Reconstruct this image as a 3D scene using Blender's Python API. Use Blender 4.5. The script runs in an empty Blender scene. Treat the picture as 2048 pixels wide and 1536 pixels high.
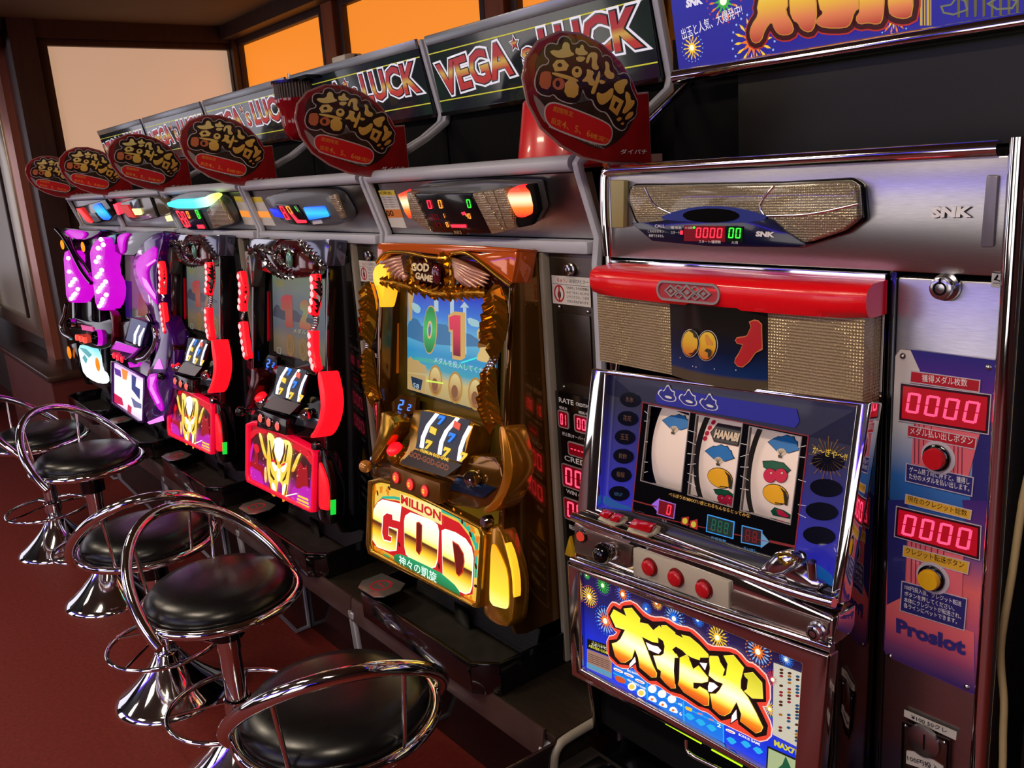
import bpy, bmesh, math, random
from mathutils import Vector, Matrix
random.seed(7)
SC = bpy.context.scene
COL = SC.collection
PI = math.pi

# ---------------------------------------------------------------- camera, world, lights, exposure
CAM = Vector((0.0, -0.95, 1.42))
RX = (Vector((0.62003415, 0.14541887, -0.77098055)),
      Vector((0.78163962, -0.19941368, 0.59099382)),
      Vector((-0.06780241, -0.96906529, -0.23730844)))
FPX = 1771.0
cam_d = bpy.data.cameras.new('camera'); cam = bpy.data.objects.new('camera', cam_d); COL.objects.link(cam)
cam_d.sensor_width = 36.0; cam_d.lens = 36.0 * FPX / 2048.0; cam_d.clip_start = 0.02; cam_d.clip_end = 60
cam.matrix_world = Matrix(((RX[0][0], -RX[0][1], -RX[0][2], CAM[0]), (RX[1][0], -RX[1][1], -RX[1][2], CAM[1]),
                           (RX[2][0], -RX[2][1], -RX[2][2], CAM[2]), (0, 0, 0, 1)))
SC.camera = cam
SC.view_settings.view_transform = 'Standard'; SC.view_settings.look = 'None'
SC.view_settings.gamma = 1.0; SC.view_settings.use_curve_mapping = False
SC.view_settings.exposure = 0.0
SC.cycles.max_bounces = 7; SC.cycles.glossy_bounces = 4; SC.cycles.transmission_bounces = 5; SC.cycles.diffuse_bounces = 3
SC.cycles.sample_clamp_indirect = 4.0; SC.cycles.use_denoising = True
W = bpy.data.worlds.new('world'); SC.world = W; W.use_nodes = True
W.node_tree.nodes['Background'].inputs[0].default_value = (0.55, 0.5, 0.5, 1)
W.node_tree.nodes['Background'].inputs[1].default_value = 0.03

def area(name, loc, size, energy, col, rot=(0, 0, 0), sy=None):
    l = bpy.data.lights.new(name, 'AREA'); l.energy = energy; l.color = col; l.size = size
    if sy: l.shape = 'RECTANGLE'; l.size_y = sy
    o = bpy.data.objects.new(name, l); o.location = loc; o.rotation_euler = rot; COL.objects.link(o); return o
FLOOR = 0.10
CEIL = 2.22
# unseen ceiling lamps, added to light the aisle and give chrome reflections
ADDED_LAMPS = [(-0.2, -1.15), (-1.7, -1.25), (-3.2, -1.25), (-4.7, -1.3)]
for lx, ly in ADDED_LAMPS:
    area('aisle_light', (lx, ly, CEIL - .045), 0.5, 12.0, (1.0, .84, .66), sy=.13)

ADDED_PANELS = [(-.9, -2.7), (-2.7, -2.7), (-4.5, -2.7), (-6.3, -2.3)]
# unseen lit ceiling panels, added so the stool bases mirror something bright, built below
def ray(p):
    r = Vector((p[0] - 1024, p[1] - 768, FPX))
    return Vector((RX[0].dot(r), RX[1].dot(r), RX[2].dot(r)))
def at(p, X=None, Y=None, Z=None):
    r = ray(p)
    t = (X - CAM[0]) / r[0] if X is not None else (Y - CAM[1]) / r[1] if Y is not None else (Z - CAM[2]) / r[2]
    return CAM + r * t

# ---------------------------------------------------------------- helpers
class Fr:
    """a flat working plane: origin, u axis, v axis, outward normal"""
    def __init__(s, o, u=(1, 0, 0), v=(0, 0, 1)):
        s.o = Vector(o); s.u = Vector(u).normalized(); s.v = Vector(v)
        s.v = (s.v - s.u * s.v.dot(s.u)).normalized(); s.n = s.u.cross(s.v)
    def p(s, u, v, w=0): return s.o + s.u * u + s.v * v + s.n * w
    def px(s, pts):
        out = []
        for q in pts:
            r = ray(q); t = (s.o - CAM).dot(s.n) / r.dot(s.n); d = CAM + r * t - s.o
            out.append((d.dot(s.u), d.dot(s.v)))
        return out
def FY(y, tilt=0): return Fr((0, y, 0), (1, 0, 0), (0, tilt, 1))

def newobj(name, me, mat=None, parent=None, label=None, kind=None):
    o = bpy.data.objects.new(name, me)
    COL.objects.link(o)
    if mat is not None and me is not None:
        for m in (mat if isinstance(mat, (list, tuple)) else [mat]): me.materials.append(m)
    if parent is not None: o.parent = parent
    if label: o['label'] = label
    if kind: o['kind'] = kind
    return o
def thing(name, label, cat, group=None, loc=(0, 0, 0)):
    o = bpy.data.objects.new(name, None); COL.objects.link(o); o.location = loc; o.empty_display_size = .05
    o['label'] = label; o['category'] = cat
    if group: o['group'] = group
    return o
def tag(o, label, cat, group=None):
    o['label'] = label; o['category'] = cat
    if group: o['group'] = group
    return o
def struct(o): o['kind'] = 'structure'; return o

class MB:
    def __init__(s): s.b = bmesh.new()
    def face(s, pts):
        vs = [s.b.verts.new(p) for p in pts]
        try: return s.b.faces.new(vs)
        except ValueError: return None
    def box(s, x0, x1, y0, y1, z0, z1):
        v = [s.b.verts.new((x, y, z)) for z in (z0, z1) for y in (y0, y1) for x in (x0, x1)]
        for f in ((0, 2, 3, 1), (4, 5, 7, 6), (0, 1, 5, 4), (2, 6, 7, 3), (0, 4, 6, 2), (1, 3, 7, 5)):
            s.b.faces.new([v[i] for i in f])
        return s
    def fbox(s, F, u0, u1, v0, v1, w0, w1):
        return s.prism(F, [(u0, v0), (u1, v0), (u1, v1), (u0, v1)], w0, w1)
    def prism(s, F, uv, w0, w1):
        n = len(uv)
        ar = sum(uv[i][0] * uv[(i + 1) % n][1] - uv[(i + 1) % n][0] * uv[i][1] for i in range(n))
        if ar < 0: uv = uv[::-1]
        a = [s.b.verts.new(F.p(u, v, w0)) for u, v in uv]; c = [s.b.verts.new(F.p(u, v, w1)) for u, v in uv]
        s.b.faces.new(c); s.b.faces.new(a[::-1])
        for i in range(n):
            j = (i + 1) % n; s.b.faces.new((a[i], a[j], c[j], c[i]))
        return s
    def frame(s, F, outer, inner, w0, w1):
        """a ring between two outlines with as many points"""
        n = len(outer)
        O0 = [s.b.verts.new(F.p(u, v, w0)) for u, v in outer]; O1 = [s.b.verts.new(F.p(u, v, w1)) for u, v in outer]
        I0 = [s.b.verts.new(F.p(u, v, w0)) for u, v in inner]; I1 = [s.b.verts.new(F.p(u, v, w1)) for u, v in inner]
        for i in range(n):
            j = (i + 1) % n
            s.b.faces.new((O1[i], O1[j], I1[j], I1[i])); s.b.faces.new((O0[i], O0[j], O1[j], O1[i]))
            s.b.faces.new((I1[i], I1[j], I0[j], I0[i])); s.b.faces.new((I0[i], I0[j], O0[j], O0[i]))
        return s
    def tube(s, pts, r, n=10, closed=False, flat=None):
        pts = [Vector(p) for p in pts]; m = len(pts); rings = []
        up = None
        for i in range(m):
            a = pts[i - 1] if (i or closed) else pts[0]; c = pts[(i + 1) % m] if (i < m - 1 or closed) else pts[-1]
            t = (c - a).normalized()
            if up is None: up = Vector((0, 0, 1)) if abs(t.z) < .9 else Vector((1, 0, 0))
            up = (up - t * up.dot(t)).normalized(); sd = t.cross(up)
            ri = r[i] if isinstance(r, (list, tuple)) else r
            rings.append([s.b.verts.new(pts[i] + (up * math.cos(2 * PI * k / n) * (flat or 1) + sd * math.sin(2 * PI * k / n)) * ri) for k in range(n)])
        for i in range(m if closed else m - 1):
            A = rings[i]; B = rings[(i + 1) % m]
            sh = 0
            if closed and i == m - 1:
                sh = min(range(n), key=lambda q: (A[0].co - B[q].co).length)
            for k in range(n):
                s.b.faces.new((A[k], A[(k + 1) % n], B[(k + 1 + sh) % n], B[(k + sh) % n]))
        if not closed:
            s.b.faces.new(rings[0][::-1]); s.b.faces.new(rings[-1])
        return s
    def lathe(s, prof, o=(0, 0, 0), n=32, ax=(0, 0, 1)):
        o = Vector(o); ax = Vector(ax).normalized(); e1 = ax.orthogonal().normalized(); e2 = ax.cross(e1); rings = []
        for r, z in prof:
            if r < 1e-6: rings.append([s.b.verts.new(o + ax * z)])
            else: rings.append([s.b.verts.new(o + ax * z + (e1 * math.cos(2 * PI * k / n) + e2 * math.sin(2 * PI * k / n)) * r) for k in range(n)])
        for A, B in zip(rings, rings[1:]):
            for k in range(n):
                q = (k + 1) % n
                if len(A) == 1 and len(B) == 1: continue
                if len(A) == 1: s.b.faces.new((A[0], B[q], B[k]))
                elif len(B) == 1: s.b.faces.new((A[k], A[q], B[0]))
                else: s.b.faces.new((A[k], A[q], B[q], B[k]))
        return s
    def ball(s, c, r, n=16, sc=(1, 1, 1)):
        m = Matrix.Translation(c) @ Matrix.Diagonal((sc[0], sc[1], sc[2], 1))
        bmesh.ops.create_uvsphere(s.b, u_segments=n, v_segments=n // 2 + 1, radius=r, matrix=m); return s
    def grid(s, rows):
        V = [[s.b.verts.new(p) for p in row] for row in rows]
        for a, b_ in zip(V, V[1:]):
            for i in range(len(a) - 1): s.b.faces.new((a[i], a[i + 1], b_[i + 1], b_[i]))
        return s
    def build(s, name, mat, parent=None, bev=0, seg=2, smooth=35, label=None, kind=None):
        bmesh.ops.recalc_face_normals(s.b, faces=s.b.faces)
        if bev:
            ed = [e for e in s.b.edges if len(e.link_faces) == 2 and e.calc_face_angle(0) > math.radians(30)]
            bmesh.ops.bevel(s.b, geom=ed, offset=bev, segments=seg, affect='EDGES', profile=.5, clamp_overlap=True)
        for f in s.b.faces: f.smooth = True
        for e in s.b.edges:
            if len(e.link_faces) == 2: e.smooth = e.calc_face_angle(0) < math.radians(smooth)
        me = bpy.data.meshes.new(name); s.b.to_mesh(me); s.b.free()
        return newobj(name, me, mat, parent, label, kind)

def copy_tree(o, d=(0, 0, 0), parent=None):
    c = o.copy(); COL.objects.link(c)
    if parent is not None: c.parent = parent
    else: c.location = o.location + Vector(d)
    for ch in list(o.children): copy_tree(ch, parent=c)
    return c

def rrect(u0, u1, v0, v1, r, n=5):
    out = []
    for cx, cy, a0 in ((u1 - r, v1 - r, 0), (u0 + r, v1 - r, 90), (u0 + r, v0 + r, 180), (u1 - r, v0 + r, 270)):
        for k in range(n + 1):
            a = math.radians(a0 + 90 * k / n); out.append((cx + r * math.cos(a), cy + r * math.sin(a)))
    return out
def ell(cu, cv, ru, rv, n=28, a0=0, rot=0):
    c, s_ = math.cos(rot), math.sin(rot); o = []
    for k in range(n):
        a = a0 + 2 * PI * k / n; x, y = ru * math.cos(a), rv * math.sin(a); o.append((cu + x * c - y * s_, cv + x * s_ + y * c))
    return o
def smooth_poly(pts, it=1):
    for _ in range(it):
        q = []
        for i in range(len(pts)):
            a, b_ = pts[i], pts[(i + 1) % len(pts)]
            q += [(a[0] * .75 + b_[0] * .25, a[1] * .75 + b_[1] * .25), (a[0] * .25 + b_[0] * .75, a[1] * .25 + b_[1] * .75)]
        pts = q
    return pts
def grow(uv, d):
    """push an outline outwards by d"""
    n = len(uv); ar = sum(uv[i][0] * uv[(i + 1) % n][1] - uv[(i + 1) % n][0] * uv[i][1] for i in range(n))
    sg = 1 if ar > 0 else -1; out = []
    for i in range(n):
        a, b_, c = Vector(uv[i - 1]), Vector(uv[i]), Vector(uv[(i + 1) % n])
        e1 = (b_ - a); e2 = (c - b_)
        if e1.length < 1e-9 or e2.length < 1e-9: out.append(tuple(b_)); continue
        e1.normalize(); e2.normalize()
        m = Vector((e1.y + e2.y, -e1.x - e2.x))
        if m.length < 1e-6: m = Vector((e1.y, -e1.x))
        m.normalize(); k = max(.45, m.dot(Vector((e1.y, -e1.x))))
        b2 = b_ + m * (sg * d / k); out.append((b2.x, b2.y))
    return out
def slab(name, F, polys, w0, w1, mat, parent=None, **k):
    m = MB()
    for uv in polys: m.prism(F, uv, w0, w1)
    return m.build(name, mat, parent, **k)

# text: real letter outlines in the font that ships with Blender
_tc = {}
def text_mesh(s, bold=0, outline=0, res=3):
    if any(ord(c) > 0x3000 for c in s): bold = min(bold, .004)
    key = (s, bold, outline, res)
    if key in _tc: return _tc[key]
    cu = bpy.data.curves.new('t', 'FONT'); cu.body = s; cu.resolution_u = res; cu.offset = bold
    if outline: cu.bevel_depth = outline; cu.bevel_resolution = 1
    o = bpy.data.objects.new('t', cu); COL.objects.link(o)
    dg = bpy.context.evaluated_depsgraph_get()
    me = bpy.data.meshes.new_from_object(o.evaluated_get(dg))
    V = [tuple(v.co) for v in me.vertices]; P = [tuple(p.vertices) for p in me.polygons]
    bpy.data.objects.remove(o); bpy.data.curves.remove(cu); bpy.data.meshes.remove(me)
    _tc[key] = (V, P); return V, P
def text(name, F, s, a, b_, h, mat, parent=None, bold=.015, outline=0, lift=.0006, fit=True, res=2, shear=0, center=False, th=None, label=None, items=None):
    """letters from baseline point a to baseline point b_ (uv), letter height h (cap)"""
    V0, P0 = text_mesh(s, bold, 0, res); xs = [v[0] for v in V0]; ys = [v[1] for v in V0]
    if not xs: return None
    x0, x1, y0, y1 = min(xs), max(xs), min(ys), max(ys)
    V, P = text_mesh(s, bold, outline, res) if outline else (V0, P0)
    a = Vector(a); b_ = Vector(b_); d = b_ - a; L = d.length; d.normalize(); nn = Vector((-d.y, d.x))
    sx = L / (x1 - x0); sy = h / (y1 - y0)
    if not fit: sx = sy
    out = []
    for x, y, z in V:
        uv = a + d * ((x - x0) * sx + (y - y0) * sy * shear) + nn * ((y - y0) * sy)
        out.append(F.p(uv.x, uv.y, lift + (z * .002 if outline else 0)))
    if items is not None: items.append((out, P)); return
    me = bpy.data.meshes.new(name); me.from_pydata(out, [], P); me.update()
    return newobj(name, me, mat, parent, label)
def join_text(name, items, mat, parent, label=None):
    V = []; P = []
    for v, p in items:
        k = len(V); V += v; P += [tuple(i + k for i in q) for q in p]
    me = bpy.data.meshes.new(name); me.from_pydata(V, [], P); me.update()
    return newobj(name, me, mat, parent, label)
def textpx(name, F, s, pa, pb, hpx, mat, parent=None, **k):
    """the same with the baseline given where it is seen; hpx is the letter height as seen"""
    (a, b_) = F.px([pa, pb]); m = ((pa[0] + pb[0]) / 2, (pa[1] + pb[1]) / 2)
    q = F.px([m, (m[0], m[1] - hpx)]); h = Vector((q[1][0] - q[0][0], q[1][1] - q[0][1])).length
    return text(name, F, s, a, b_, h, mat, parent, **k)

SEGS = {'0': 'abcdef', '1': 'bc', '2': 'abged', '3': 'abgcd', '4': 'fgbc', '5': 'afgcd', '6': 'afgedc', '7': 'abc', '8': 'abcdefg', '9': 'abcdfg', '-': 'g', ' ': ''}
def digits(name, F, quad, s, mat, parent=None, lift=.0008, slant=.08, gap=.3, label=None):
    """seven-segment figures filling the quadrilateral (uv: tl, tr, br, bl)"""
    tl, tr, br, bl = [Vector(q) for q in quad]; m = MB(); n = len(s)
    def P(x, y):
        x = x + slant / n * (y - .5); t = tl.lerp(tr, x); b2 = bl.lerp(br, x); q = b2.lerp(t, y); return q
    for i, ch in enumerate(s):
        x0 = (i + gap / 2) / n; x1 = (i + 1 - gap / 2) / n; w = (x1 - x0) * .2; h = .11
        R_ = {'a': (x0 + w * .7, x1 - w * .7, 1 - h, 1), 'g': (x0 + w * .7, x1 - w * .7, .5 - h / 2, .5 + h / 2), 'd': (x0 + w * .7, x1 - w * .7, 0, h),
              'f': (x0, x0 + w, .53, .96), 'b': (x1 - w, x1, .53, .96), 'e': (x0, x0 + w, .04, .47), 'c': (x1 - w, x1, .04, .47)}
        for g in SEGS.get(ch, ''):
            a, c, y0, y1 = R_[g]
            m.prism(F, [tuple(P(a, y0)), tuple(P(c, y0)), tuple(P(c, y1)), tuple(P(a, y1))], lift, lift + .0006)
    return m.build(name, mat, parent, label=label)

# ---------------------------------------------------------------- materials
def srgb(r, g, b_):
    f = lambda c: (c / 255) / 12.92 if c / 255 <= .04045 else ((c / 255 + .055) / 1.055) ** 2.4
    return (f(r), f(g), f(b_), 1)
def mat(name, c, rough=.5, metal=0, emit=None, es=0, coat=0, alpha=1, trans=0, ior=1.45, spec=.5):
    m = bpy.data.materials.new(name); m.use_nodes = True; p = m.node_tree.nodes['Principled BSDF']
    col = srgb(*c)
    p.inputs['Base Color'].default_value = col; p.inputs['Roughness'].default_value = rough; p.inputs['Metallic'].default_value = metal
    p.inputs['Coat Weight'].default_value = coat; p.inputs['Coat Roughness'].default_value = .05; p.inputs['IOR'].default_value = ior
    p.inputs['Transmission Weight'].default_value = trans; p.inputs['Alpha'].default_value = alpha; p.inputs['Specular IOR Level'].default_value = spec
    if emit: p.inputs['Emission Color'].default_value = srgb(*emit); p.inputs['Emission Strength'].default_value = es
    return m
def glow(name, c, es=1.0, base=None):
    return mat(name, base or (12, 12, 12), .35, emit=c, es=es)
def nd(m, t, **kw):
    n = m.node_tree.nodes.new(t)
    for k, v in kw.items(): setattr(n, k, v)
    return n
def noise_var(m, scale=8, amt=.25, c2=None, stretch=(1, 1, 1), rough=None, bump=0, detail=4):
    """vary colour, roughness and relief with noise"""
    t = m.node_tree; p = t.nodes['Principled BSDF']; tc = nd(m, 'ShaderNodeTexCoord'); mp = nd(m, 'ShaderNodeMapping'); nz = nd(m, 'ShaderNodeTexNoise')
    mp.inputs['Scale'].default_value = stretch; nz.inputs['Scale'].default_value = scale; nz.inputs['Detail'].default_value = detail
    t.links.new(tc.outputs['Object'], mp.inputs[0]); t.links.new(mp.outputs[0], nz.inputs['Vector'])
    if amt:
        mx = nd(m, 'ShaderNodeMix', data_type='RGBA'); base = tuple(p.inputs['Base Color'].default_value)
        mx.inputs['A'].default_value = base
        mx.inputs['B'].default_value = srgb(*c2) if c2 else (base[0] * (1 - amt), base[1] * (1 - amt), base[2] * (1 - amt), 1)
        rp = nd(m, 'ShaderNodeValToRGB'); rp.color_ramp.elements[0].position = .35; rp.color_ramp.elements[1].position = .65
        t.links.new(nz.outputs['Fac'], rp.inputs[0]); t.links.new(rp.outputs[0], mx.inputs['Factor']); t.links.new(mx.outputs['Result'], p.inputs['Base Color'])
    if rough:
        mr = nd(m, 'ShaderNodeMapRange'); mr.inputs['To Min'].default_value = rough[0]; mr.inputs['To Max'].default_value = rough[1]
        t.links.new(nz.outputs['Fac'], mr.inputs['Value']); t.links.new(mr.outputs[0], p.inputs['Roughness'])
    if bump:
        bp = nd(m, 'ShaderNodeBump'); bp.inputs['Strength'].default_value = bump; bp.inputs['Distance'].default_value = .002
        t.links.new(nz.outputs['Fac'], bp.inputs['Height']); t.links.new(bp.outputs[0], p.inputs['Normal'])
    return m
def grad(name, stops, axis='Z', es=0, rough=.4, mode='LINEAR', **kw):
    """colour running across the object along one of its own axes; a lit print when es > 0"""
    m = mat(name, (128, 128, 128), rough, **kw); t = m.node_tree; p = t.nodes['Principled BSDF']
    tc = nd(m, 'ShaderNodeTexCoord'); sp = nd(m, 'ShaderNodeSeparateXYZ'); rp = nd(m, 'ShaderNodeValToRGB'); rp.color_ramp.interpolation = mode
    t.links.new(tc.outputs['Generated'], sp.inputs[0]); t.links.new(sp.outputs[axis], rp.inputs[0])
    cr = rp.color_ramp
    while len(cr.elements) < len(stops): cr.elements.new(.5)
    for e, (pos, c) in zip(cr.elements, stops): e.position = pos
    for e, (pos, c) in zip(cr.elements, stops): e.color = srgb(*c)
    if es:
        p.inputs['Base Color'].default_value = (.01, .01, .01, 1)
        t.links.new(rp.outputs[0], p.inputs['Emission Color']); p.inputs['Emission Strength'].default_value = es
    else: t.links.new(rp.outputs[0], p.inputs['Base Color'])
    return m
def dimple(m, scale=300, strength=.5, dist=.002):
    """fine moulded relief of a lamp lens"""
    t = m.node_tree; p = t.nodes['Principled BSDF']; tc = nd(m, 'ShaderNodeTexCoord'); v = nd(m, 'ShaderNodeTexVoronoi'); v.inputs['Scale'].default_value = scale
    v.inputs['Randomness'].default_value = .15
    b_ = nd(m, 'ShaderNodeBump'); b_.inputs['Strength'].default_value = strength; b_.inputs['Distance'].default_value = dist
    t.links.new(tc.outputs['Object'], v.inputs['Vector']); t.links.new(v.outputs['Distance'], b_.inputs['Height']); t.links.new(b_.outputs[0], p.inputs['Normal'])
    return m

chrome = mat('chrome', (238, 238, 240), .06, 1)
chrome_worn = noise_var(mat('worn chrome', (200, 195, 190), .2, 1), 30, .12, rough=(.12, .3))
steel = noise_var(mat('brushed steel', (188, 186, 188), .3, 1), 60, .12, stretch=(1, 1, 14), rough=(.24, .38))
steel_dark = noise_var(mat('dark brushed steel', (92, 84, 72), .35, 1), 60, .12, stretch=(1, 1, 14), rough=(.28, .42))
trim_grey = mat('grey trim', (176, 178, 186), .35)
steel.node_tree.nodes['Principled BSDF'].inputs['Anisotropic'].default_value = .7
trim_beige = mat('warm grey trim', (150, 142, 128), .5)
black_gloss = mat('glossy black plastic', (9, 9, 11), .12, coat=.5)
black_matt = mat('matt black', (9, 8, 8), .85, spec=.15)
black_soft = noise_var(mat('dark plastic', (46, 42, 40), .4), 40, .3)
rubber = mat('black rubber', (14, 14, 14), .7)
white_print = mat('white print', (225, 225, 222), .5)
white_paper = mat('white label', (205, 200, 190), .6)
red_print = mat('red print', (180, 25, 30), .45)
# ================================================================ the room
def wall(name, m, *boxes):
    b_ = MB()
    for q in boxes: b_.box(*q)
    return struct(b_.build(name, m))
XL = -4.72; YB = 1.02
floor_m = noise_var(mat('dark red vinyl floor', (112, 34, 24), .55, spec=.25), 90, .22, rough=(.5, .7), bump=.15)
wood = noise_var(mat('dark brown wood', (58, 34, 26), .5), 6, .3, stretch=(8, 8, 1))
ceil_m = noise_var(mat('brown ceiling board', (92, 78, 62), .8), 3, .15)
wall_m = noise_var(mat('brown red wall', (92, 40, 30), .7), 4, .2)
o = wall('floor', floor_m, (-9, 3.2, -4.2, 1.1, FLOOR - .06, FLOOR))
o = wall('ceiling', ceil_m, (-9, 3.2, -4.2, 1.1, CEIL, CEIL + .06))
dark_beam = noise_var(mat('dark ceiling beam', (26, 21, 18), .7), 4, .2)
wall('trim_1', dark_beam, (-9, -4.65, -4.2, -.10, CEIL - .10, CEIL - .002))
wall('wall_back', wood, (XL - .1, 3.2, YB + .03, YB + .12, FLOOR, CEIL))
wall('wall_left', wood, (XL - .1, XL - .03, -.04, YB + .03, FLOOR, CEIL))
wall('wall_corner', wood, (-9, XL - .1, -.02, .06, FLOOR, CEIL))
wall('wall_front', noise_var(mat('dark brown plaster', (52, 38, 32), .7), 4, .2), (-9, 3.2, -4.3, -4.2, FLOOR, CEIL))
wall('wall_right', wall_m, (3.2, 3.3, -4.3, 1.1, FLOOR, CEIL))
wall('wall_far', wall_m, (-9.1, -9, -4.3, 0, FLOOR, CEIL))
# lit windows of the back wall with their posts and rails
orange = noise_var(mat('orange lit film', (200, 110, 40), .5, emit=(250, 143, 42), es=.86), 3, 0)
def windowed(n, x0, x1, lit):
    o = MB().box(x0, x1, YB + .008, YB + .02, 1.30, 2.125).build('window_%d' % n, lit); struct(o)
    m = MB()
    m.frame(FY(YB), [(x0 - .03, 1.27), (x1 + .03, 1.27), (x1 + .03, 2.155), (x0 - .03, 2.155)], [(x0, 1.3), (x1, 1.3), (x1, 2.125), (x0, 2.125)], -.022, .022)
    m.build('window_frame', wood, o, bev=.003); return o
windowed(1, -4.66, -3.75, orange)
windowed(2, -3.54, -2.58, orange)
windowed(3, -2.38, -1.42, orange)
windowed(4, -1.22, -.26, orange)
wall('trim_2', wood, (-4.7, 3, YB - .10, YB + .03, 2.155, CEIL))
post = noise_var(mat('brown post', (150, 78, 40), .5), 5, .25, stretch=(8, 8, 1))
for i, x in enumerate((-3.645, -2.48, -1.32)):
    wall('trim_%d' % (3 + i), post, (x - .05, x + .05, YB - .035, YB + .03, FLOOR, 2.16))
wall('trim_6', wood, (XL - .03, XL + .05, YB - .05, YB + .03, FLOOR, CEIL))
wall('trim_7', wood, (XL - .03, XL + .05, -.06, .05, .60, CEIL))
wall('trim_8', wood, (XL - .03, XL + .03, .05, YB - .05, 2.14, CEIL))
# frosted pale panel in the left wall
pale = mat('pale frosted panel', (205, 180, 160), .45, emit=(218, 178, 146), es=.6)
F = Fr((XL, 0, 0), (0, 1, 0), (0, 0, 1))
o = struct(slab('window_5', F, [[(.10, 1.05), (.965, 1.05), (.965, 2.11), (.10, 2.11)]], -.028, -.02, pale))
m = MB(); m.frame(F, [(.05, 1.0), (1.0, 1.0), (1.0, 2.14), (.05, 2.14)], [(.10, 1.05), (.965, 1.05), (.965, 2.11), (.10, 2.11)], -.03, .015)
m.build('window_frame', wood, o, bev=.004)
# the wall that runs on past the corner: ledge, low front, metal window
redw = noise_var(mat('red brown low wall', (105, 38, 30), .55), 5, .2)
wall('wall_low', redw, (-5.9, -4.62, -.17, -.02, FLOOR, .575), (-4.72, -4.62, -.02, .10, FLOOR, .575))
o = struct(MB().box(-5.92, -4.60, -.185, -.02, .575, .605).build('sill_ledge', noise_var(mat('dark stained ledge', (70, 44, 36), .3), 12, .4), bev=.006))
MB().box(-4.73, -4.60, -.0195, .11, .575, .605).build('ledge_board', bpy.data.materials['dark stained ledge'], o, bev=.006)
alu = mat('aluminium frame', (175, 160, 138), .3, .8)
pane = mat('frosted door glass', (150, 145, 135), .4, emit=(150, 130, 110), es=.16)
o = struct(MB().box(-6.6, -5.45, -.036, -.03, .78, 2.1).build('window_6', pane))
MB().frame(FY(-.03), [(-6.7, .70), (-5.25, .70), (-5.25, 2.2), (-6.7, 2.2)], [(-6.6, .78), (-5.45, .78), (-5.45, 2.1), (-6.6, 2.1)], 0, .035).build('window_frame', alu, o, bev=.006)
MB().box(-5.53, -5.50, -.075, -.06, .79, 2.1).build('window_frame', wood, o, bev=.003)
wall('trim_9', mat('jamb with painted red reflection', (190, 112, 88), .3, .6), (-5.25, -5.06, -.055, -.02, .605, 2.2))  # aluminium jamb; its red reflection is mixed into the base colour
wall('wall_beyond', mat('red lacquer board', (150, 24, 18), .35), (-6.9, -6.5, -.42, -.20, FLOOR, .95))
# unseen lit windows and neon tube, added across the aisle for the chrome to mirror
lit_w = mat('added far window', (200, 190, 180), .5, emit=(250, 240, 236), es=1.9)
lit_v = mat('added violet tube', (120, 90, 255), .5, emit=(80, 50, 255), es=18)
for i, x in enumerate((-7.2, -4.9, -2.6, -.3)):
    struct(MB().box(x, x + 1.7, -4.2, -4.17, (.35, 1.55, .8, .35)[i], 2.0).build('window_%d' % (7 + i), lit_w))  # added windows out of view, sill heights chosen for their reflections
t = thing('added_neon_tube', 'added violet tube out of view on the wall across the aisle', 'lamp')
MB().tube([(-7, -4.13, 2.08), (2.6, -4.13, 2.08)], .018, 8).build('glass_tube', lit_v, t)  # unseen tube added for violet reflections in the chrome
for x in (-7, -4, -1, 2.6): MB().box(x - .02, x + .02, -4.2, -4.11, 2.06, 2.1).build('bracket', black_matt, t)
lampglass = mat('lamp diffuser', (240, 235, 225), .5, emit=(255, 226, 190), es=9)
for i, (lx, ly) in enumerate(ADDED_LAMPS):
    t = thing('added_ceiling_lamp', ['nearest', 'second', 'third', 'farthest'][i] + ' unseen long ceiling lamp added over the aisle of stools', 'lamp', 'added aisle ceiling lamps')
    MB().box(lx - .3, lx + .3, ly - .09, ly + .09, CEIL - .028, CEIL - .001).build('housing', trim_grey, t, bev=.004)
    MB().box(lx - .28, lx + .28, ly - .07, ly + .07, CEIL - .038, CEIL - .028).build('diffuser', lampglass, t, bev=.003)

panelglass = mat('ceiling panel diffuser', (240, 235, 225), .5, emit=(255, 240, 222), es=4.5)
for i, (lx, ly) in enumerate(ADDED_PANELS):
    t = thing('added_ceiling_panel', ['nearest', 'second', 'third', 'farthest'][i] + ' unseen square lit panel added over the open floor', 'lamp', 'added square ceiling panels')
    MB().box(lx - .33, lx + .33, ly - .33, ly + .33, CEIL - .02, CEIL - .001).build('housing', trim_grey, t, bev=.004)
    MB().box(lx - .3, lx + .3, ly - .3, ly + .3, CEIL - .026, CEIL - .02).build('diffuser', panelglass, t, bev=.002)
struct(MB().box(-8.99, -8.96, -3.7, -.75, .45, 2.0).build('window_11', mat('added dim window', (200, 190, 180), .5, emit=(240, 236, 250), es=1.1)))  # unseen window added for a white reflection in the stool bases
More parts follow.
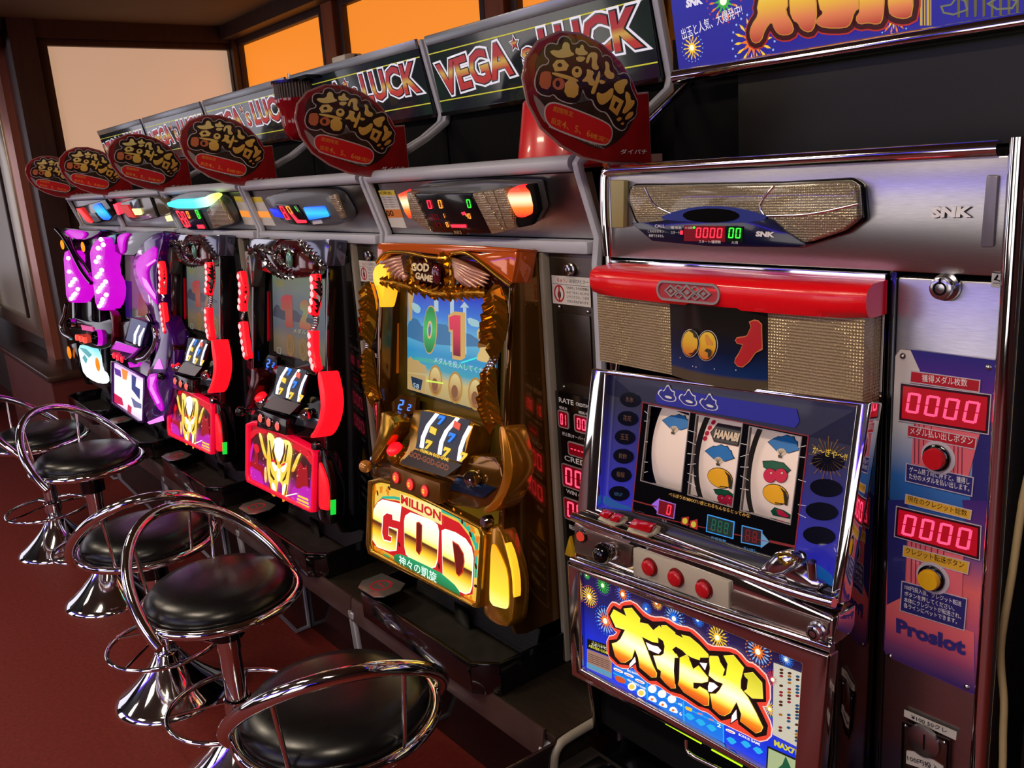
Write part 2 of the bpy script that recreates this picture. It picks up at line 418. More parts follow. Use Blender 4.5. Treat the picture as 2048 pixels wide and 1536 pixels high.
# ================================================================ stools
leather = noise_var(mat('black leatherette', (13, 13, 15), .3, coat=0), 70, .2, rough=(.24, .34), bump=.03)
SR, SZ = .1675, .547 - FLOOR   # ring radius and height above the floor
def build_stool(label, loc, th, span=99.3, dz=0):
    t = thing('bar_stool', label, 'stool', 'chrome bar stools along the machines', (loc[0], loc[1], FLOOR)); t.rotation_euler = (0, 0, th)
    z = SZ + dz
    MB().lathe([(0, .045), (.05, .045), (.11, .043), (.142, .034), (.158, .018), (.160, .004), (.150, -.012), (0, -.012)], (0, 0, z), 48).build('seat', leather, t, smooth=60)
    MB().tube([(SR * math.cos(a * PI / 24), SR * math.sin(a * PI / 24), z - .006) for a in range(48)], .0105, 10, True).build('seat_ring', chrome, t, smooth=80)
    MB().lathe([(0, -.03), (.11, -.026), (.13, -.012), (0, -.012)], (0, 0, z), 24).build('seat_plate', black_matt, t)
    pts = []
    for k in range(41):
        p = math.radians(-span + 2 * span * k / 40); pts.append((-.006 + .182 * math.cos(p), .182 * math.sin(p), z - .002 + .17 * math.cos(p)))
    MB().tube(pts, .0125, 12).build('back_hoop', chrome, t, smooth=80)
    for s in (-1, 1):
        p = math.radians(33 * s); top = Vector((-.006 + .182 * math.cos(p), .182 * math.sin(p), z - .002 + .17 * math.cos(p) - .008))
        bot = Vector((SR * math.cos(p * .95), SR * math.sin(p * .95), z - .004))
        MB().tube([top, bot, bot * .9 + Vector((0, 0, z * .1 - .016))], .0042, 8).build('back_rod', chrome, t, smooth=80)
    MB().lathe([(.03, .13), (.024, .14), (.024, z - .14), (.026, z - .13), (.026, z - .02), (0, z - .02)], (0, 0, 0), 24).build('pole', chrome, t, smooth=60)
    MB().lathe([(.038, z - .10), (.038, z - .03), (.07, z - .024), (0, z - .024)], (0, 0, 0), 24).build('pole_collar', black_gloss, t)
    MB().lathe([(0, .132), (.028, .132), (.033, .126), (.041, .112), (.058, .088), (.084, .060), (.112, .034), (.136, .015), (.150, .006), (.151, 0), (0, 0)], (0, 0, 0), 56).build('base', chrome, t, smooth=60)
    fz = .165 + dz * .5
    MB().tube([(.02 + .145 * math.cos(a * PI / 22), .145 * math.sin(a * PI / 22), fz) for a in range(44)], .0065, 8, True).build('foot_ring', chrome, t, smooth=80)
    for a in (50, 130, 230, 310):
        a = math.radians(a); MB().tube([(.024 * math.cos(a), .024 * math.sin(a), fz + .018), (.02 + .145 * math.cos(a), .145 * math.sin(a), fz)], .0035, 6).build('strut', chrome, t)
    MB().lathe([(.028, fz - .01), (.031, fz - .008), (.031, fz + .026), (.028, fz + .028)], (0, 0, 0), 20).build('ring_clamp', chrome, t)
    return t
build_stool('nearest black round stool, its chrome hoop cut by the bottom edge, below the gold machine', (-1.259, -.406), -.355)
build_stool('black stool before the nearer red dragon machine, its hoop end pointing at the aisle', (-1.843, -.388), 3.42)
build_stool('black stool with violet sheen on its seat, behind the one with the free hoop end', (-2.30, -.412), -.171)
build_stool('black stool whose hoop stands up towards the aisle, next to last of the row', (-3.05, -.375), -2.69, dz=.035)
build_stool('farthest black stool, cut by the left edge, beside the red brown low wall', (-3.66, -.41), -2.2)
# ================================================================ the row of bays
PITCH = .672
XB = [-1.02 - PITCH * k for k in range(6)]
FX = lambda x: Fr((x, 0, 0), (0, 1, 0), (0, 0, 1))
led_red = glow('red figures', (255, 40, 60), 2.2)
led_pink = glow('pink red figures', (255, 70, 100), 2.0)
led_dim = mat('dark red display', (60, 6, 14), .25, emit=(160, 5, 25), es=.35)
led_green = glow('green figures', (60, 255, 60), 1.6)
led_orange = glow('orange figures', (255, 140, 50), 2.0)
led_blue = glow('blue figures', (60, 110, 255), 2.6)
counter_m = noise_var(mat('worn steel counter', (84, 76, 66), .3, .9), 25, .3, stretch=(1, 4, 1), rough=(.25, .5))
# counter: one worktop along the row
t = thing('counter', 'long low steel counter that the machines of the row stand on', 'counter')
MB().box(XB[5] - .02, XB[0] + .02, -.145, .34, .482, .500).build('worktop', counter_m, t, bev=.003)
lip = MB()
for k in range(10):
    x0 = XB[5] + (XB[0] - XB[5]) * k / 10; x1 = x0 + (XB[0] - XB[5]) / 10 - .004
    lip.prism(FX(x0), [(-.150, .505), (-.144, .505), (-.150, .452), (-.158, .452)], 0, x1 - x0)
lip.build('front_lip', noise_var(mat('dull lip plate', (96, 74, 70), .35, .6), 12, .3), t, bev=.001)
kick = mat('glossy dark kick board', (18, 12, 12), .1, coat=.4)
MB().box(XB[5], XB[0] + .01, .02, .04, FLOOR + .001, .482).build('kick_board', kick, t)
for k, x in enumerate(XB):
    pr = [(-.158, .47), (-.135, .49), (.0, .49), (.019, .47), (.019, FLOOR + .002), (-.03, FLOOR + .002), (-.15, .30)]
    MB().prism(FX(x - .008), pr, 0, .016).build('leg_plate', steel, t)
    m = MB(); m.frame(FX(x - .012), pr, grow(pr, -.010), 0, .024); m.build('leg_trim', trim_grey, t, bev=.002)

def place_bay(k):
    x1 = XB[k]; x0 = XB[k + 1]
    nm = ['nearest', 'second', 'middle', 'fourth', 'farthest'][k]
    t = thing('machine_bay', nm + ' grey trimmed bay of the row, framing ' + ['the gold machine', 'the nearer red dragon machine', 'the farther red dragon machine', 'the purple winged machine', 'the machine with white dots on magenta'][k], 'bay frame', 'bays of the row')
    prof = [(.168, 1.70), (.205, 1.545), (.20, 1.53), (.15, 1.499), (.0, 1.432), (-.012, 1.420), (-.008, 1.405), (.027, 1.303), (.020, 1.262), (.018, .502)]
    back = [(.034, .502), (.034, 1.262), (.040, 1.303), (.005, 1.408), (.004, 1.416), (.154, 1.486), (.212, 1.521), (.221, 1.545), (.184, 1.70)]
    poly = prof + back
    for s, xx in ((0, x0 + .003), (1, x1 - .018)):
        MB().prism(FX(xx), poly, 0, .014).build('side_trim', trim_grey, t, bev=.0035)
    MB().tube([(x0 + .02, -.004, 1.420), (x1 - .02, -.004, 1.420)], .013, 14).build('top_rail', trim_grey, t, smooth=60)
    MB().box(x0 + .02, x1 - .02, .016, .048, 1.276, 1.298).build('lower_rail', trim_grey, t, bev=.006)
    MB().prism(FX(x0 + .02), [(.012, 1.412), (.040, 1.300), (.06, 1.300), (.032, 1.412)], 0, PITCH - .04).build('lamp_panel', steel, t)
    MB().box(x0 + .02, x1 - .02, .01, .24, 1.405, 1.411).build('shelf', black_matt, t)
    MB().box(x0 + .004, x1 - .004, .215, .235, 1.411, 1.54).build('recess_board', black_matt, t)
    MB().box(x0 + .017, x1 - .018, .235, .43, .502, 1.54).build('back_case', black_matt, t)
    MB().box(x0 + .017, x0 + .03, .05, .235, .502, 1.404).build('inner_wall', black_gloss, t)
    MB().box(x1 - .155, x1 - .151, .03, .235, .502, 1.276).build('inner_wall', black_gloss, t)
    return t
for k in range(5): place_bay(k)

# ---- lit name boards over the bays
sign_bg = noise_var(mat('dark print of the name board', (22, 18, 30), .12, coat=.6, emit=(26, 24, 48), es=.25), 9, .5, c2=(34, 60, 34))
lit_white = mat('white letter edge', (235, 235, 240), .4, emit=(215, 215, 232), es=.55)
lucky = grad('red gold letter print', [(0, (196, 40, 40)), (.35, (214, 60, 50)), (.52, (238, 190, 90)), (.66, (200, 60, 60)), (1, (188, 40, 60))], 'Z', es=.62)
yellow_line = mat('yellow line print', (205, 200, 60), .4, emit=(190, 190, 50), es=.5)
FS = Fr((0, .196, 1.545), (1, 0, 0), (0, -.19, 1))
ALU = mat('grey aluminium edge', (150, 155, 160), .3, .7)
for k in range(5):
    x0, x1 = XB[k + 1] + .018, XB[k] - .019
    nm = ['nearest', 'second', 'middle', 'fourth', 'farthest'][k]
    t = thing('name_board', nm + ' lit board with red and gold capitals, ' + ['behind the largest red oval', 'right of the red beacon', 'left of the red beacon', 'under a bluish glare', 'at the left end of the row'][k], 'sign', 'lit name boards over the bays')
    MB().prism(FX(x0), [(.198, 1.545), (.170, 1.690), (.34, 1.690), (.34, 1.545)], 0, x1 - x0).build('case', black_gloss, t)
    MB().fbox(FS, x0, x1, .140, .160, -.004, .004).build('top_edge', ALU, t, bev=.001)
    MB().fbox(FS, x0, x1, -.006, .002, -.004, .006).build('bottom_edge', black_gloss, t)
    MB().fbox(FS, x0, x1, .002, .140, 0, .0012).build('face', sign_bg, t)
    m = MB()
    for v in (.024, .122): m.fbox(FS, x0, x1, v, v + .0022, .0012, .0018)
    m.build('line', yellow_line, t)
    c = (x0 + x1) / 2; f = math.pi
    for lay, (nm2, out, lf, mt, bd) in enumerate((('letter_edge', .075, .0022, lit_white, .025), ('letter_gap', .030, .0030, sign_bg, .025), ('lettering', 0, .0040, lucky, .03))):
        its = []
        text('x', FS, 'VEGA', (x0 + .022, .034), (c - .045, .050), .066, None, bold=bd, outline=out, lift=lf, items=its)
        text('x', FS, 'S', (c - .012, .052), (c + .018, .052), .040, None, bold=bd, outline=out, lift=lf, items=its)
        text('x', FS, 'LUCK', (c + .045, .052), (x1 - .022, .052), .066, None, bold=bd, outline=out, lift=lf, items=its)
        join_text(nm2, its, mt, t)
        st = []
        for q in range(10):
            r_ = (.011 + .003 * (2 - lay)) if q % 2 == 0 else .0045 + .002 * (2 - lay); a = math.radians(90 + 36 * q); st.append((c - .028 + r_ * math.cos(a), .104 + r_ * math.sin(a)))
        slab('star', FS, [st], lf, lf + .0006, mt, t)

# ---- lit strips of the medal units between the machines
panel_black = mat('black glossy print', (8, 8, 9), .18, coat=.4)
lockm = mat('lock steel', (190, 190, 195), .2, 1)
def place_lock(F, u, v, r, parent):
    o = MB().lathe([(r * 1.25, 0), (r * 1.25, r * .4), (r, r * .55), (r, r * 1.3), (r * .8, r * 1.4), (0, r * 1.4)], F.p(u, v, 0), 24, F.n).build('lock', lockm, parent, smooth=40)
    m = MB(); m.frame(F, ell(u, v, r * .62, r * .62, 20), ell(u, v, r * .45, r * .45, 20), r * 1.4, r * 1.43); m.fbox(F, u - r * .08, u + r * .08, v + r * .4, v + r * .95, r * 1.4, r * 1.45); m.build('keyway', black_matt, o)
    return o
def screws(F, pts, r, parent, m=None):
    for u, v in pts:
        MB().lathe([(r, 0), (r * .85, r * .45), (r * .4, r * .75), (0, r * .8)], F.p(u, v, 0), 14, F.n).build('screw', m or lockm, parent, smooth=70)
pf = Fr((0, .028, 0))
def place_medal_unit(k):
    x1 = XB[k] - .020; x0 = x1 - .112
    t = thing('medal_unit', ['narrow steel and black medal unit right of the gold machine, reading CREDIT', 'narrow medal unit between the gold machine and the nearer red dragon machine', 'narrow medal unit between the two red dragon machines', 'narrow medal unit right of the purple winged machine', 'narrow medal unit right of the machine with white dots'][k], 'medal unit', 'narrow medal units of the row')
    MB().box(x0, x1, .03, .2, .502, 1.276).build('body', steel_dark, t, bev=.002)
    MB().box(x0 - .014, x0 - .002, .018, .06, .502, 1.276).build('edge_trim', trim_beige, t, bev=.003)
    F = pf
    MB().fbox(F, x0 + .002, x1 - .001, .52, 1.035, 0, .003).build('display_plate', panel_black, t, bev=.001)
    MB().fbox(F, x0 + .014, x1 - .014, 1.055, 1.175, -.001, .0015).build('blank_plate', steel_dark, t, bev=.001)
    screws(F, [(x0 + .024, 1.185), (x1 - .018, 1.182), (x0 + .024, 1.045), (x1 - .018, 1.043)], .0035, t)
    place_lock(F, (x0 + x1) / 2 + .002, 1.262 - .012, .0085, t)
    st = slab('warning_sticker', F, [[(x0 + .008, 1.190), (x1 - .010, 1.190), (x1 - .010, 1.238), (x0 + .008, 1.238)]], 0, .0008, white_paper, t)
    m = MB(); m.frame(F, ell(x0 + .026, 1.208, .013, .0145), ell(x0 + .026, 1.208, .0105, .012), .0008, .0014)
    m.fbox(F, x0 + .0245, x0 + .0275, 1.196, 1.220, .0008, .0013); m.build('no_entry_ring', red_print, st)
    MB().prism(F, ell(x0 + .026, 1.206, .004, .007, 12), .0008, .0011).build('pictogram', black_matt, st)
    its = []
    text('x', F, '(お詫びとさー', (x0 + .052, 1.2265), (x1 - .013, 1.2265), .0075, None, items=its, lift=.001)
    for i in range(4): text('x', F, ['「お持ち」たのお客様は', 'みの「ホル」もいれる', 'いでください。つまを', 'するおそれがあります。'][i], (x0 + .045, 1.2165 - .0075 * i), (x1 - .013, 1.2165 - .0075 * i), .0048, None, items=its, lift=.001)
    join_text('lettering', its, black_matt, st)
    text('lettering', F, 'ちゅうい', (x0 + .022, 1.2265), (x0 + .050, 1.2265), .0075, red_print, st, lift=.001)
    slab('rule', F, [[(x0 + .010, 1.2235), (x1 - .012, 1.2235), (x1 - .012, 1.2240), (x0 + .010, 1.2240)]], .0008, .0012, black_matt, st)
    W_ = x1 - x0
    def disp(u0, u1, v0, v1, s):
        o = slab('display', F, [rrect(u0, u1, v0, v1, .004)], .003, .0045, led_dim, t)
        m = MB(); m.frame(F, rrect(u0 - .002, u1 + .002, v0 - .002, v1 + .002, .005), rrect(u0, u1, v0, v1, .004), .003, .0048); m.build('display_edge', mat_pinkgrey, o)
        p = .004; digits('figures', F, [(u0 + p, v1 - p), (u1 - p, v1 - p), (u1 - p, v0 + p), (u0 + p, v0 + p)], s, led_pink, o, lift=.0046)
    disp(x0 + .010, x0 + .034, .972, 1.000, '01'); disp(x0 + .052, x0 + .098, .972, 1.000, '005')
    disp(x0 + .032, x0 + .076, .925, .947, '----')
    disp(x0 + .012, x0 + .094, .862, .902, '000'); disp(x0 + .012, x0 + .094, .800, .838, '000')
    its = []
    text('x', F, 'RATE', (x0 + .012, 1.016), (x0 + .050, 1.016), .009, None, items=its, lift=.0035)
    text('x', F, 'CREDIT/MEDAL', (x0 + .056, 1.017), (x0 + .104, 1.017), .006, None, items=its, lift=.0035)
    text('x', F, 'MEDAL IN', (x0 + .012, 1.004), (x0 + .032, 1.004), .005, None, items=its, lift=.0035)
    text('x', F, 'MEDAL OUT', (x0 + .062, 1.004), (x0 + .090, 1.004), .005, None, items=its, lift=.0035)
    text('x', F, '貯止数(オーバー自動払出)', (x0 + .016, .955), (x0 + .104, .955), .008, None, items=its, lift=.0035)
    text('x', F, 'CREDIT', (x0 + .018, .910), (x0 + .094, .910), .010, None, items=its, lift=.0035)
    text('x', F, 'WIN (MEDAL)', (x0 + .018, .846), (x0 + .100, .846), .010, None, items=its, lift=.0035)
    text('x', F, '転送', (x0 + .020, .780), (x0 + .042, .780), .009, None, items=its, lift=.0035)
    for i, r_ in enumerate(('転送 転送', '○ 精算', '○ 払出し', '× 返却')): text('x', F, r_, (x0 + .016, .690 - .026 * i), (x0 + .060, .690 - .026 * i), .011, None, items=its, lift=.0035)
    join_text('lettering', its, white_print, t)
    slab('transfer_arrow', F, [[(x0 + .010, .728), (x0 + .036, .728), (x0 + .026, .768)]], .003, .009, mat_yellow, t)
    m = MB(); m.frame(F, rrect(x0 + .010, x0 + .075, .58, .715, .005), rrect(x0 + .0115, x0 + .0735, .5815, .7135, .004), .003, .0036); m.build('border_line', mat_pinkgrey, t)
    return t
mat_pinkgrey = mat('pale border print', (150, 140, 140), .4)
mat_yellow = mat('yellow plastic', (225, 180, 40), .3, coat=.3)
for k in range(5): place_medal_unit(k)

# ---- red oval boards standing on the rails
acr = mat('clear board edge', (160, 120, 115), .15, coat=.5)
pop_red = noise_var(mat('red board print', (146, 20, 22), .25, coat=.6), 25, .3)
pop_dark = noise_var(mat('dark marbled board print', (44, 26, 20), .25, coat=.6), 14, .5, c2=(70, 48, 34))
pop_brown = mat('dark brown rim print', (38, 18, 12), .3, coat=.4)
pop_gold = grad('gold letter print', [(0, (200, 130, 60)), (.5, (236, 190, 84)), (1, (246, 232, 150))], 'Z', rough=.25, coat=.4)
pop_bar = mat('bright red bar print', (214, 34, 36), .25, coat=.5)
pop_amber = mat('amber letter print', (232, 150, 50), .3, coat=.4)
pop_out = mat('pale outline print', (205, 195, 190), .3, coat=.4)
C2 = lambda l: [(600 + x * .390625, y * .390625) for x, y in l]
def crop0(ox, oy, s): return lambda l: [(ox + x * s, oy + y * s) for x, y in l]
def build_pop():
    t = thing('setting_board', 'largest red oval board with gold characters, on the rail above the gold machine', 'sign', 'red oval boards along the top rails')
    F = Fr((-.970, 0, 0), (0, 1, 0), (0, 0, 1))
    P = lambda l: F.px(C2(l))
    c_uv = P([(1432, 480)])[0]; L = P([(1148, 400)])[0]; R_ = P([(1725, 560)])[0]; T_ = P([(1330, 168)])[0]; B_ = P([(1560, 825)])[0]
    out = [(1148, 400), (1165, 300), (1225, 215), (1330, 168), (1440, 178), (1550, 235), (1640, 320), (1700, 420), (1725, 485), (1780, 480), (1795, 830), (1560, 826), (1450, 800), (1340, 740), (1240, 650), (1175, 530)]
    o1 = P(out); sm = []
    oval = smooth_poly([o1[i] for i in (0, 1, 2, 3, 4, 5, 6, 7, 8)] + [o1[11]] + [o1[i] for i in (12, 13, 14, 15)], 2)
    full = smooth_poly(o1[:8], 0) + o1[8:]
    MB().prism(F, grow(full, .003), -.0035, -.0006).build('clear_edge', acr, t, bev=.0006)
    MB().prism(F, full, -.0006, .0006).build('board', pop_red, t)
    dk = P([(1195, 330), (1240, 240), (1330, 195), (1440, 200), (1545, 255), (1640, 350), (1700, 470), (1715, 560), (1690, 660), (1600, 745), (1530, 770), (1420, 720), (1290, 640), (1215, 520)])
    slab('dark_field', F, [smooth_poly(dk, 2)], .0006, .0010, pop_dark, t)
    slab('white_smear', F, [smooth_poly(P([(1185, 480), (1215, 500), (1262, 560), (1262, 640), (1225, 590)]), 1)], .0010, .0012, mat_smear, t)
    bar = P([(1250, 560), (1275, 530), (1320, 532), (1560, 625), (1597, 665), (1585, 725), (1545, 745), (1300, 660), (1258, 620)])
    bo = smooth_poly(bar, 2)
    slab('bar_edge', F, [grow(bo, .0022)], .0010, .0014, pop_out, t)
    slab('red_bar', F, [bo], .0014, .0018, pop_bar, t)
    cq = crop0(1040, 60, .17578); Q = lambda l: F.px(cq(l))
    rim = smooth_poly(Q([(275, 260), (290, 180), (350, 155), (420, 180), (440, 100), (490, 75), (555, 100), (580, 170), (640, 165), (680, 120), (740, 150), (780, 200), (850, 200), (910, 250), (920, 320), (970, 285), (1030, 330), (1040, 410), (1095, 470), (1100, 520), (1190, 485), (1240, 560), (1240, 640), (1300, 770), (1330, 830), (1310, 900), (1310, 980), (1210, 1050), (1190, 1120), (1140, 1145), (1060, 1090), (1030, 1020), (970, 930), (900, 920), (840, 860), (820, 790), (750, 780), (715, 700), (700, 660), (685, 740), (650, 820), (560, 835), (430, 790), (370, 720), (320, 755), (200, 720), (160, 620), (180, 500), (230, 410), (310, 400), (330, 340), (290, 310)]), 1)
    slab('character_edge', F, [grow(rim, .0016)], .0010, .0018, pop_out, t); slab('character_rim', F, [rim], .0018, .0024, pop_brown, t)
    strokes = [[(320, 230), (460, 240), (480, 135), (545, 150), (555, 245), (605, 275), (580, 300), (440, 330), (350, 290)], [(505, 555), (655, 600), (640, 780), (490, 760)], [(350, 480), (500, 510), (640, 560), (650, 600), (500, 560), (350, 510)],
        [(615, 205), (665, 215), (680, 170), (705, 175), (715, 230), (760, 260), (740, 290), (620, 290)], [(625, 300), (740, 310), (690, 370), (630, 360)], [(770, 260), (850, 255), (870, 300), (850, 380), (885, 430), (860, 465), (800, 440), (810, 330), (785, 300), (760, 390), (730, 370)],
        [(745, 440), (835, 480), (800, 540), (840, 590), (830, 640), (770, 630), (760, 590), (680, 590), (740, 530), (750, 490)], [(950, 350), (1000, 380), (1000, 470), (1060, 500), (1050, 560), (985, 560), (940, 500), (965, 440)], [(870, 500), (895, 460), (895, 560), (860, 640), (830, 735), (790, 725), (820, 640)], [(890, 560), (960, 590), (930, 620), (890, 610)],
        [(860, 700), (930, 740), (1050, 640), (1040, 760), (960, 840), (900, 860), (860, 790)], [(1060, 600), (1190, 550), (1215, 600), (1170, 650), (1165, 720), (1110, 735), (1055, 660)], [(1190, 690), (1240, 740), (1240, 800), (1290, 800), (1280, 860), (1180, 960), (1145, 940), (1200, 830), (1185, 770)],
        [(1120, 985), (1145, 1010), (1110, 1045), (1080, 1020)], [(1150, 1050), (1170, 1060), (1160, 1085), (1130, 1075)], [(1230, 935), (1280, 930), (1260, 990), (1190, 1030), (1180, 1000)]]
    m = MB()
    for l in strokes: m.prism(F, smooth_poly(Q(l), 1), .0024, .0032)
    for o_, i_ in (([(355, 400), (400, 345), (480, 340), (540, 405), (510, 465), (385, 475)], [(405, 400), (425, 380), (450, 378), (470, 405), (455, 425), (420, 425)]), ([(1050, 740), (1165, 810), (1090, 980), (1000, 900)], [(1075, 810), (1112, 835), (1078, 905), (1045, 880)])):
        m.frame(F, Q(o_), Q(i_), .0024, .0032)
    for cx, cy, rx, ry, hx, hy in ((632, 480, 56, 66, 24, 22), ): m.frame(F, Q(ell(cx, cy, rx, ry, 18)), Q(ell(cx, cy - 15, hx, hy, 18)), .0024, .0032)
    m.build('gold_characters', pop_gold, t)
    m = MB(); m.prism(F, smooth_poly(Q([(240, 470), (350, 480), (325, 690), (205, 655), (215, 520)]), 1), .0024, .0032); m.frame(F, Q(ell(425, 615, 68, 70, 20)), Q(ell(415, 615, 28, 38, 20)), .0024, .0032); m.build('copper_characters', mat('copper letter print', (206, 112, 66), .3, coat=.4), t)
    its = []
    def tp(s, a, b_, h):
        ua, ub = P([a, b_]); hh = (Vector(P([(a[0], a[1] - h)])[0]) - Vector(ua)).length; text('x', F, s, ua, ub, hh, None, bold=.02, items=its, lift=.002)
    tp('期間限定', (1290, 570), (1392, 602), 30); tp('設定', (1280, 632), (1332, 650), 34); tp('4、5、6', (1335, 655), (1478, 706), 40); tp('確定!!', (1480, 706), (1578, 735), 28)
    join_text('amber_lettering', its, pop_amber, t)
    its = []
    tp('キャンペーン中対象機は、お客様ご自身でお確かめください。', (1268, 655), (1552, 765), 12); tp('ダイパチ', (1636, 790), (1772, 790), 26)
    join_text('white_lettering', its, white_print, t)
    MB().box(-.975, -.971, .01, .12, 1.4111, 1.425).build('foot', acr, t)
    return t
mat_smear = mat('grey smear print', (150, 135, 130), .4)
p0 = build_pop()
for k, (d, dy, lb) in enumerate(((-.672, -.018, 'second largest red oval board with gold characters, right of the hanging red beacon'), (-1.343, -.018, 'third red oval board, dull gold characters, above the nearer red dragon machine'),
                       (-2.015, -.018, 'fourth red oval board, bright gold characters, above the farther red dragon machine'), (-2.687, -.018, 'fifth red oval board, between the bright one and the farthest one'),
                       (-3.31, -.018, 'farthest and smallest red oval board, at the left end of the row'))):
    c = copy_tree(p0, (d, dy, .004)); c['label'] = lb

# ---- red plastic bucket upside down on the rail
t = thing('plastic_bucket', 'bright red plastic bucket turned upside down behind the largest oval board', 'bucket', loc=(-1.165, .098, 1.411))
bk = mat('red bucket plastic', (214, 34, 40), .3, coat=.3)
MB().lathe([(.098, 0), (.098, .006), (.088, .008), (.072, .112), (.068, .116), (.066, .112), (.083, .01), (.09, 0)], (0, 0, 0), 48).build('body', bk, t, smooth=40)
MB().lathe([(.0, .1165), (.060, .1165), (.062, .113), (0, .112)], (0, 0, 0), 32).build('bottom', bk, t)
# ---- red beacon hanging in front of the name boards
t = thing('warning_beacon', 'red domed beacon with ribbed dark collar hanging upside down before the name boards', 'beacon')
bx, by = -2.20, .135
bc = at((590, 200), Y=by); bx = bc.x
beac = mat('red beacon dome', (150, 8, 24), .12, coat=.8, trans=.25)
MB().lathe([(.0, -.095), (.022, -.09), (.036, -.075), (.042, -.045), (.043, -.01), (.052, 0), (.052, .014), (.0, .014)], (bx, by, 1.62), 40).build('dome', beac, t, smooth=50)
m = MB()
for q in range(40):
    a = 2 * PI * q / 40; m.tube([(bx + .049 * math.cos(a), by + .049 * math.sin(a), 1.634), (bx + .049 * math.cos(a), by + .049 * math.sin(a), 1.672)], .003, 5)
m.lathe([(.047, .014), (.047, .052), (0, .052)], (bx, by, 1.62), 32)
m.build('ribbed_collar', mat('brown grey collar', (78, 62, 50), .4), t, kind='stuff')
MB().lathe([(.0, .052), (.058, .052), (.058, .058), (0, .062)], (bx, by, 1.62), 32).build('mount', black_gloss, t)
MB().tube([(bx - .02, by, 1.68), (bx - .02, by, 1.70)], .003, 6).build('bolt', lockm, t)
MB().box(bx - .015, bx + .10, by - .01, by + .06, 1.676, 1.684).build('bracket', black_gloss, t)
# ---- white junction boxes on top
for i, (x, lb) in enumerate(((-2.17, 'small white junction box on top of the name boards, the front one of two'), (-2.235, 'small pale junction box behind the front one on the name boards'))):
    t = thing('junction_box', lb, 'box', loc=(x + .02, .23 + .05 * i, 1.691))
    MB().box(-.035, .035, -.02, .02, 0, .036 + .012 * i).build('cover', mat('white box plastic', (205, 195, 175), .5), t, bev=.004)
    MB().box(-.037, .037, -.022, .022, 0, .01).build('backplate', trim_grey, t, bev=.002)
t = thing('cable', 'thin dark cable looping from the white junction box', 'cable')
MB().tube([(-2.12, .235, 1.71), (-2.10, .235, 1.722), (-2.085, .235, 1.715), (-2.085, .235, 1.693), (-2.05, .24, 1.692)], .0035, 6).build('wire', rubber, t, smooth=80)
# ================================================================ the two kinds of machine with a reel hood: gold and red dragon
FM = Fr((0, -.12, .65), (1, 0, 0), (0, .14, 1))
def lift(F, w): return Fr(F.o + F.n * w, F.u, F.v)
def crop(ox, oy, s): return lambda l: [(ox + x * s, oy + y * s) for x, y in l]
c5 = crop(680, 440, .25391); c6 = crop(680, 780, .33205)
gold = noise_var(mat('gold plated plastic', (205, 150, 45), .16, .9), 30, .25, rough=(.1, .26))
gold_dark = mat('tinted dark gold plastic', (120, 78, 22), .14, .75, coat=.5)
gold_wing = mat('copper pink feather plastic', (196, 142, 118), .25, .55, coat=.3)
amber_top = mat('clear amber plastic', (205, 92, 28), .08, .2, coat=.8)
brown_glass = mat('brown translucent cover', (64, 22, 12), .08, coat=.8)
yellow_lit = mat('yellow lit plastic', (245, 180, 40), .3, emit=(255, 190, 40), es=1.0)
black_chrome = mat('black chrome', (38, 38, 42), .12, .9)
silver_chr = mat('silver chrome plastic', (190, 190, 196), .12, 1)
red_lit = mat('red lit plastic', (230, 20, 30), .3, emit=(255, 18, 34), es=1.05)
red_core = glow('bright lamp behind red plastic', (255, 150, 150), 2.2)
maroon = mat('maroon translucent cover', (70, 10, 14), .12, coat=.7)
screen_edge = mat('dark screen edge', (18, 26, 24), .2)

def S(n, F, polys, w0, w1, m, parent, sm=0, bev=0, **k):
    """slabs traced on the plane F lifted by w1"""
    G = lift(F, w1); out = []
    if len(polys) > 1:
        return [S(n, F, [p], w0, w1, m, parent, sm, bev, **k) for p in polys][-1]
    for p in polys:
        uv = G.px(p); out.append(smooth_poly(uv, sm) if sm else uv)
    mb = MB()
    for uv in out: mb.prism(F, uv, w0, w1)
    return mb.build(n, m, parent, bev=bev, **k)
def path3(F, pts, w):
    ws = w if isinstance(w, (list, tuple)) else [w] * len(pts)
    out = []
    for p, wi in zip(pts, ws):
        G = lift(F, wi); uv = G.px([p])[0]; out.append(G.p(*uv))
    return out
def dense(P, n=3):
    out = []
    for i in range(len(P) - 1):
        p0 = P[max(i - 1, 0)]; p1 = P[i]; p2 = P[i + 1]; p3 = P[min(i + 2, len(P) - 1)]
        for k in range(n):
            t = k / n; out.append(.5 * ((2 * p1) + (p2 - p0) * t + (2 * p0 - 5 * p1 + 4 * p2 - p3) * t * t + (3 * p1 - 3 * p2 + p3 - p0) * t ** 3))
    out.append(P[-1]); return out
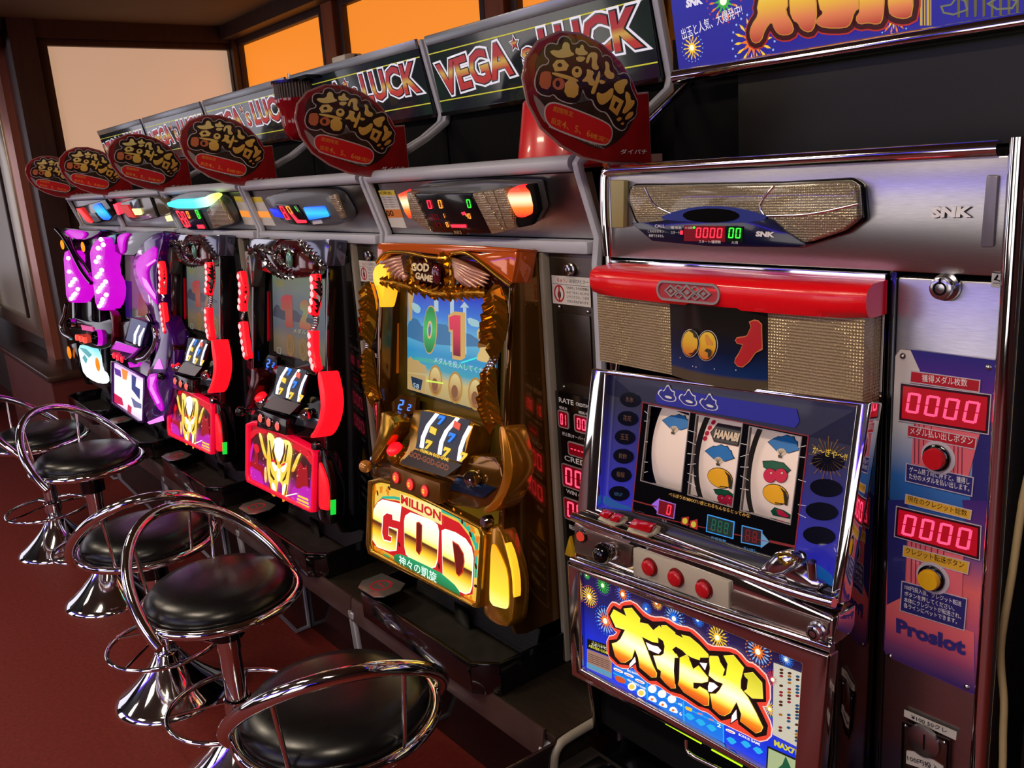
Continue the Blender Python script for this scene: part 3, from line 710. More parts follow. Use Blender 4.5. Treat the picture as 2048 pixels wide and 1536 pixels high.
def leafchain(name, F, pts, w, r, m, parent, n=3):
    """a moulding of overlapping leaves along a curve"""
    P = dense(path3(F, pts, w), n); b_ = MB(); N = len(P)
    for i in range(N - 1):
        t = (P[i + 1] - P[i]).normalized(); sd = t.cross(F.n).normalized(); rr = r * (.75 + .35 * math.sin(PI * i / (N - 1)))
        for s in (-1, 1):
            d = (t * 1.0 + sd * s * .75).normalized(); c = P[i] + sd * s * rr * .45
            a = c - d * rr * .8; e = c + d * rr * 1.25 + F.n * rr * .25; mid = c + F.n * rr * (.75 + .25 * (i % 2)); e1 = d.cross(F.n).normalized() * rr * .40
            v = [b_.b.verts.new(q) for q in (a, c + e1, e, c - e1, mid + d * rr * .1, c - F.n * rr * .4)]
            for q in ((0, 1, 4), (1, 2, 4), (2, 3, 4), (3, 0, 4), (1, 0, 5), (2, 1, 5), (3, 2, 5), (0, 3, 5)): b_.b.faces.new([v[z] for z in q])
    b_.tube([p - F.n * rr * .2 for p in P], r * .5, 8)
    return b_.build(name, m, parent, smooth=12)

MXL, MXR = -1.617, -1.167
def cabinet(t, side, front, face_w=-.045, dx=0):
    MXL = -1.617 + dx; MXR = -1.167 + dx
    prof = [(.24, .585), (.24, 1.283), (-.026, 1.283), (-.040, 1.20), (-.072, .98), (-.112, .70), (-.085, .597), (-.06, .590)]
    MB().prism(FX(MXL), prof, 0, .016).build('side_panel', side, t, bev=.002)
    MB().prism(FX(MXR - .016), prof, 0, .016).build('side_panel', side, t, bev=.002)
    MB().box(MXL + .016, MXR - .016, -.02, .24, 1.262, 1.282).build('top_panel', side, t, bev=.002)
    MB().box(MXL + .016, MXR - .016, .02, .235, .59, 1.262).build('inner_case', black_matt, t)
    m = MB(); m.prism(lift(FM, face_w - .012), [(MXL + .016, -.03), (MXR - .016, -.03), (MXR - .016, .60), (MXL + .016, .60)], 0, .012)
    m.build('inner_face', front, t)

reel_white = mat('lit reel edge', (240, 240, 250), .4, emit=(238, 240, 255), es=1.5)
reel_bg = mat('dark blue reel film', (30, 34, 44), .4, emit=(90, 95, 110), es=.15)  # plain dark blue film behind the reel symbols
sym_blue = glow('blue lit symbol', (40, 130, 240), 1.1)
sym_gold = glow('gold lit symbol', (250, 205, 60), 1.1)
sym_red = glow('orange lit symbol', (240, 90, 60), 1.0)
def seven(F, uv, s, rot=0, sk=.25):
    pts = [(-.5, .5), (.5, .5), (.5, .25), (.05, -.5), (-.3, -.5), (.1, .2), (-.25, .2), (-.3, .08), (-.5, .08)]
    return [(uv[0] + (x + y * sk) * s, uv[1] + y * s * .95) for x, y in pts]
def reels(t, hood_m, plate_m, d):
    """the small reel hood standing on the console"""
    mv = lambda l: l
    FRm = Fr((0, -.134, .81), (1, 0, 0), (0, .38, 1))
    hood = S('reel_hood', FRm, [c6([(448, 96), (815, 185), (780, 275), (765, 335), (738, 420), (635, 532), (352, 460), (352, 425), (400, 370), (420, 300), (425, 190)])], -.05, .004, hood_m, t, sm=1, bev=.003)
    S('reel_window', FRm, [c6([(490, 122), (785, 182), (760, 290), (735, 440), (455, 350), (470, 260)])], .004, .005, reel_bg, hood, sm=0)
    m = MB(); G = lift(FRm, .006)
    for a, w in (([(575, 140), (520, 210), (490, 280), (480, 345)], 16), ([(700, 165), (630, 245), (600, 310), (588, 385)], 16), ([(775, 215), (740, 280), (715, 350), (705, 425)], 16)):
        L = c6(a); R_ = c6([(x + w + 4, y + 6) for x, y in a]); m.prism(FRm, G.px(L + R_[::-1]), .005, .0065)
    m.build('reel_edge', reel_white, hood)
    def sy(nm, l, mt, s=.0155):
        m = MB()
        for q in c6(l): m.prism(FRm, seven(FRm, G.px([q])[0], s), .0065, .008)
        m.build(nm, mt, hood)
    sy('blue_symbol', [(610, 182), (672, 288)], sym_blue, .019); sy('gold_symbol', [(533, 330), (642, 375), (742, 405)], sym_gold, .019)
    m = MB()
    for q in c6([(565, 242)]):
        u, v = G.px([q])[0]; m.prism(FRm, [(u - .010, v + .006), (u + .010, v + .004), (u + .009, v - .008), (u - .011, v - .006)], .0065, .008)
    m.build('bar_symbol', sym_gold, hood)
    m = MB(); u, v = G.px(c6([(708, 212)]))[0]; m.prism(FRm, [(u - .010, v + .007), (u + .010, v + .004), (u + .009, v - .008), (u - .011, v - .005)], .0065, .008); m.build('bar_symbol', sym_red, hood)
    pl = S('payline_plate', FRm, [c6([(448, 358), (735, 450), (632, 525), (362, 440)])], .004, .0052, plate_m, hood)
    if d == 'gold':
        Gp = lift(FRm, .0055)
        textpx('lettering', Gp, 'PREMIUM GOD GAME', c6([(482, 372)])[0], c6([(652, 432)])[0], 7, sym_gold, pl, lift=0)
        textpx('lettering', Gp, 'GOD-GOD-GOD', c6([(415, 398)])[0], c6([(650, 490)])[0], 12, mat('copper letter', (150, 84, 50), .3, .5, emit=(150, 84, 50), es=.2), pl, lift=0, bold=.03)
    return hood

def common(t, k):
    """parts shared by both kinds; k = palette"""
    F = FM
    # console: ledge, stop button block, push button, coin tray
    S('console', F, [c6([(215, 300), (330, 330), (440, 350), (700, 430), (820, 380), (960, 420), (985, 560), (900, 730), (620, 690), (300, 545), (175, 540), (185, 420)])], -.05, .004, k['console'], t, sm=1, bev=.004)
    st = S('stop_block', F, [c6([(300, 452), (600, 562), (595, 690), (296, 590)])], 0, .030, k['block'], t, bev=.003)
    for q in ((345, 527), (430, 568), (518, 607)):
        u, v = lift(F, .030).px(c6([q]))[0]; P = F.p(u, v, .030)
        b_ = MB().lathe([(.0105, 0), (.0105, .004), (.0088, .006), (0, .0066)], P, 24, F.n).build('stop_button', k['button'], st, smooth=50)
        MB().lathe([(.0122, 0), (.0122, .003), (.0105, .0035), (.0105, 0)], P, 24, F.n).build('button_ring', red_print if k['n'] == 'gold' else silver_chr, b_)
        if k['n'] == 'gold': text('lettering', Fr(P + F.n * .0068, F.u, F.v), 'G', (-.004, -.005), (.004, -.005), .010, sym_gold, b_, lift=0, bold=.05)
    # push button in its drum
    FB = Fr((0, 0, 0), (1, 0, 0), (0, .86, .5)); P = path3(F, c6([(325, 352)]), .02)[0]
    up = Vector((0, -.5, .86)).normalized(); P2 = P - up * .022
    dr = MB().lathe([(.020, -.01), (.023, .004), (.023, .012), (.019, .018), (0, .018)], P2, 28, up).build('push_button_base', k['orn'], t, smooth=50)
    MB().lathe([(.0165, .018), (.0165, .024), (.013, .027), (0, .0275)], P2, 28, up).build('push_button', red_lit, dr, smooth=50)
    # lever
    a = path3(F, c6([(225, 430)]), .004)[0]; b_ = path3(F, c6([(153, 460)]), .045)[0]; dv = (b_ - a).normalized()
    lv = MB().lathe([(.016, -.004), (.016, .006), (.010, .012), (.007, .012), (.0045, .016), (.0045, (b_ - a).length)], a, 20, dv).build('lever', silver_chr, t, smooth=40)
    MB().ball(b_, .0135, 20).build('lever_knob', k['knob'], lv, smooth=80)
    # coin tray
    S('coin_plate', F, [c6([(700, 520), (935, 590), (860, 655), (655, 600)])], .004, .010, k['plate'], t, bev=.002)
    P = path3(F, c6([(800, 540)]), .016)[0]
    MB().lathe([(.016, -.004), (.016, .006), (.012, .012), (0, .012)], P, 24, up).build('coin_slot', silver_chr, t, smooth=50)
    # arms curving around the console
    S('right_arm', F, [c6([(955, 225), (985, 212), (1012, 300), (1038, 420), (1038, 520), (1006, 625), (940, 725), (865, 748), (862, 715), (905, 690), (955, 610), (982, 520), (980, 430), (958, 310)])], -.01, .036, k['arm'], t, sm=2, bev=.005)
    S('left_arm', F, [c6([(250, 120), (320, 170), (330, 250), (275, 330), (205, 440), (185, 440), (190, 370), (235, 250), (240, 180)])], -.01, .030, k['arm2'], t, sm=1, bev=.004)
    # key lock
    P = path3(F, c6([(880, 792)]), .012)[0]
    MB().lathe([(.011, -.01), (.011, .004), (.008, .008), (0, .008)], P, 20, F.n).build('key_lock', silver_chr, t)
    # belly door: frame, glass
    outer = c6([(163, 545), (230, 530), (300, 545), (610, 700), (845, 822), (868, 870), (838, 1318), (800, 1312), (165, 990), (150, 930)])
    inner = c6([(188, 570), (240, 560), (300, 572), (605, 722), (825, 838), (838, 875), (812, 1280), (790, 1282), (185, 965), (178, 920)])
    G = lift(F, .016)
    m = MB(); m.frame(F, G.px(outer), G.px(inner), -.01, .016); fr = m.build('belly_frame', k['bframe'], t, bev=.004)
    b_ = S('belly_glass', F, [inner], 0, .006, k['belly'], t)
    # outer wing beside the belly with its lit window
    S('belly_wing', F, [c6([(868, 850), (935, 800), (975, 860), (1010, 980), (1045, 1110), (1052, 1250), (1030, 1435), (930, 1420), (838, 1330)])], -.03, .006, k['wing'], t, sm=1, bev=.006)
    S('wing_lamp', F, [c6([(905, 922), (925, 940), (960, 1010), (995, 1100), (1003, 1230), (1000, 1318), (985, 1322), (897, 1296), (895, 1200)])], .004, .012, k['lamp'], t, sm=1, bev=.003)
    S('wing_rim', F, [c6([(985, 900), (1024, 990), (1050, 1120), (1054, 1250), (1040, 1250), (1036, 1120), (1010, 1000)])], .004, .018, k['rim'], t, sm=1, bev=.003)
    # side ornaments
    R_ = c5([(1225, 560), (1245, 650), (1250, 780), (1225, 900), (1190, 1010)]); R2 = c5([(1190, 1170), (1180, 1300), (1185, 1420), (1205, 1520), (1230, 1600)])
    leafchain('right_ornament', F, R_, .020, k['r'] * 1.25, k['orn'], t); leafchain('right_ornament', F, R2, .020, k['r'], k['orn'], t)
    L_ = c5([(215, 520), (240, 620), (250, 740), (235, 850), (225, 930)]); L2 = c5([(225, 1030), (235, 1130), (250, 1230), (265, 1330), (290, 1420)])
    leafchain('left_ornament', F, L_, .020, k['r'] * 1.1, k['orn'], t); leafchain('left_ornament', F, L2, .020, k['r'] * .9, k['orn'], t)
    for q, r_ in (((1190, 1120), .024), ((220, 960), .016)):
        P = path3(F, c5([q]), .022)[0]; m = MB()
        for j in range(7):
            a = j * .5 - 1.2; m.ball(P + F.u * math.sin(a) * r_ * .4 + F.v * (j - 3) * r_ * .25, r_ * .5, 10, (1.0, .5, .35))
        m.build('clasp', silver_chr, t, smooth=60)
    # small blue figures beside the hood
    pl = S('figure_panel', F, [c5([(405, 1440), (480, 1370), (600, 1400), (590, 1520), (420, 1560)])], -.03, -.02, black_gloss if k['n'] != 'gold' else gold_dark, t)
    G = lift(F, -.0195); q = G.px(c5([(462, 1412), (512, 1420), (500, 1500), (452, 1490)])); digits('figures', G, q, '2', led_blue, pl, lift=.0005, gap=.3)
    q = G.px(c5([(535, 1450), (565, 1455), (558, 1505), (528, 1500)])); digits('figures', G, q, '2', led_blue, pl, lift=.0005, gap=.2)
    return b_

def tray(x, label, card=None, group='black medal trays under the machines'):
    t = thing('medal_tray', label, 'tray', group)
    tm = black_soft
    x0, x1 = MXL + x, MXR + x
    MB().box(x0 - .01, x1 + .01, -.145, .02, .508, .514).build('tray_floor', tm, t)
    out = [(x0 - .01, .02), (x0 - .012, -.135), (x0 + .02, -.172), (x1 - .03, -.172), (x1 + .012, -.135), (x1 + .01, .02)]
    inn = [(x0 - .004, .02), (x0 - .004, -.130), (x0 + .024, -.163), (x1 - .034, -.163), (x1 + .004, -.130), (x1 + .004, .02)]
    FH = Fr((0, 0, .5015), (1, 0, 0), (0, 1, 0)); m = MB()
    n = len(out)
    for i in range(n - 1):
        m.prism(FH, [out[i], out[i + 1], inn[i + 1], inn[i]], 0, .062)
    m.build('tray_wall', black_gloss, t, bev=.002)
    slab('speaker_grille', Fr((0, -.03, .55), (1, 0, 0), (0, .35, 1)), [[(x0 + .03, -.03), (x1 - .01, -.03), (x1 - .01, .03), (x0 + .03, .03)]], 0, .003, grille_m, t)
    MB().box(x0 + .20, x0 + .25, -.055, -.05, .515, .56).build('chute', black_gloss, t, bev=.002)
    return t
grille_m = dimple(mat('perforated dark plastic', (34, 34, 34), .4), 420, .9)
def ash_card(x, label):
    """steel tray lid with a no smoking mark"""
    t = thing('tray_lid', label, 'lid', 'steel lids with a red ring mark')
    F = Fr((0, 0, .5665), (1, 0, 0), (0, 1, 0)); x0 = MXL + x
    slab('plate', F, [[(x0 - .012, -.15), (x0 + .01, -.172), (x0 + .075, -.17), (x0 + .09, -.155), (x0 + .09, -.115), (x0 + .07, -.09), (x0 - .012, -.10)]], 0, .0025, mat_lid, t, bev=.0008)
    c = (x0 + .04, -.132); m = MB(); m.frame(F, ell(c[0], c[1], .024, .024), ell(c[0], c[1], .020, .020), .0025, .003)
    m.fbox(F, c[0] - .013, c[0] + .013, c[1] - .0012, c[1] + .0012, .0025, .003); m.fbox(F, c[0] - .010, c[0] - .004, c[1] + .002, c[1] + .004, .0025, .003)
    m.build('no_smoking_mark', red_print, t)
mat_lid = noise_var(mat('brushed lid steel', (165, 160, 155), .3, .8), 20, .2, stretch=(8, 1, 1))

# ---- gold machine
def lit(nm, stops, es=1.0, axis='Z', **k): return grad(nm, stops, axis, es=es, **k)
gold_letter = lit('white gold letter print', [(0, (255, 250, 170)), (.25, (255, 200, 40)), (.42, (120, 50, 5)), (.47, (60, 20, 5)), (.5, (255, 225, 90)), (.62, (255, 250, 190)), (1, (255, 255, 240))], 1.25)
def gold_machine():
    t = thing('slot_machine', 'gold slot machine with GOD on its glowing belly glass and a blue screen', 'slot machine')
    k = dict(n='gold', r=.021, console=gold_dark, block=mat('brown gold block', (128, 84, 34), .25, .6), button=glow('red lit stop button', (255, 60, 50), 1.1), orn=gold, knob=mat('amber ball', (196, 130, 60), .15, .3, coat=.6),
             plate=mat('dark blue mirror plate', (40, 56, 90), .15, .7), arm=mat('orange gold arm', (215, 138, 34), .18, .75, coat=.5), arm2=gold, bframe=gold, belly=lit('warm lit belly print', [(0, (90, 60, 20)), (.1, (250, 190, 50)), (.5, (255, 225, 110)), (1, (250, 200, 60))], .9),
             wing=mat('deep gold plastic', (178, 120, 26), .2, .7, coat=.4), lamp=lit('yellow lamp cover', [(0, (255, 250, 150)), (.3, (255, 225, 60)), (1, (255, 170, 20))], 1.15), rim=yellow_lit)
    cabinet(t, gold_dark, mat('olive gold inner face', (96, 78, 20), .3, .4))
    F = FM
    b_ = common(t, k)
    reels(t, gold, mat('brown bronze plate', (50, 36, 26), .2, .5), 'gold')
    # crown
    S('crown_field', F, [c5([(300, 205), (1395, 225), (1355, 500), (1200, 560), (1100, 600), (860, 612), (740, 610), (520, 545), (340, 500), (285, 340)])], -.045, -.004, brown_glass, t, bev=.003)
    S('crown_top', F, [c5([(285, 190), (340, 172), (1400, 215), (1385, 262), (1290, 250), (1100, 255), (980, 240), (860, 275), (720, 270), (560, 245), (440, 235), (340, 300), (290, 335)])], -.04, .006, amber_top, t, sm=1, bev=.004)
    S('crown_facet', F, [c5([(1000, 250), (1100, 262), (1398, 225), (1352, 500), (1240, 420)])], -.04, .004, amber_top, t, bev=.003)
    m = MB()
    for a, r_ in ((path3(F, c5([(290, 335), (350, 265), (450, 250), (560, 262), (680, 290), (800, 300), (900, 262), (1000, 262), (1120, 340), (1230, 430), (1350, 520)]), .006), .004),):
        m.tube(dense(a), r_, 8)
    m.build('crown_rib', gold, t, smooth=80)
    def wing(tips, root, nm):
        m = MB()
        for i, (tx, ty) in enumerate(tips):
            r0 = (root[0] + i * 4, root[1] + i * root[2]); a, b2 = path3(F, c5([r0, (tx, ty)]), [.006, .012 - .001 * i])
            c = (a + b2) / 2 + F.n * .004; m.tube(dense([a, c, b2], 3), [.007, .0085, .0085, .0075, .006, .004, .0012], 8, flat=.8)
        return m.build(nm, gold_wing, t, smooth=70, kind=None)
    wing([(1180, 440), (1175, 470), (1160, 500), (1140, 525), (1100, 545), (1060, 545), (1010, 525)], (900, 320, 16), 'right_feathers')
    wing([(320, 345), (340, 375), (370, 410), (400, 440), (430, 470), (470, 480), (530, 485)], (500, 300, 22), 'left_feathers')
    for q in (((560, 300), (600, 520), (800, 590)), ((780, 300), (870, 320), (880, 520), (900, 590)), ((610, 525), (760, 575), (900, 580), (1040, 570), (1150, 575)), ((330, 480), (460, 500), (600, 550))):
        leafchain('crown_moulding', F, c5(q), .008, .012, gold, t, 3)
    P = path3(F, c5([(760, 430)]), .008)[0]; MB().ball(P, .016, 16, (.8, .4, 1.2)).build('crown_jewel', mat('dark red jewel', (90, 14, 30), .1, coat=.8), t, smooth=80)
    cream = mat('cream letter print', (226, 200, 150), .35, .2)
    for s_, a, e in (('GOD', (572, 402), (716, 410)), ('GAME', (605, 462), (742, 494))):
        textpx('lettering', lift(F, .010), s_, c5([a])[0], c5([e])[0], 17 if s_ == 'GOD' else 14, cream, t, bold=.05, lift=.004)
    S('letter_plate', F, [c5([(560, 325), (720, 335), (755, 500), (600, 480)])], -.002, .010, brown_glass, t)
    S('side_lamp', F, [c5([(280, 345), (370, 345), (350, 560), (310, 720), (300, 600), (245, 445)])], -.03, .004, yellow_lit, t, sm=1, bev=.003)
    S('inner_slot', F, [c5([(378, 628), (452, 640), (452, 1205), (388, 1232)])], -.044, -.040, mat('orange translucent slot', (150, 82, 16), .3, emit=(180, 92, 12), es=.3), t)
    # screen
    sc = S('screen', F, [c5([(525, 540), (1250, 612), (1235, 1560), (528, 1340)])], -.045, -.038, screen_edge, t)
    SG = lift(F, -.0375); s5 = lambda l: SG.px(c5(l))
    pic = slab('screen_picture', SG, [s5([(530, 560), (1240, 628), (1225, 1535), (533, 1330)])], 0, .0006, lit('sky and sea picture', [(0, (190, 165, 110)), (.18, (214, 190, 120)), (.27, (60, 165, 190)), (.42, (40, 150, 205)), (.6, (110, 190, 220)), (.78, (60, 130, 220)), (1, (30, 50, 200))], .82), sc)
    L = 0.0006
    def sl(nm, l, m, w=1, sm=0): 
        uv = s5(l); uv = smooth_poly(uv, sm) if sm else uv
        return slab(nm, SG, [uv], L * w, L * (w + 1), m, pic)
    castle = glow('tan castle print', (205, 170, 110), .75); cloud = glow('pale cloud print', (170, 215, 225), .75); pillar = glow('pale pillar print', (190, 215, 230), .75); dgold = glow('old gold print', (190, 140, 60), .8)
    sl('cloud', [(560, 640), (640, 680), (630, 740), (580, 720)], cloud, sm=1); sl('cloud', [(1000, 760), (1110, 800), (1110, 850), (1020, 830)], cloud, sm=1); sl('cloud', [(560, 1080), (700, 1090), (1110, 1170), (1110, 1190), (700, 1120), (560, 1110)], glow('sea green print', (70, 190, 180), .7), sm=1)
    sl('hills', [(535, 800), (600, 760), (660, 860), (820, 800), (900, 900), (1000, 880), (1120, 960), (1120, 1010), (535, 960)], glow('blue hill print', (70, 130, 180), .7), sm=1)
    for x, y0, y1, w in ((760, 615, 720, 16), (885, 612, 1040, 14), (985, 690, 1060, 12)):
        sl('pillar', [(x - w, y0), (x + w, y0 + 3), (x + w + 2, y1), (x - w + 2, y1 - 3)], pillar)
    sl('pillar_top', [(950, 690), (985, 645), (1022, 690)], pillar, 2)
    sl('castle', [(540, 560), (590, 570), (575, 640), (570, 790), (545, 800)], castle)
    sl('castle', [(538, 1090), (560, 1075), (580, 1100), (620, 1105), (640, 1130), (680, 1150), (690, 1210), (538, 1200)], castle, 2)
    sl('castle', [(538, 1205), (675, 1225), (670, 1370), (538, 1330)], castle); sl('window', [(565, 1230), (655, 1260), (640, 1340), (580, 1320)], glow('dark blue print', (30, 60, 90), .6), 2)
    text('lettering', SG, '58', s5([(582, 1318)])[0], s5([(628, 1332)])[0], .010, pillar, pic, lift=L * 3.2)
    gm = lambda n_, c: glow(n_, c, .85)
    def ring(nm, c, a, b2, c2, d2, m, w): 
        u, v = s5([c])[0]; mb = MB(); mb.frame(SG, ell(u, v, a, b2, 30, rot=-.05), ell(u, v, c2, d2, 30, rot=-.05), L * w, L * (w + 1)); mb.build(nm, m, pic)
    ring('figure_zero', (715, 865), .0245, .0485, .0225, .046, gm('gold rim print', (215, 165, 90)), 2)
    ring('figure_zero', (715, 865), .0225, .046, .0085, .018, lit('green glass figure', [(0, (20, 120, 60)), (.5, (70, 200, 110)), (1, (20, 130, 60))], .8), 3)
    ring('figure_zero', (715, 865), .0085, .018, .005, .0135, gm('gold rim print', (230, 190, 130)), 4)
    sl('figure_one', [(858, 750), (905, 720), (990, 730), (990, 1085), (960, 1105), (890, 1095), (885, 880), (862, 880)], gm('gold rim print', (215, 170, 95)), 2)
    sl('figure_one', [(868, 765), (910, 748), (955, 752), (955, 1075), (900, 1065), (898, 865), (872, 862)], lit('red glass figure', [(0, (120, 10, 50)), (.5, (215, 50, 80)), (1, (240, 60, 90))], .8), 3)
    sl('figure_two', [(1085, 870), (1120, 840), (1200, 860), (1210, 1130), (1090, 1110), (1080, 1080), (1120, 1000), (1085, 910)], gm('gold rim print', (225, 190, 120)), 2, 1)
    for x, y in ((758, 1265), (915, 1320), (1075, 1370)):
        u, v = s5([(x, y)])[0]; mb = MB(); mb.frame(SG, ell(u, v, .0235, .031), ell(u, v, .020, .0265), L * 3, L * 4); mb.build('medallion', dgold, pic)
        slab('medallion', SG, [ell(u, v, .020, .0265)], L * 2, L * 3, lit('pale gold medallion', [(0, (150, 90, 50)), (.5, (215, 175, 110)), (1, (240, 220, 150))], .75), pic)
        slab('medallion_relief', SG, [ell(u - .002, v - .008, .011, .013, 9)], L * 3, L * 3.6, glow('brown relief print', (160, 100, 60), .6), pic)
    text('lettering', SG, 'メダルを投入してください', s5([(745, 1122)])[0], s5([(1225, 1240)])[0], .0125, glow('pale lettering', (190, 215, 240), .9), pic, lift=L * 3.2, bold=.01)
    sl('light_streak', [(955, 1120), (1080, 1080), (1090, 1090), (965, 1130)], glow('cyan streak', (60, 235, 230), .9), 3); sl('light_streak', [(690, 1258), (820, 1280), (825, 1292), (690, 1272)], glow('lime streak', (215, 245, 90), 1), 4)
    # belly print
    BG = lift(F, .0065); b6 = lambda l: BG.px(c6(l))
    def bl(nm, polys, m, w, g=0, sm=0):
        if len(polys) > 1: return [bl(nm, [p], m, w, g, sm) for p in polys][-1]
        mb = MB()
        for l in polys:
            uv = b6(l); uv = smooth_poly(uv, sm) if sm else uv
            if g: uv = grow(uv, g)
            mb.prism(BG, uv, L * w, L * (w + 1))
        return mb.build(nm, m, b_)
    red_g = glow('red belly print', (220, 20, 30), .9); teal = glow('teal belly print', (40, 190, 160), .9); green_g = lit('green belly print', [(0, (10, 110, 60)), (1, (40, 190, 120))], .75); pale = glow('pale yellow print', (255, 250, 200), 1.2); dark_g = glow('dark print', (60, 25, 5), .5)
    bl('teal_arc', [[(200, 740), (215, 690), (260, 640), (330, 640), (470, 670), (610, 715), (720, 760), (790, 830), (835, 930), (825, 1130), (812, 1130), (815, 940), (775, 850), (710, 775), (600, 730), (330, 655), (262, 655), (225, 700), (212, 745)]], teal, 1)
    bl('red_arch', [[(205, 720), (260, 660), (340, 665), (610, 745), (720, 800), (780, 880), (815, 980), (800, 1230), (740, 1240), (610, 1160), (200, 930)]], red_g, 1)
    G_ = [(212, 720), (236, 680), (262, 664), (372, 690), (362, 785), (325, 775), (322, 745), (285, 735), (262, 755), (255, 860), (268, 905), (315, 918), (320, 880), (300, 872), (302, 828), (350, 842), (342, 962), (300, 965), (230, 940), (205, 900), (203, 800)]
    O_ = [(395, 790), (402, 760), (430, 742), (560, 788), (590, 815), (598, 850), (590, 1020), (578, 1060), (550, 1070), (440, 1020), (405, 985), (396, 940)]
    D_ = [(622, 850), (640, 842), (700, 862), (760, 900), (795, 950), (806, 1010), (798, 1180), (785, 1215), (760, 1222), (640, 1165), (628, 1140)]
    Oh = [(472, 800), (485, 798), (500, 815), (497, 960), (485, 985), (470, 965)]; Dh = [(690, 915), (722, 935), (750, 985), (755, 1030), (745, 1095), (725, 1115), (712, 1100), (700, 1000)]
    wht = glow('white lit outline', (255, 255, 235), 1.3)
    bl('letter_outline', [G_, O_, D_], red_g, 2, .0042); bl('letter_outline', [G_, O_, D_], wht, 3, .002)
    for L_, nm in ((G_, 'letter_g'), (O_, 'letter_o'), (D_, 'letter_d')): bl(nm, [L_], gold_letter, 4)
    bl('letter_hole', [Oh, Dh], glow('orange red print', (215, 60, 20), .9), 5, .002); bl('letter_hole', [Oh, Dh], glow('deep red print', (130, 20, 10), .7), 6, -.0005)
    million = BG.px(c6([(380, 692), (618, 800)]));
    bl('ribbon', [[(370, 625), (615, 705), (620, 812), (368, 692)]], glow('yellow ribbon print', (250, 235, 150), 1), 4)
    text('lettering', BG, 'MILLION', b6([(376, 680)])[0], b6([(616, 790)])[0], .0185, red_g, b_, lift=L * 6, bold=.04)
    bl('laurel', [[(330, 990), (380, 985), (600, 1090), (640, 1120), (720, 1190), (740, 1260), (600, 1190), (340, 1040)], [(240, 985), (300, 990), (310, 1020), (260, 1010)]], green_g, 5, sm=1)
    text('lettering', BG, '神々の凱旋', b6([(366, 1046)])[0], b6([(592, 1160)])[0], .0200, glow('mint white lettering', (225, 255, 240), 1.3), b_, lift=L * 7, bold=.03)
    m = MB(); rnd = random.Random(3)
    for x, y in ((190, 620), (215, 600), (250, 600), (290, 610), (690, 740), (730, 760), (770, 800), (800, 840), (830, 900), (825, 980), (220, 960), (250, 975), (760, 1240), (790, 1265), (195, 680)):
        u, v = b6([(x, y)])[0]; a = rnd.uniform(0, 3); m.prism(BG, ell(u, v, .010, .0045, 8, rot=a), L, L * 2); m.prism(BG, ell(u, v, .008, .003, 8, rot=a + 1.3), L * 2, L * 3)
    m.build('flame_leaf', glow('orange leaf print', (245, 140, 20), .9), b_, kind='stuff')
    m = MB()
    for x, y in ((200, 650), (230, 620), (300, 590), (740, 790), (790, 870), (822, 1060), (822, 1180), (360, 930), (600, 1060), (590, 900)):
        u, v = b6([(x, y)])[0]; m.prism(BG, ell(u, v, .006, .003, 7, rot=rnd.uniform(0, 3)), L * 2, L * 3)
    m.build('dark_leaf', dark_g, b_, kind='stuff')
    return t
gold_machine()
tray(0, 'black open medal tray under the glowing GOD glass'); ash_card(0, 'steel lid with red ring mark, left end of the tray under the gold machine')

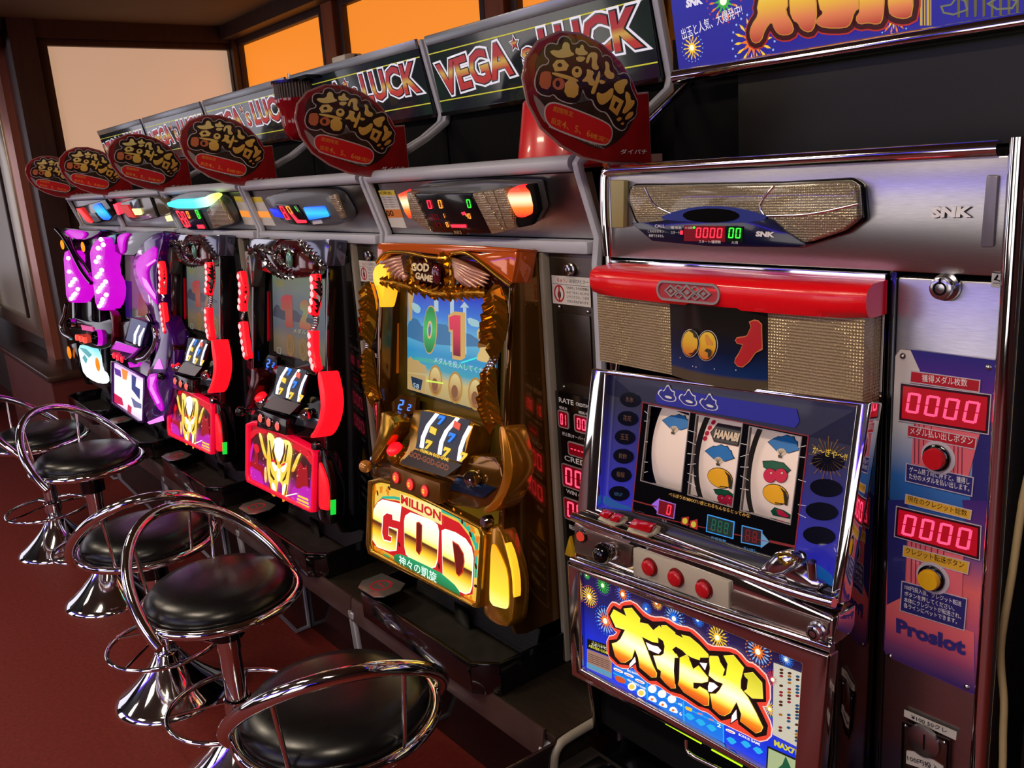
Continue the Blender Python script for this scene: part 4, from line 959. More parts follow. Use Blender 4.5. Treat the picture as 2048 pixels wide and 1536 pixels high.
# ---- red dragon machines
def dragon_machine():
    d = Vector((-PITCH, 0, 0))
    t = thing('slot_machine', 'nearer red and black slot machine with golden dragon glass, beside the gold one', 'slot machine', 'red dragon slot machines')
    k = dict(n='dragon', r=.0125, console=black_chrome, block=mat('black red block', (26, 10, 12), .2, coat=.4), button=glow('salmon lit stop button', (255, 100, 85), 1.1), orn=silver_chr, knob=black_gloss,
             plate=mat('steel mirror plate', (120, 135, 150), .12, .9), arm=red_lit, arm2=mat('dark red chrome', (70, 12, 16), .15, .6), bframe=mat('red lit belly edge', (200, 10, 40), .3, emit=(225, 8, 50), es=.75), belly=lit('magenta and red belly print', [(0, (110, 20, 130)), (.25, (190, 20, 160)), (.45, (90, 5, 30)), (.8, (60, 0, 10)), (1, (200, 10, 30))], .85),
             wing=black_chrome, lamp=red_lit, rim=mat('dark green red rim', (50, 20, 20), .2, .5))
    cabinet(t, black_gloss, mat('dark smoked inner face', (46, 44, 42), .15, .2, coat=.4))
    F = FM
    b_ = common(t, k)
    reels(t, black_chrome, mat('brown grey plate', (84, 66, 52), .15, .6), 'dragon')
    S('crown_field', F, [c5([(300, 205), (1395, 225), (1355, 500), (1200, 560), (1100, 600), (860, 612), (740, 610), (520, 545), (340, 500), (285, 340)])], -.045, -.004, maroon, t, bev=.003)
    S('crown_facet', F, [c5([(285, 190), (700, 200), (640, 240), (560, 340), (420, 280), (300, 335)])], -.04, .002, silver_chr, t, bev=.003)
    S('crown_facet', F, [c5([(1000, 225), (1400, 215), (1352, 500), (1200, 400)])], -.04, .006, mat('smoky facet', (110, 112, 135), .1, .7), t, bev=.003)
    S('crown_facet', F, [c5([(960, 340), (1080, 360), (1180, 430), (1150, 560), (960, 560), (930, 450)])], -.01, .006, mat('brown red facet', (96, 26, 16), .15, .3, coat=.6), t, bev=.006)
    for q in (((290, 335), (420, 285), (520, 420), (620, 520), (760, 580), (900, 590)), ((960, 225), (1060, 300), (1200, 420), (1330, 520)), ((470, 300), (600, 330), (760, 300), (900, 330)), ((600, 350), (700, 440), (820, 460))):
        leafchain('crown_moulding', F, c5(q), .006, .010, silver_chr, t, 3)
    for q, r_ in (((830, 420), .018), ((700, 420), .016), ((610, 380), .013)):
        P = path3(F, c5([q]), .004)[0]; MB().ball(P, r_, 14, (.8, .4, 1.2)).build('crown_lobe', maroon if r_ < .018 else mat('pale green facet', (110, 150, 135), .15, .4), t, smooth=80)
    S('side_lamp', F, [c5([(280, 345), (370, 345), (350, 560), (310, 720), (300, 600), (245, 445)])], -.03, .004, mat('smoked side facet', (90, 88, 84), .15, .6), t, sm=1, bev=.003)
    S('inner_slot', F, [c5([(378, 590), (452, 620), (462, 1190), (440, 1230), (398, 1240)])], -.044, -.040, mat('deep red slot', (110, 4, 14), .25, emit=(150, 4, 18), es=.55), t)
    # red lamps under the chrome leaves
    for a in (c5([(1225, 590), (1235, 700), (1235, 800), (1215, 900), (1190, 1000)]), c5([(1185, 1180), (1180, 1300), (1185, 1420), (1205, 1520), (1230, 1590)]), c5([(215, 540), (235, 640), (240, 740), (228, 850), (222, 920)]), c5([(225, 1040), (238, 1140), (255, 1240), (270, 1330), (290, 1400)])):
        P = dense(path3(F, a, .024), 4); MB().tube(P, .0125, 10).build('side_lamp', red_lit, t, smooth=80)
        m = MB()
        for q in P[2::3]: m.ball(q + F.n * .011, .0065, 8, (1, .6, 1.3))
        m.build('lamp_core', red_core, t, kind='stuff')
    sc = S('screen', F, [c5([(525, 540), (1250, 612), (1235, 1560), (528, 1340)])], -.045, -.038, screen_edge, t)
    SG = lift(F, -.0375); s5 = lambda l: SG.px(c5(l)); L = .0006
    pic = slab('screen_picture', SG, [s5([(530, 560), (1240, 628), (1225, 1535), (533, 1330)])], 0, L, lit('dull picture behind smoked glass', [(0, (95, 85, 60)), (.2, (110, 100, 75)), (.35, (80, 92, 100)), (.7, (90, 105, 112)), (1, (110, 125, 100))], .75), sc)
    def sl(nm, l, m, w=1, sm=0):
        uv = s5(l); uv = smooth_poly(uv, sm) if sm else uv
        return slab(nm, SG, [uv], L * w, L * (w + 1), m, pic)
    rust = lit('rusty red figure', [(0, (150, 60, 40)), (.5, (150, 80, 60)), (1, (170, 50, 60))], .8)
    sl('figure_one', [(640, 800), (700, 770), (790, 780), (795, 1110), (700, 1095), (695, 930), (645, 920)], rust, 2)
    sl('figure_two', [(890, 880), (930, 830), (1010, 840), (1020, 960), (960, 1060), (1040, 1080), (1040, 1150), (880, 1120), (885, 1050), (950, 950), (900, 930)], lit('rust and green figure', [(0, (170, 75, 45)), (.6, (120, 135, 90)), (1, (160, 90, 50))], .8), 2, 1)
    tan = glow('dull tan print', (140, 110, 60), .6)
    for x, y in ((758, 1285), (930, 1340), (1085, 1380)):
        u, v = s5([(x, y)])[0]; mb = MB(); mb.frame(SG, ell(u, v, .0235, .029), ell(u, v, .014, .018), L * 2, L * 3); mb.frame(SG, ell(u, v, .011, .015), ell(u, v, .006, .009), L * 2, L * 3); mb.build('medallion', tan, pic)
    sl('cloud', [(560, 600), (700, 640), (660, 690), (580, 680)], glow('olive cloud', (130, 135, 90), .6), 1, 1); sl('hills', [(535, 900), (600, 850), (640, 940), (820, 920), (900, 1000), (1120, 1040), (1120, 1100), (535, 1000)], glow('dull hills', (60, 70, 85), .6), 1, 1)
    text('lettering', SG, 'メダルを', s5([(800, 1160)])[0], s5([(1030, 1200)])[0], .0125, glow('dull lettering', (170, 160, 120), .8), pic, lift=L * 3.2)
    m = MB(); m.frame(SG, s5([(575, 1290), (630, 1305), (625, 1370), (572, 1352)]), s5([(583, 1302), (622, 1312), (617, 1358), (580, 1345)]), L, L * 2); m.build('mark', glow('pale mark', (140, 140, 135), .6), pic)
    # belly print: golden dragon figure between red and magenta towers
    k6 = crop(460 + 262.5, 730 + 210, 1); 
    dc = crop(460, 730, .21488)
    bx0 = lambda l: [(0, 0)]
    BG = lift(F, .0065)
    sh = [tuple(q) for q in ()]
    def bz(l):  # traced on the neighbouring bay, whose origin lies one pitch to the left
        return [(u + PITCH, v) for u, v in BG.px(dc(l))]
    def bl(nm, polys, m, w, sm=0, g=0):
        if len(polys) > 1: return [bl(nm, [p], m, w, sm, g) for p in polys][-1]
        mb = MB()
        for l in polys:
            uv = bz(l); uv = smooth_poly(uv, sm) if sm else uv
            if g: uv = grow(uv, g)
            mb.prism(BG, uv, L * w, L * (w + 1))
        return mb.build(nm, m, b_)
    gl = lit('golden dragon print', [(0, (225, 140, 20)), (.3, (250, 220, 80)), (.6, (235, 190, 50)), (1, (255, 240, 140))], 1.15)
    gw = glow('white hot print', (255, 255, 225), 1.4); gd = glow('brown line print', (110, 60, 5), .6)
    bl('tower', [[(190, 1060), (190, 900), (230, 900), (235, 800), (260, 800), (265, 920), (310, 940), (315, 1130)], [(620, 1180), (625, 950), (660, 900), (690, 960), (720, 930), (735, 1190)]], glow('crimson tower print', (190, 10, 30), .75), 1)
    bl('magenta_glow', [[(180, 1060), (190, 930), (240, 970), (300, 1000), (330, 1170)], [(560, 1260), (590, 1120), (640, 1160), (700, 1120), (770, 1160), (770, 1380)], [(180, 900), (200, 760), (230, 700), (200, 900)], [(750, 1150), (765, 960), (780, 960), (775, 1380)]], glow('magenta print', (205, 30, 190), .9), 2, 1)
    bl('red_swirl', [[(180, 700), (200, 610), (260, 590), (350, 610), (345, 640), (260, 630), (215, 680)], [(580, 740), (640, 730), (740, 800), (780, 880), (770, 940), (740, 900), (700, 840), (600, 780)], [(215, 740), (260, 730), (285, 800), (250, 830)]], glow('scarlet swirl print', (235, 20, 40), .9), 2, 1)
    bl('dragon_body', [[(350, 625), (400, 640), (430, 700), (500, 690), (570, 710), (590, 800), (575, 900), (560, 1020), (545, 1140), (520, 1270), (490, 1275), (500, 1130), (470, 1080), (455, 1080), (440, 1200), (420, 1230), (390, 1200), (365, 1050), (345, 900), (360, 760)]], gl, 3, 1)
    bl('dragon_horn', [[(272, 625), (300, 640), (325, 760), (350, 850), (355, 880), (330, 865), (300, 760)], [(672, 815), (640, 830), (600, 920), (575, 990), (600, 1000), (625, 940), (655, 860)], [(325, 960), (345, 940), (350, 1090), (330, 1100)]], gl, 3, 1)
    bl('dragon_head', [[(415, 700), (460, 665), (510, 700), (515, 780), (490, 870), (465, 905), (440, 860), (420, 780)], [(400, 880), (430, 930), (460, 950), (430, 1000), (405, 940)], [(540, 900), (500, 950), (475, 960), (505, 1010), (535, 950)], [(450, 960), (480, 970), (478, 1070), (462, 1085), (445, 1060)], [(395, 1090), (425, 1100), (440, 1190), (415, 1200)], [(500, 1110), (530, 1100), (515, 1190), (495, 1230)]], gw, 5, 1)
    bl('dragon_line', [[(375, 700), (382, 700), (415, 900), (400, 900)], [(545, 740), (555, 745), (530, 900), (518, 895)], [(385, 950), (400, 1010), (430, 1060), (422, 1075), (390, 1030)], [(545, 980), (530, 1060), (505, 1085), (502, 1070), (520, 1040)], [(372, 1090), (380, 1090), (405, 1210), (395, 1200)], [(540, 1110), (548, 1110), (525, 1240), (518, 1240)], [(432, 720), (420, 800), (440, 880), (452, 920), (445, 930), (425, 890), (405, 800)], [(520, 720), (530, 800), (500, 900), (480, 925), (476, 915), (510, 820)]], gd, 6, 0)
    bl('dragon_eye', [[(405, 868), (440, 895), (445, 910), (410, 895)], [(530, 905), (495, 925), (490, 940), (525, 930)]], glow('red eye print', (240, 30, 60), 1.1), 7)
    bl('gold_bars', [[(640, 1205), (735, 1245), (737, 1265), (638, 1222)], [(635, 1235), (738, 1280), (740, 1300), (632, 1252)], [(628, 1265), (742, 1315), (744, 1335), (625, 1282)]], sym_gold, 4)
    bl('streak', [[(520, 1215), (630, 1190), (640, 1198), (560, 1215), (530, 1225)]], gw, 6)
    m = MB(); rnd = random.Random(5)
    for i in range(46):
        u, v = bz([(rnd.choice((rnd.uniform(200, 330), rnd.uniform(580, 760))), rnd.uniform(760, 1340))])[0]
        if v > -.02 + .0: m.prism(BG, ell(u, v, .0011, .0011, 6), L * 6, L * 7)
    m.build('light_dots', glow('pink dots', (255, 170, 170), 1), b_, kind='stuff')
    S('side_strip', F, [c6([(1040, 1250), (1046, 1255), (1042, 1370), (1037, 1360)])], .006, .019, glow('green lit strip', (30, 220, 60), 1), t)
    t.location = d
    return t
d1 = dragon_machine()
d2 = copy_tree(d1, (-PITCH, 0, 0)); d2['label'] = 'farther red and black slot machine with golden dragon glass, beside the purple winged machine'
tray(-PITCH, 'black open medal tray under the nearer golden dragon glass'); ash_card(-PITCH, 'steel lid with red ring mark, on the tray of the nearer red dragon machine')
tray(-2 * PITCH, 'black open medal tray under the farther golden dragon glass'); ash_card(-2 * PITCH, 'steel lid with red ring mark, on the tray of the farther red dragon machine')
# ================================================================ purple winged machine and the machine with white dots
c7 = crop(100, 440, .29954)
magenta = glow('magenta lit plastic', (205, 10, 205), 1.1)
magenta_hot = glow('bright magenta lamp', (255, 120, 250), 1.6)
purple_p = mat('dark purple gloss plastic', (72, 14, 118), .18, .2, coat=.6)
smoked = mat('smoked window', (40, 40, 38), .12, .1, coat=.4)
white_dot = glow('white lamp dot', (255, 245, 255), 3.0)
def purple_machine():
    t = thing('slot_machine', 'dark purple slot machine with magenta lit wing and pale glowing belly glass', 'slot machine')
    cabinet(t, black_gloss, smoked, dx=-3 * PITCH); F = FM
    S('wing', F, [c7([(770, 80), (700, 84), (610, 150), (548, 280), (560, 400), (640, 570), (700, 690), (712, 800), (690, 950), (640, 1020), (622, 1355), (760, 1350), (825, 1100), (832, 820), (770, 690), (715, 560), (705, 300)])], -.03, .030, purple_p, t, sm=1, bev=.005)
    S('crown', F, [c7([(370, 90), (760, 74), (700, 130), (560, 240), (470, 235), (400, 190)])], -.04, .006, black_chrome, t, bev=.004)
    S('crown_jewel', F, [c7([(370, 110), (440, 90), (430, 160), (400, 180)])], .006, .012, mat('teal glint plastic', (90, 150, 160), .15, .6), t, bev=.003)
    S('wing_lamp', F, [c7([(706, 165), (640, 208), (576, 262), (570, 330), (600, 420), (706, 572), (706, 540), (645, 410), (640, 325), (706, 268)])], .030, .036, magenta, t, sm=1, bev=.002)
    S('wing_highlight', F, [c7([(640, 300), (700, 262), (706, 270), (648, 312)]), c7([(612, 380), (640, 400), (700, 500), (704, 530), (630, 440)])], .036, .038, magenta_hot, t)
    S('crown_lamp', F, [c7([(440, 120), (470, 92), (525, 84), (490, 130), (484, 225), (466, 222)])], .006, .014, magenta, t, sm=1, bev=.002)
    S('lower_lamp', F, [c7([(722, 930), (742, 995), (690, 995)])], .030, .036, magenta_hot, t)
    S('lower_lamp', F, [c7([(645, 1035), (716, 1020), (690, 1110), (748, 1235), (746, 1282), (715, 1258), (650, 1135)])], .030, .036, magenta, t, sm=1, bev=.002)
    S('lower_lamp', F, [c7([(668, 1050), (700, 1045), (678, 1110), (728, 1220), (715, 1230), (664, 1130)])], .036, .038, magenta_hot, t)
    S('lower_lamp', F, [c7([(648, 1350), (744, 1308), (750, 1340), (662, 1364)])], .030, .036, magenta_hot, t)
    sc = S('screen', F, [c7([(400, 190), (560, 240), (640, 600), (640, 690), (440, 640)])], -.045, -.040, mat('dim screen', (90, 92, 84), .15, emit=(70, 68, 58), es=.6), t)
    S('screen_side', F, [c7([(480, 400), (540, 410), (545, 660), (480, 640)])], -.040, -.038, glow('violet side print', (50, 20, 110), .7), sc)
    S('screen_figure', F, [c7([(592, 490), (640, 480), (655, 640), (585, 640)])], -.040, -.038, glow('rusty print', (150, 75, 55), .7), sc)
    S('console', F, [c7([(400, 690), (640, 660), (712, 780), (690, 880), (620, 960), (400, 880)])], -.05, .010, black_chrome, t, sm=1, bev=.004)
    S('stop_block', F, [c7([(400, 858), (440, 805), (590, 855), (540, 900), (500, 935), (405, 900)])], .01, .034, purple_p, t, bev=.003)
    S('ledge_lamp', F, [c7([(412, 860), (445, 815), (585, 858), (545, 892)])], .034, .036, magenta, t)
    b_ = S('reel_hood', F, [c7([(535, 650), (655, 680), (610, 850), (490, 812)])], .0, .050, mat('dark blue hood', (30, 20, 70), .15, .4), t, bev=.003)
    S('reel_edge', F, [c7([(592, 700), (600, 705), (575, 770), (568, 830), (556, 826), (560, 760)]), c7([(625, 720), (632, 724), (606, 790), (598, 842), (588, 838), (592, 780)])], .050, .0512, reel_white, b_)
    S('reel_window', F, [c7([(545, 662), (648, 688), (606, 838), (505, 802)])], .049, .0505, glow('blue grey reel film', (90, 95, 140), .7), b_)
    for q in ((430, 905), (455, 918), (484, 932)):
        P = path3(F, c7([q]), .034)[0]; MB().lathe([(.012, 0), (.012, .004), (.009, .006), (0, .006)], P, 18, F.n).build('stop_button', glow('red ring button', (255, 40, 60), 1.2), t)
    MB().tube(dense(path3(F, c7([(655, 640), (700, 730), (708, 800), (690, 860), (640, 920), (590, 935)]), .03)), .010, 10).build('chrome_arc', silver_chr, t, smooth=80)
    S('arc_lamp', F, [c7([(520, 950), (560, 970), (600, 950), (580, 980), (530, 985)])], .01, .02, magenta, t)
    bl = S('belly_glass', F, [c7([(415, 955), (440, 955), (622, 1058), (614, 1342), (590, 1338), (415, 1215)])], 0, .008, lit('white violet belly print', [(0, (230, 190, 240)), (.4, (255, 250, 250)), (.8, (250, 235, 255)), (1, (210, 150, 230))], 1.3), t)
    def pr(nm, l, m, w=1): return S(nm, F, [c7(l)], .008 + .0006 * (w - 1), .008 + .0006 * w, m, bl)
    pr('red_print', [(420, 1150), (480, 1190), (490, 1240), (418, 1215)], glow('red pink print', (225, 30, 90), .9)); pr('violet_print', [(430, 985), (470, 1005), (475, 1050), (435, 1030)], glow('violet print', (110, 50, 170), .9)); pr('orange_print', [(478, 990), (520, 1010), (510, 1070), (485, 1060)], glow('orange print', (250, 150, 60), 1))
    pr('blue_print', [(545, 1030), (575, 1050), (570, 1110), (600, 1130), (598, 1200), (545, 1130)], glow('slate blue print', (60, 70, 140), .9)); pr('blue_print', [(540, 1180), (575, 1210), (610, 1230), (610, 1260), (560, 1250)], glow('dusky blue print', (120, 120, 170), .9)); pr('red_print', [(520, 1230), (545, 1250), (540, 1300), (515, 1285)], glow('red pink print 2', (220, 60, 100), .9))
    m = MB(); G = lift(F, .016); m.frame(F, G.px(c7([(404, 940), (440, 945), (630, 1050), (622, 1356), (590, 1352), (404, 1225)])), G.px(c7([(415, 955), (440, 957), (620, 1060), (612, 1340), (590, 1336), (415, 1215)])), 0, .016); m.build('belly_frame', purple_p, t, bev=.003)
    return t
purple_machine(); tray(-3 * PITCH, 'black open medal tray under the pale glowing belly glass'); ash_card(-3 * PITCH, 'small grey steel lid on the tray of the purple winged machine')

def dots_machine():
    t = thing('slot_machine', 'farthest slot machine, magenta columns with white lamp dots and a pale cyan belly', 'slot machine')
    cabinet(t, black_gloss, black_gloss, dx=-4 * PITCH); F = FM
    def dots(l, nm):
        m = MB()
        for q in l: m.ball(path3(F, c7([q]), .050)[0], .0085, 10)
        m.build(nm, white_dot, t, kind='stuff')
    def col(nm, l): S(nm, F, [c7(l)], -.02, .042, magenta, t, sm=1, bev=.006)
    col('right_column', [(262, 200), (300, 130), (360, 108), (368, 200), (352, 330), (396, 420), (392, 540), (350, 606), (305, 598), (286, 420), (268, 280)])
    col('left_column', [(85, 215), (130, 195), (135, 320), (195, 400), (205, 480), (160, 556), (108, 545), (98, 380)])
    dots([(340, 130), (355, 165), (322, 188), (325, 250), (308, 278), (345, 335), (330, 360), (312, 380), (370, 412), (352, 435), (335, 455), (320, 478), (375, 500), (352, 530), (345, 552), (330, 575)], 'lamp_dots')
    dots([(122, 255), (127, 345), (165, 395), (150, 415), (135, 436), (185, 462), (168, 492), (155, 505), (140, 526)], 'lamp_dots')
    S('crown', F, [c7([(50, 60), (130, 50), (250, 70), (350, 60), (300, 110), (200, 140), (110, 120)])], -.04, .020, black_chrome, t, sm=1, bev=.004)
    S('crown_lamp', F, [c7([(90, 62), (215, 68), (235, 100), (200, 135), (110, 108)])], .020, .030, magenta, t, sm=1, bev=.003)
    MB().tube(dense(path3(F, c7([(40, 60), (85, 110), (140, 200), (200, 320), (255, 400), (275, 420)]), .044)), .008, 8).build('vee_bar', black_chrome, t, smooth=80)
    MB().tube(dense(path3(F, c7([(130, 120), (170, 220), (230, 300), (270, 360)]), .03)), .008, 8).build('vee_bar', silver_chr, t, smooth=80)
    for q in ((82, 165), (220, 180)):
        MB().ball(path3(F, c7([q]), .05)[0], .012, 14, (.75, .6, 1.7)).build('amber_lamp', glow('amber oval lamp', (255, 150, 20), 1.3), t, smooth=80)
    S('screen', F, [c7([(140, 300), (270, 380), (280, 700), (150, 690)])], -.044, -.03, smoked, t)
    MB().tube(dense(path3(F, c7([(110, 560), (95, 640), (72, 700), (90, 760), (140, 790)]), .03)), .008, 10).build('chrome_arm', silver_chr, t, smooth=80)
    S('console', F, [c7([(110, 640), (300, 690), (430, 650), (430, 780), (380, 870), (240, 850), (120, 780)])], -.05, .018, black_chrome, t, sm=1, bev=.006)
    S('red_rim', F, [c7([(395, 600), (420, 640), (425, 780), (405, 840), (412, 700)])], .0, .03, mat('dark red rim', (110, 14, 30), .2, .3), t, bev=.003)
    S('glow_patch', F, [c7([(205, 700), (280, 715), (290, 745), (215, 735)])], .018, .022, glow('pink console lamp', (225, 50, 140), .9), t)
    for q, r_ in (((340, 785), .030), ((165, 690), .020)):
        P = path3(F, c7([q]), .02)[0]; MB().lathe([(r_, 0), (r_, .02), (r_ * .8, .03), (r_ * .7, .02), (0, .02)], P, 28, F.n).build('console_drum', black_chrome, t, smooth=40)
        m = MB(); fr = Fr(P, F.u, F.v); m.frame(fr, ell(0, 0, r_ * 1.08, r_ * 1.08), ell(0, 0, r_ * .98, r_ * .98), 0, .018); m.build('drum_ring', magenta if r_ > .025 else silver_chr, t)
    for i in range(3):
        P = path3(F, c7([(178 + 26 * i, 785 + 9 * i)]), .026)[0]; MB().lathe([(.013, -.01), (.013, .004), (0, .006)], P, 14, F.n).build('stop_button', glow('salmon button', (255, 80, 60), 1.1), t)
    bl = S('belly_glass', F, [c7([(182, 832), (250, 840), (305, 870), (322, 1000), (358, 1028), (365, 1096), (300, 1085), (225, 1035), (205, 960)])], .0, .020, lit('pale cyan belly', [(0, (255, 255, 255)), (.6, (225, 250, 255)), (1, (120, 210, 220))], 1.3), t, sm=1, bev=.003)
    S('teal_print', F, [c7([(195, 850), (240, 860), (280, 900), (260, 920), (220, 880)]), c7([(230, 900), (250, 930), (240, 960), (215, 920)])], .020, .0208, glow('teal print', (90, 180, 190), .9), bl)
    for q, r_ in (((128, 885), (.8, .6, 2.2)), ((318, 965), (.8, .6, 2.2))):
        MB().ball(path3(F, c7([q]), .03)[0], .013, 14, r_).build('amber_lamp', glow('orange oval lamp', (255, 130, 20), 1.3), t, smooth=80)
    S('side_gear', F, [c7([(125, 830), (175, 820), (195, 960), (150, 930)])], -.01, .02, black_chrome, t, bev=.004)
    return t
dots_machine(); tray(-4 * PITCH, 'black open medal tray at the far end of the row')

# ================================================================ call lamps over the machines
FL = Fr((0, -.002 + .012, 1.412), (1, 0, 0), (0, -.27, 1))
c8 = crop(720, 320, .234375); c4 = crop(100, 340, .29297); c9 = crop(130, 370, .18066)
lens = dimple(mat('clear dimpled lens', (170, 150, 120), .15, .5, coat=.5), 260, .8)
grey_pl = mat('smoky grey plastic', (84, 84, 86), .3, coat=.3)
hot = lit('red lamp with hot middle', [(0, (255, 30, 30)), (.3, (255, 120, 40)), (.55, (255, 240, 190)), (.8, (255, 80, 40)), (1, (255, 20, 40))], 1.5)
t = thing('call_lamp', 'data lamp with two glowing red ends over the gold machine', 'data lamp')
S('body', FL, [c8([(330, 300), (470, 240), (1060, 190), (1470, 205), (1520, 440), (1460, 560), (1120, 636), (620, 620), (560, 590), (430, 500)])], 0, .028, grey_pl, t, bev=.006)
S('end_cap', FL, [c8([(1390, 222), (1478, 208), (1525, 440), (1465, 560), (1345, 585), (1300, 500), (1440, 480)])], .028, .040, black_matt, t, bev=.004)
S('lens', FL, [c8([(950, 290), (1040, 275), (1225, 615), (1120, 636)]), c8([(1046, 274), (1130, 262), (1250, 607), (1231, 613)]), c8([(1136, 261), (1228, 245), (1325, 590), (1256, 606)])], .028, .046, lens, t, bev=.003)
S('lens', FL, [c8([(388, 275), (455, 290), (605, 612), (560, 592), (440, 510)])], .028, .046, lens, t, bev=.003)
S('red_lamp', FL, [c8([(1230, 258), (1390, 226), (1445, 470), (1380, 500), (1330, 490), (1290, 420)])], .030, .052, hot, t, sm=1, bev=.004)
S('red_lamp', FL, [c8([(318, 296), (385, 266), (378, 285), (350, 330), (432, 500), (415, 500), (380, 450)])], .028, .044, hot, t, bev=.002)
dd = S('display', FL, [c8([(455, 290), (945, 292), (1130, 630), (915, 628), (905, 642), (800, 640), (790, 625), (620, 620)])], .028, .044, panel_black, t, bev=.003)
GL = lift(FL, .0445)
def fig(q, s, m, gp=.3): digits('figures', GL, GL.px(c8(q)), s, m, dd, lift=.0004, gap=gp)
fig([(560, 342), (605, 342), (628, 415), (582, 415)], '0', led_red); fig([(655, 340), (695, 340), (716, 412), (676, 412)], '0', led_orange); fig([(898, 335), (942, 335), (960, 408), (918, 408)], '0', led_green)
fig([(512, 365), (525, 365), (540, 400), (528, 400)], '1', led_dim); fig([(895, 455), (940, 455), (955, 500), (910, 500)], '40', led_orange); fig([(700, 455), (715, 455), (730, 495), (715, 495)], '1', led_orange)
fig([(725, 530), (750, 530), (766, 572), (742, 572)], '0', led_orange); fig([(595, 465), (665, 465), (685, 510), (612, 510)], '30', led_dim); fig([(620, 535), (690, 535), (706, 570), (636, 570)], '17', led_dim)
slab('bar', GL, [GL.px(c8([(775, 550), (905, 550), (912, 575), (785, 575)]))], .0004, .001, led_red, dd)
slab('bar', GL, [GL.px(c8([(865, 448), (895, 440), (905, 465), (880, 470)]))], .0004, .001, led_red, dd)
textpx('lettering', GL, '883', c8([(806, 630)])[0], c8([(872, 632)])[0], 6, mat('tan letters', (150, 130, 90), .4), dd, lift=.0004)
st = S('shop_sticker', FL, [c8([(155, 262), (288, 258), (398, 580), (268, 574)])], -.0, .0012, white_paper, t)
G = lift(FL, .0013)
slab('yellow_band', G, [G.px(c8([(155, 262), (288, 258), (302, 302), (172, 302)]))], 0, .0003, mat('yellow print', (215, 190, 60), .5), st)
slab('orange_band', G, [G.px(c8([(212, 422), (345, 420), (370, 490), (240, 492)]))], 0, .0003, mat('orange print', (215, 125, 50), .5), st)
textpx('lettering', G, '00', c8([(235, 480)])[0], c8([(295, 478)])[0], 10, black_matt, st, lift=.0005); textpx('lettering', G, '4日間(金)', c8([(172, 298)])[0], c8([(275, 296)])[0], 6, black_matt, st, lift=.0005)
its = []
for i in range(5):
    a, b_ = G.px(c8([(185 + 8 * i, 325 + 20 * i), (305 + 8 * i, 325 + 20 * i)])); text('x', G, 'お知らせ確認のうえ', a, b_, .0032, None, items=its, lift=.0004)
join_text('small_lettering', its, mat('grey print', (110, 105, 100), .5), st)

t = thing('call_lamp', 'rounded grey data lamp with a blue lit window over the nearer red dragon machine', 'data lamp')
S('body', FL, [c4([(1450, 200), (1500, 170), (1600, 152), (1760, 145), (1920, 160), (1975, 240), (2022, 330), (1990, 375), (1850, 390), (1640, 380), (1560, 340)])], 0, .034, grey_pl, t, sm=1, bev=.008)
dd = S('display', FL, [c4([(1530, 232), (1680, 240), (1770, 372), (1645, 372)])], .034, .040, panel_black, t, bev=.002)
S('blue_window', FL, [c4([(1722, 258), (1860, 250), (1895, 322), (1765, 345)])], .034, .042, lit('blue lit window', [(0, (20, 90, 255)), (.5, (50, 190, 255)), (1, (30, 90, 255))], 1.4), t, bev=.003)
S('blue_window', FL, [c4([(1490, 265), (1548, 275), (1590, 332), (1530, 320)])], .034, .040, glow('deep blue window', (40, 60, 240), 1.1), t, bev=.002)
S('end_lens', FL, [c4([(1898, 180), (1945, 165), (2010, 330), (1985, 335)])], .034, .042, lens, t, bev=.002)
GL = lift(FL, .0405)
for q, s, m in (([(1555, 245), (1590, 245), (1650, 340), (1610, 340)], '8', led_red), ([(1600, 247), (1635, 247), (1668, 300), (1635, 300)], '0', led_orange), ([(1655, 248), (1672, 248), (1700, 285), (1685, 285)], '1', led_green)):
    digits('figures', GL, GL.px(c4(q)), s, m, dd, lift=.0004)
slab('bar', GL, [GL.px(c4([(1632, 290), (1650, 288), (1695, 340), (1750, 342), (1755, 360), (1690, 362)]))], .0004, .001, led_red, dd)
S('label', FL, [c4([(1790, 345), (1850, 340), (1862, 365), (1795, 372)])], .034, .0352, white_paper, t)
for k, l in enumerate((c4([(1350, 185), (1440, 185), (1540, 380), (1460, 378)]), c4([(1255, 180), (1330, 183), (1395, 375), (1330, 372)]))):
    st = tag(S('shop_sticker', FL, [l], 0, .0012, white_paper, None), ['white notice label at the left end of the blue windowed lamp panel', 'white notice label right of the cyan glowing lamp'][k], 'label')
    G = lift(FL, .0013); q = G.px(l); slab('yellow_band', G, [[q[0], q[1], tuple(Vector(q[1]).lerp(Vector(q[2]), .18)), tuple(Vector(q[0]).lerp(Vector(q[3]), .18))]], 0, .0003, bpy.data.materials['yellow print'], st)
    slab('orange_band', G, [[tuple(Vector(q[0]).lerp(Vector(q[3]), .5)), tuple(Vector(q[1]).lerp(Vector(q[2]), .5)), tuple(Vector(q[1]).lerp(Vector(q[2]), .72)), tuple(Vector(q[0]).lerp(Vector(q[3]), .72))]], 0, .0003, bpy.data.materials['orange print'], st)

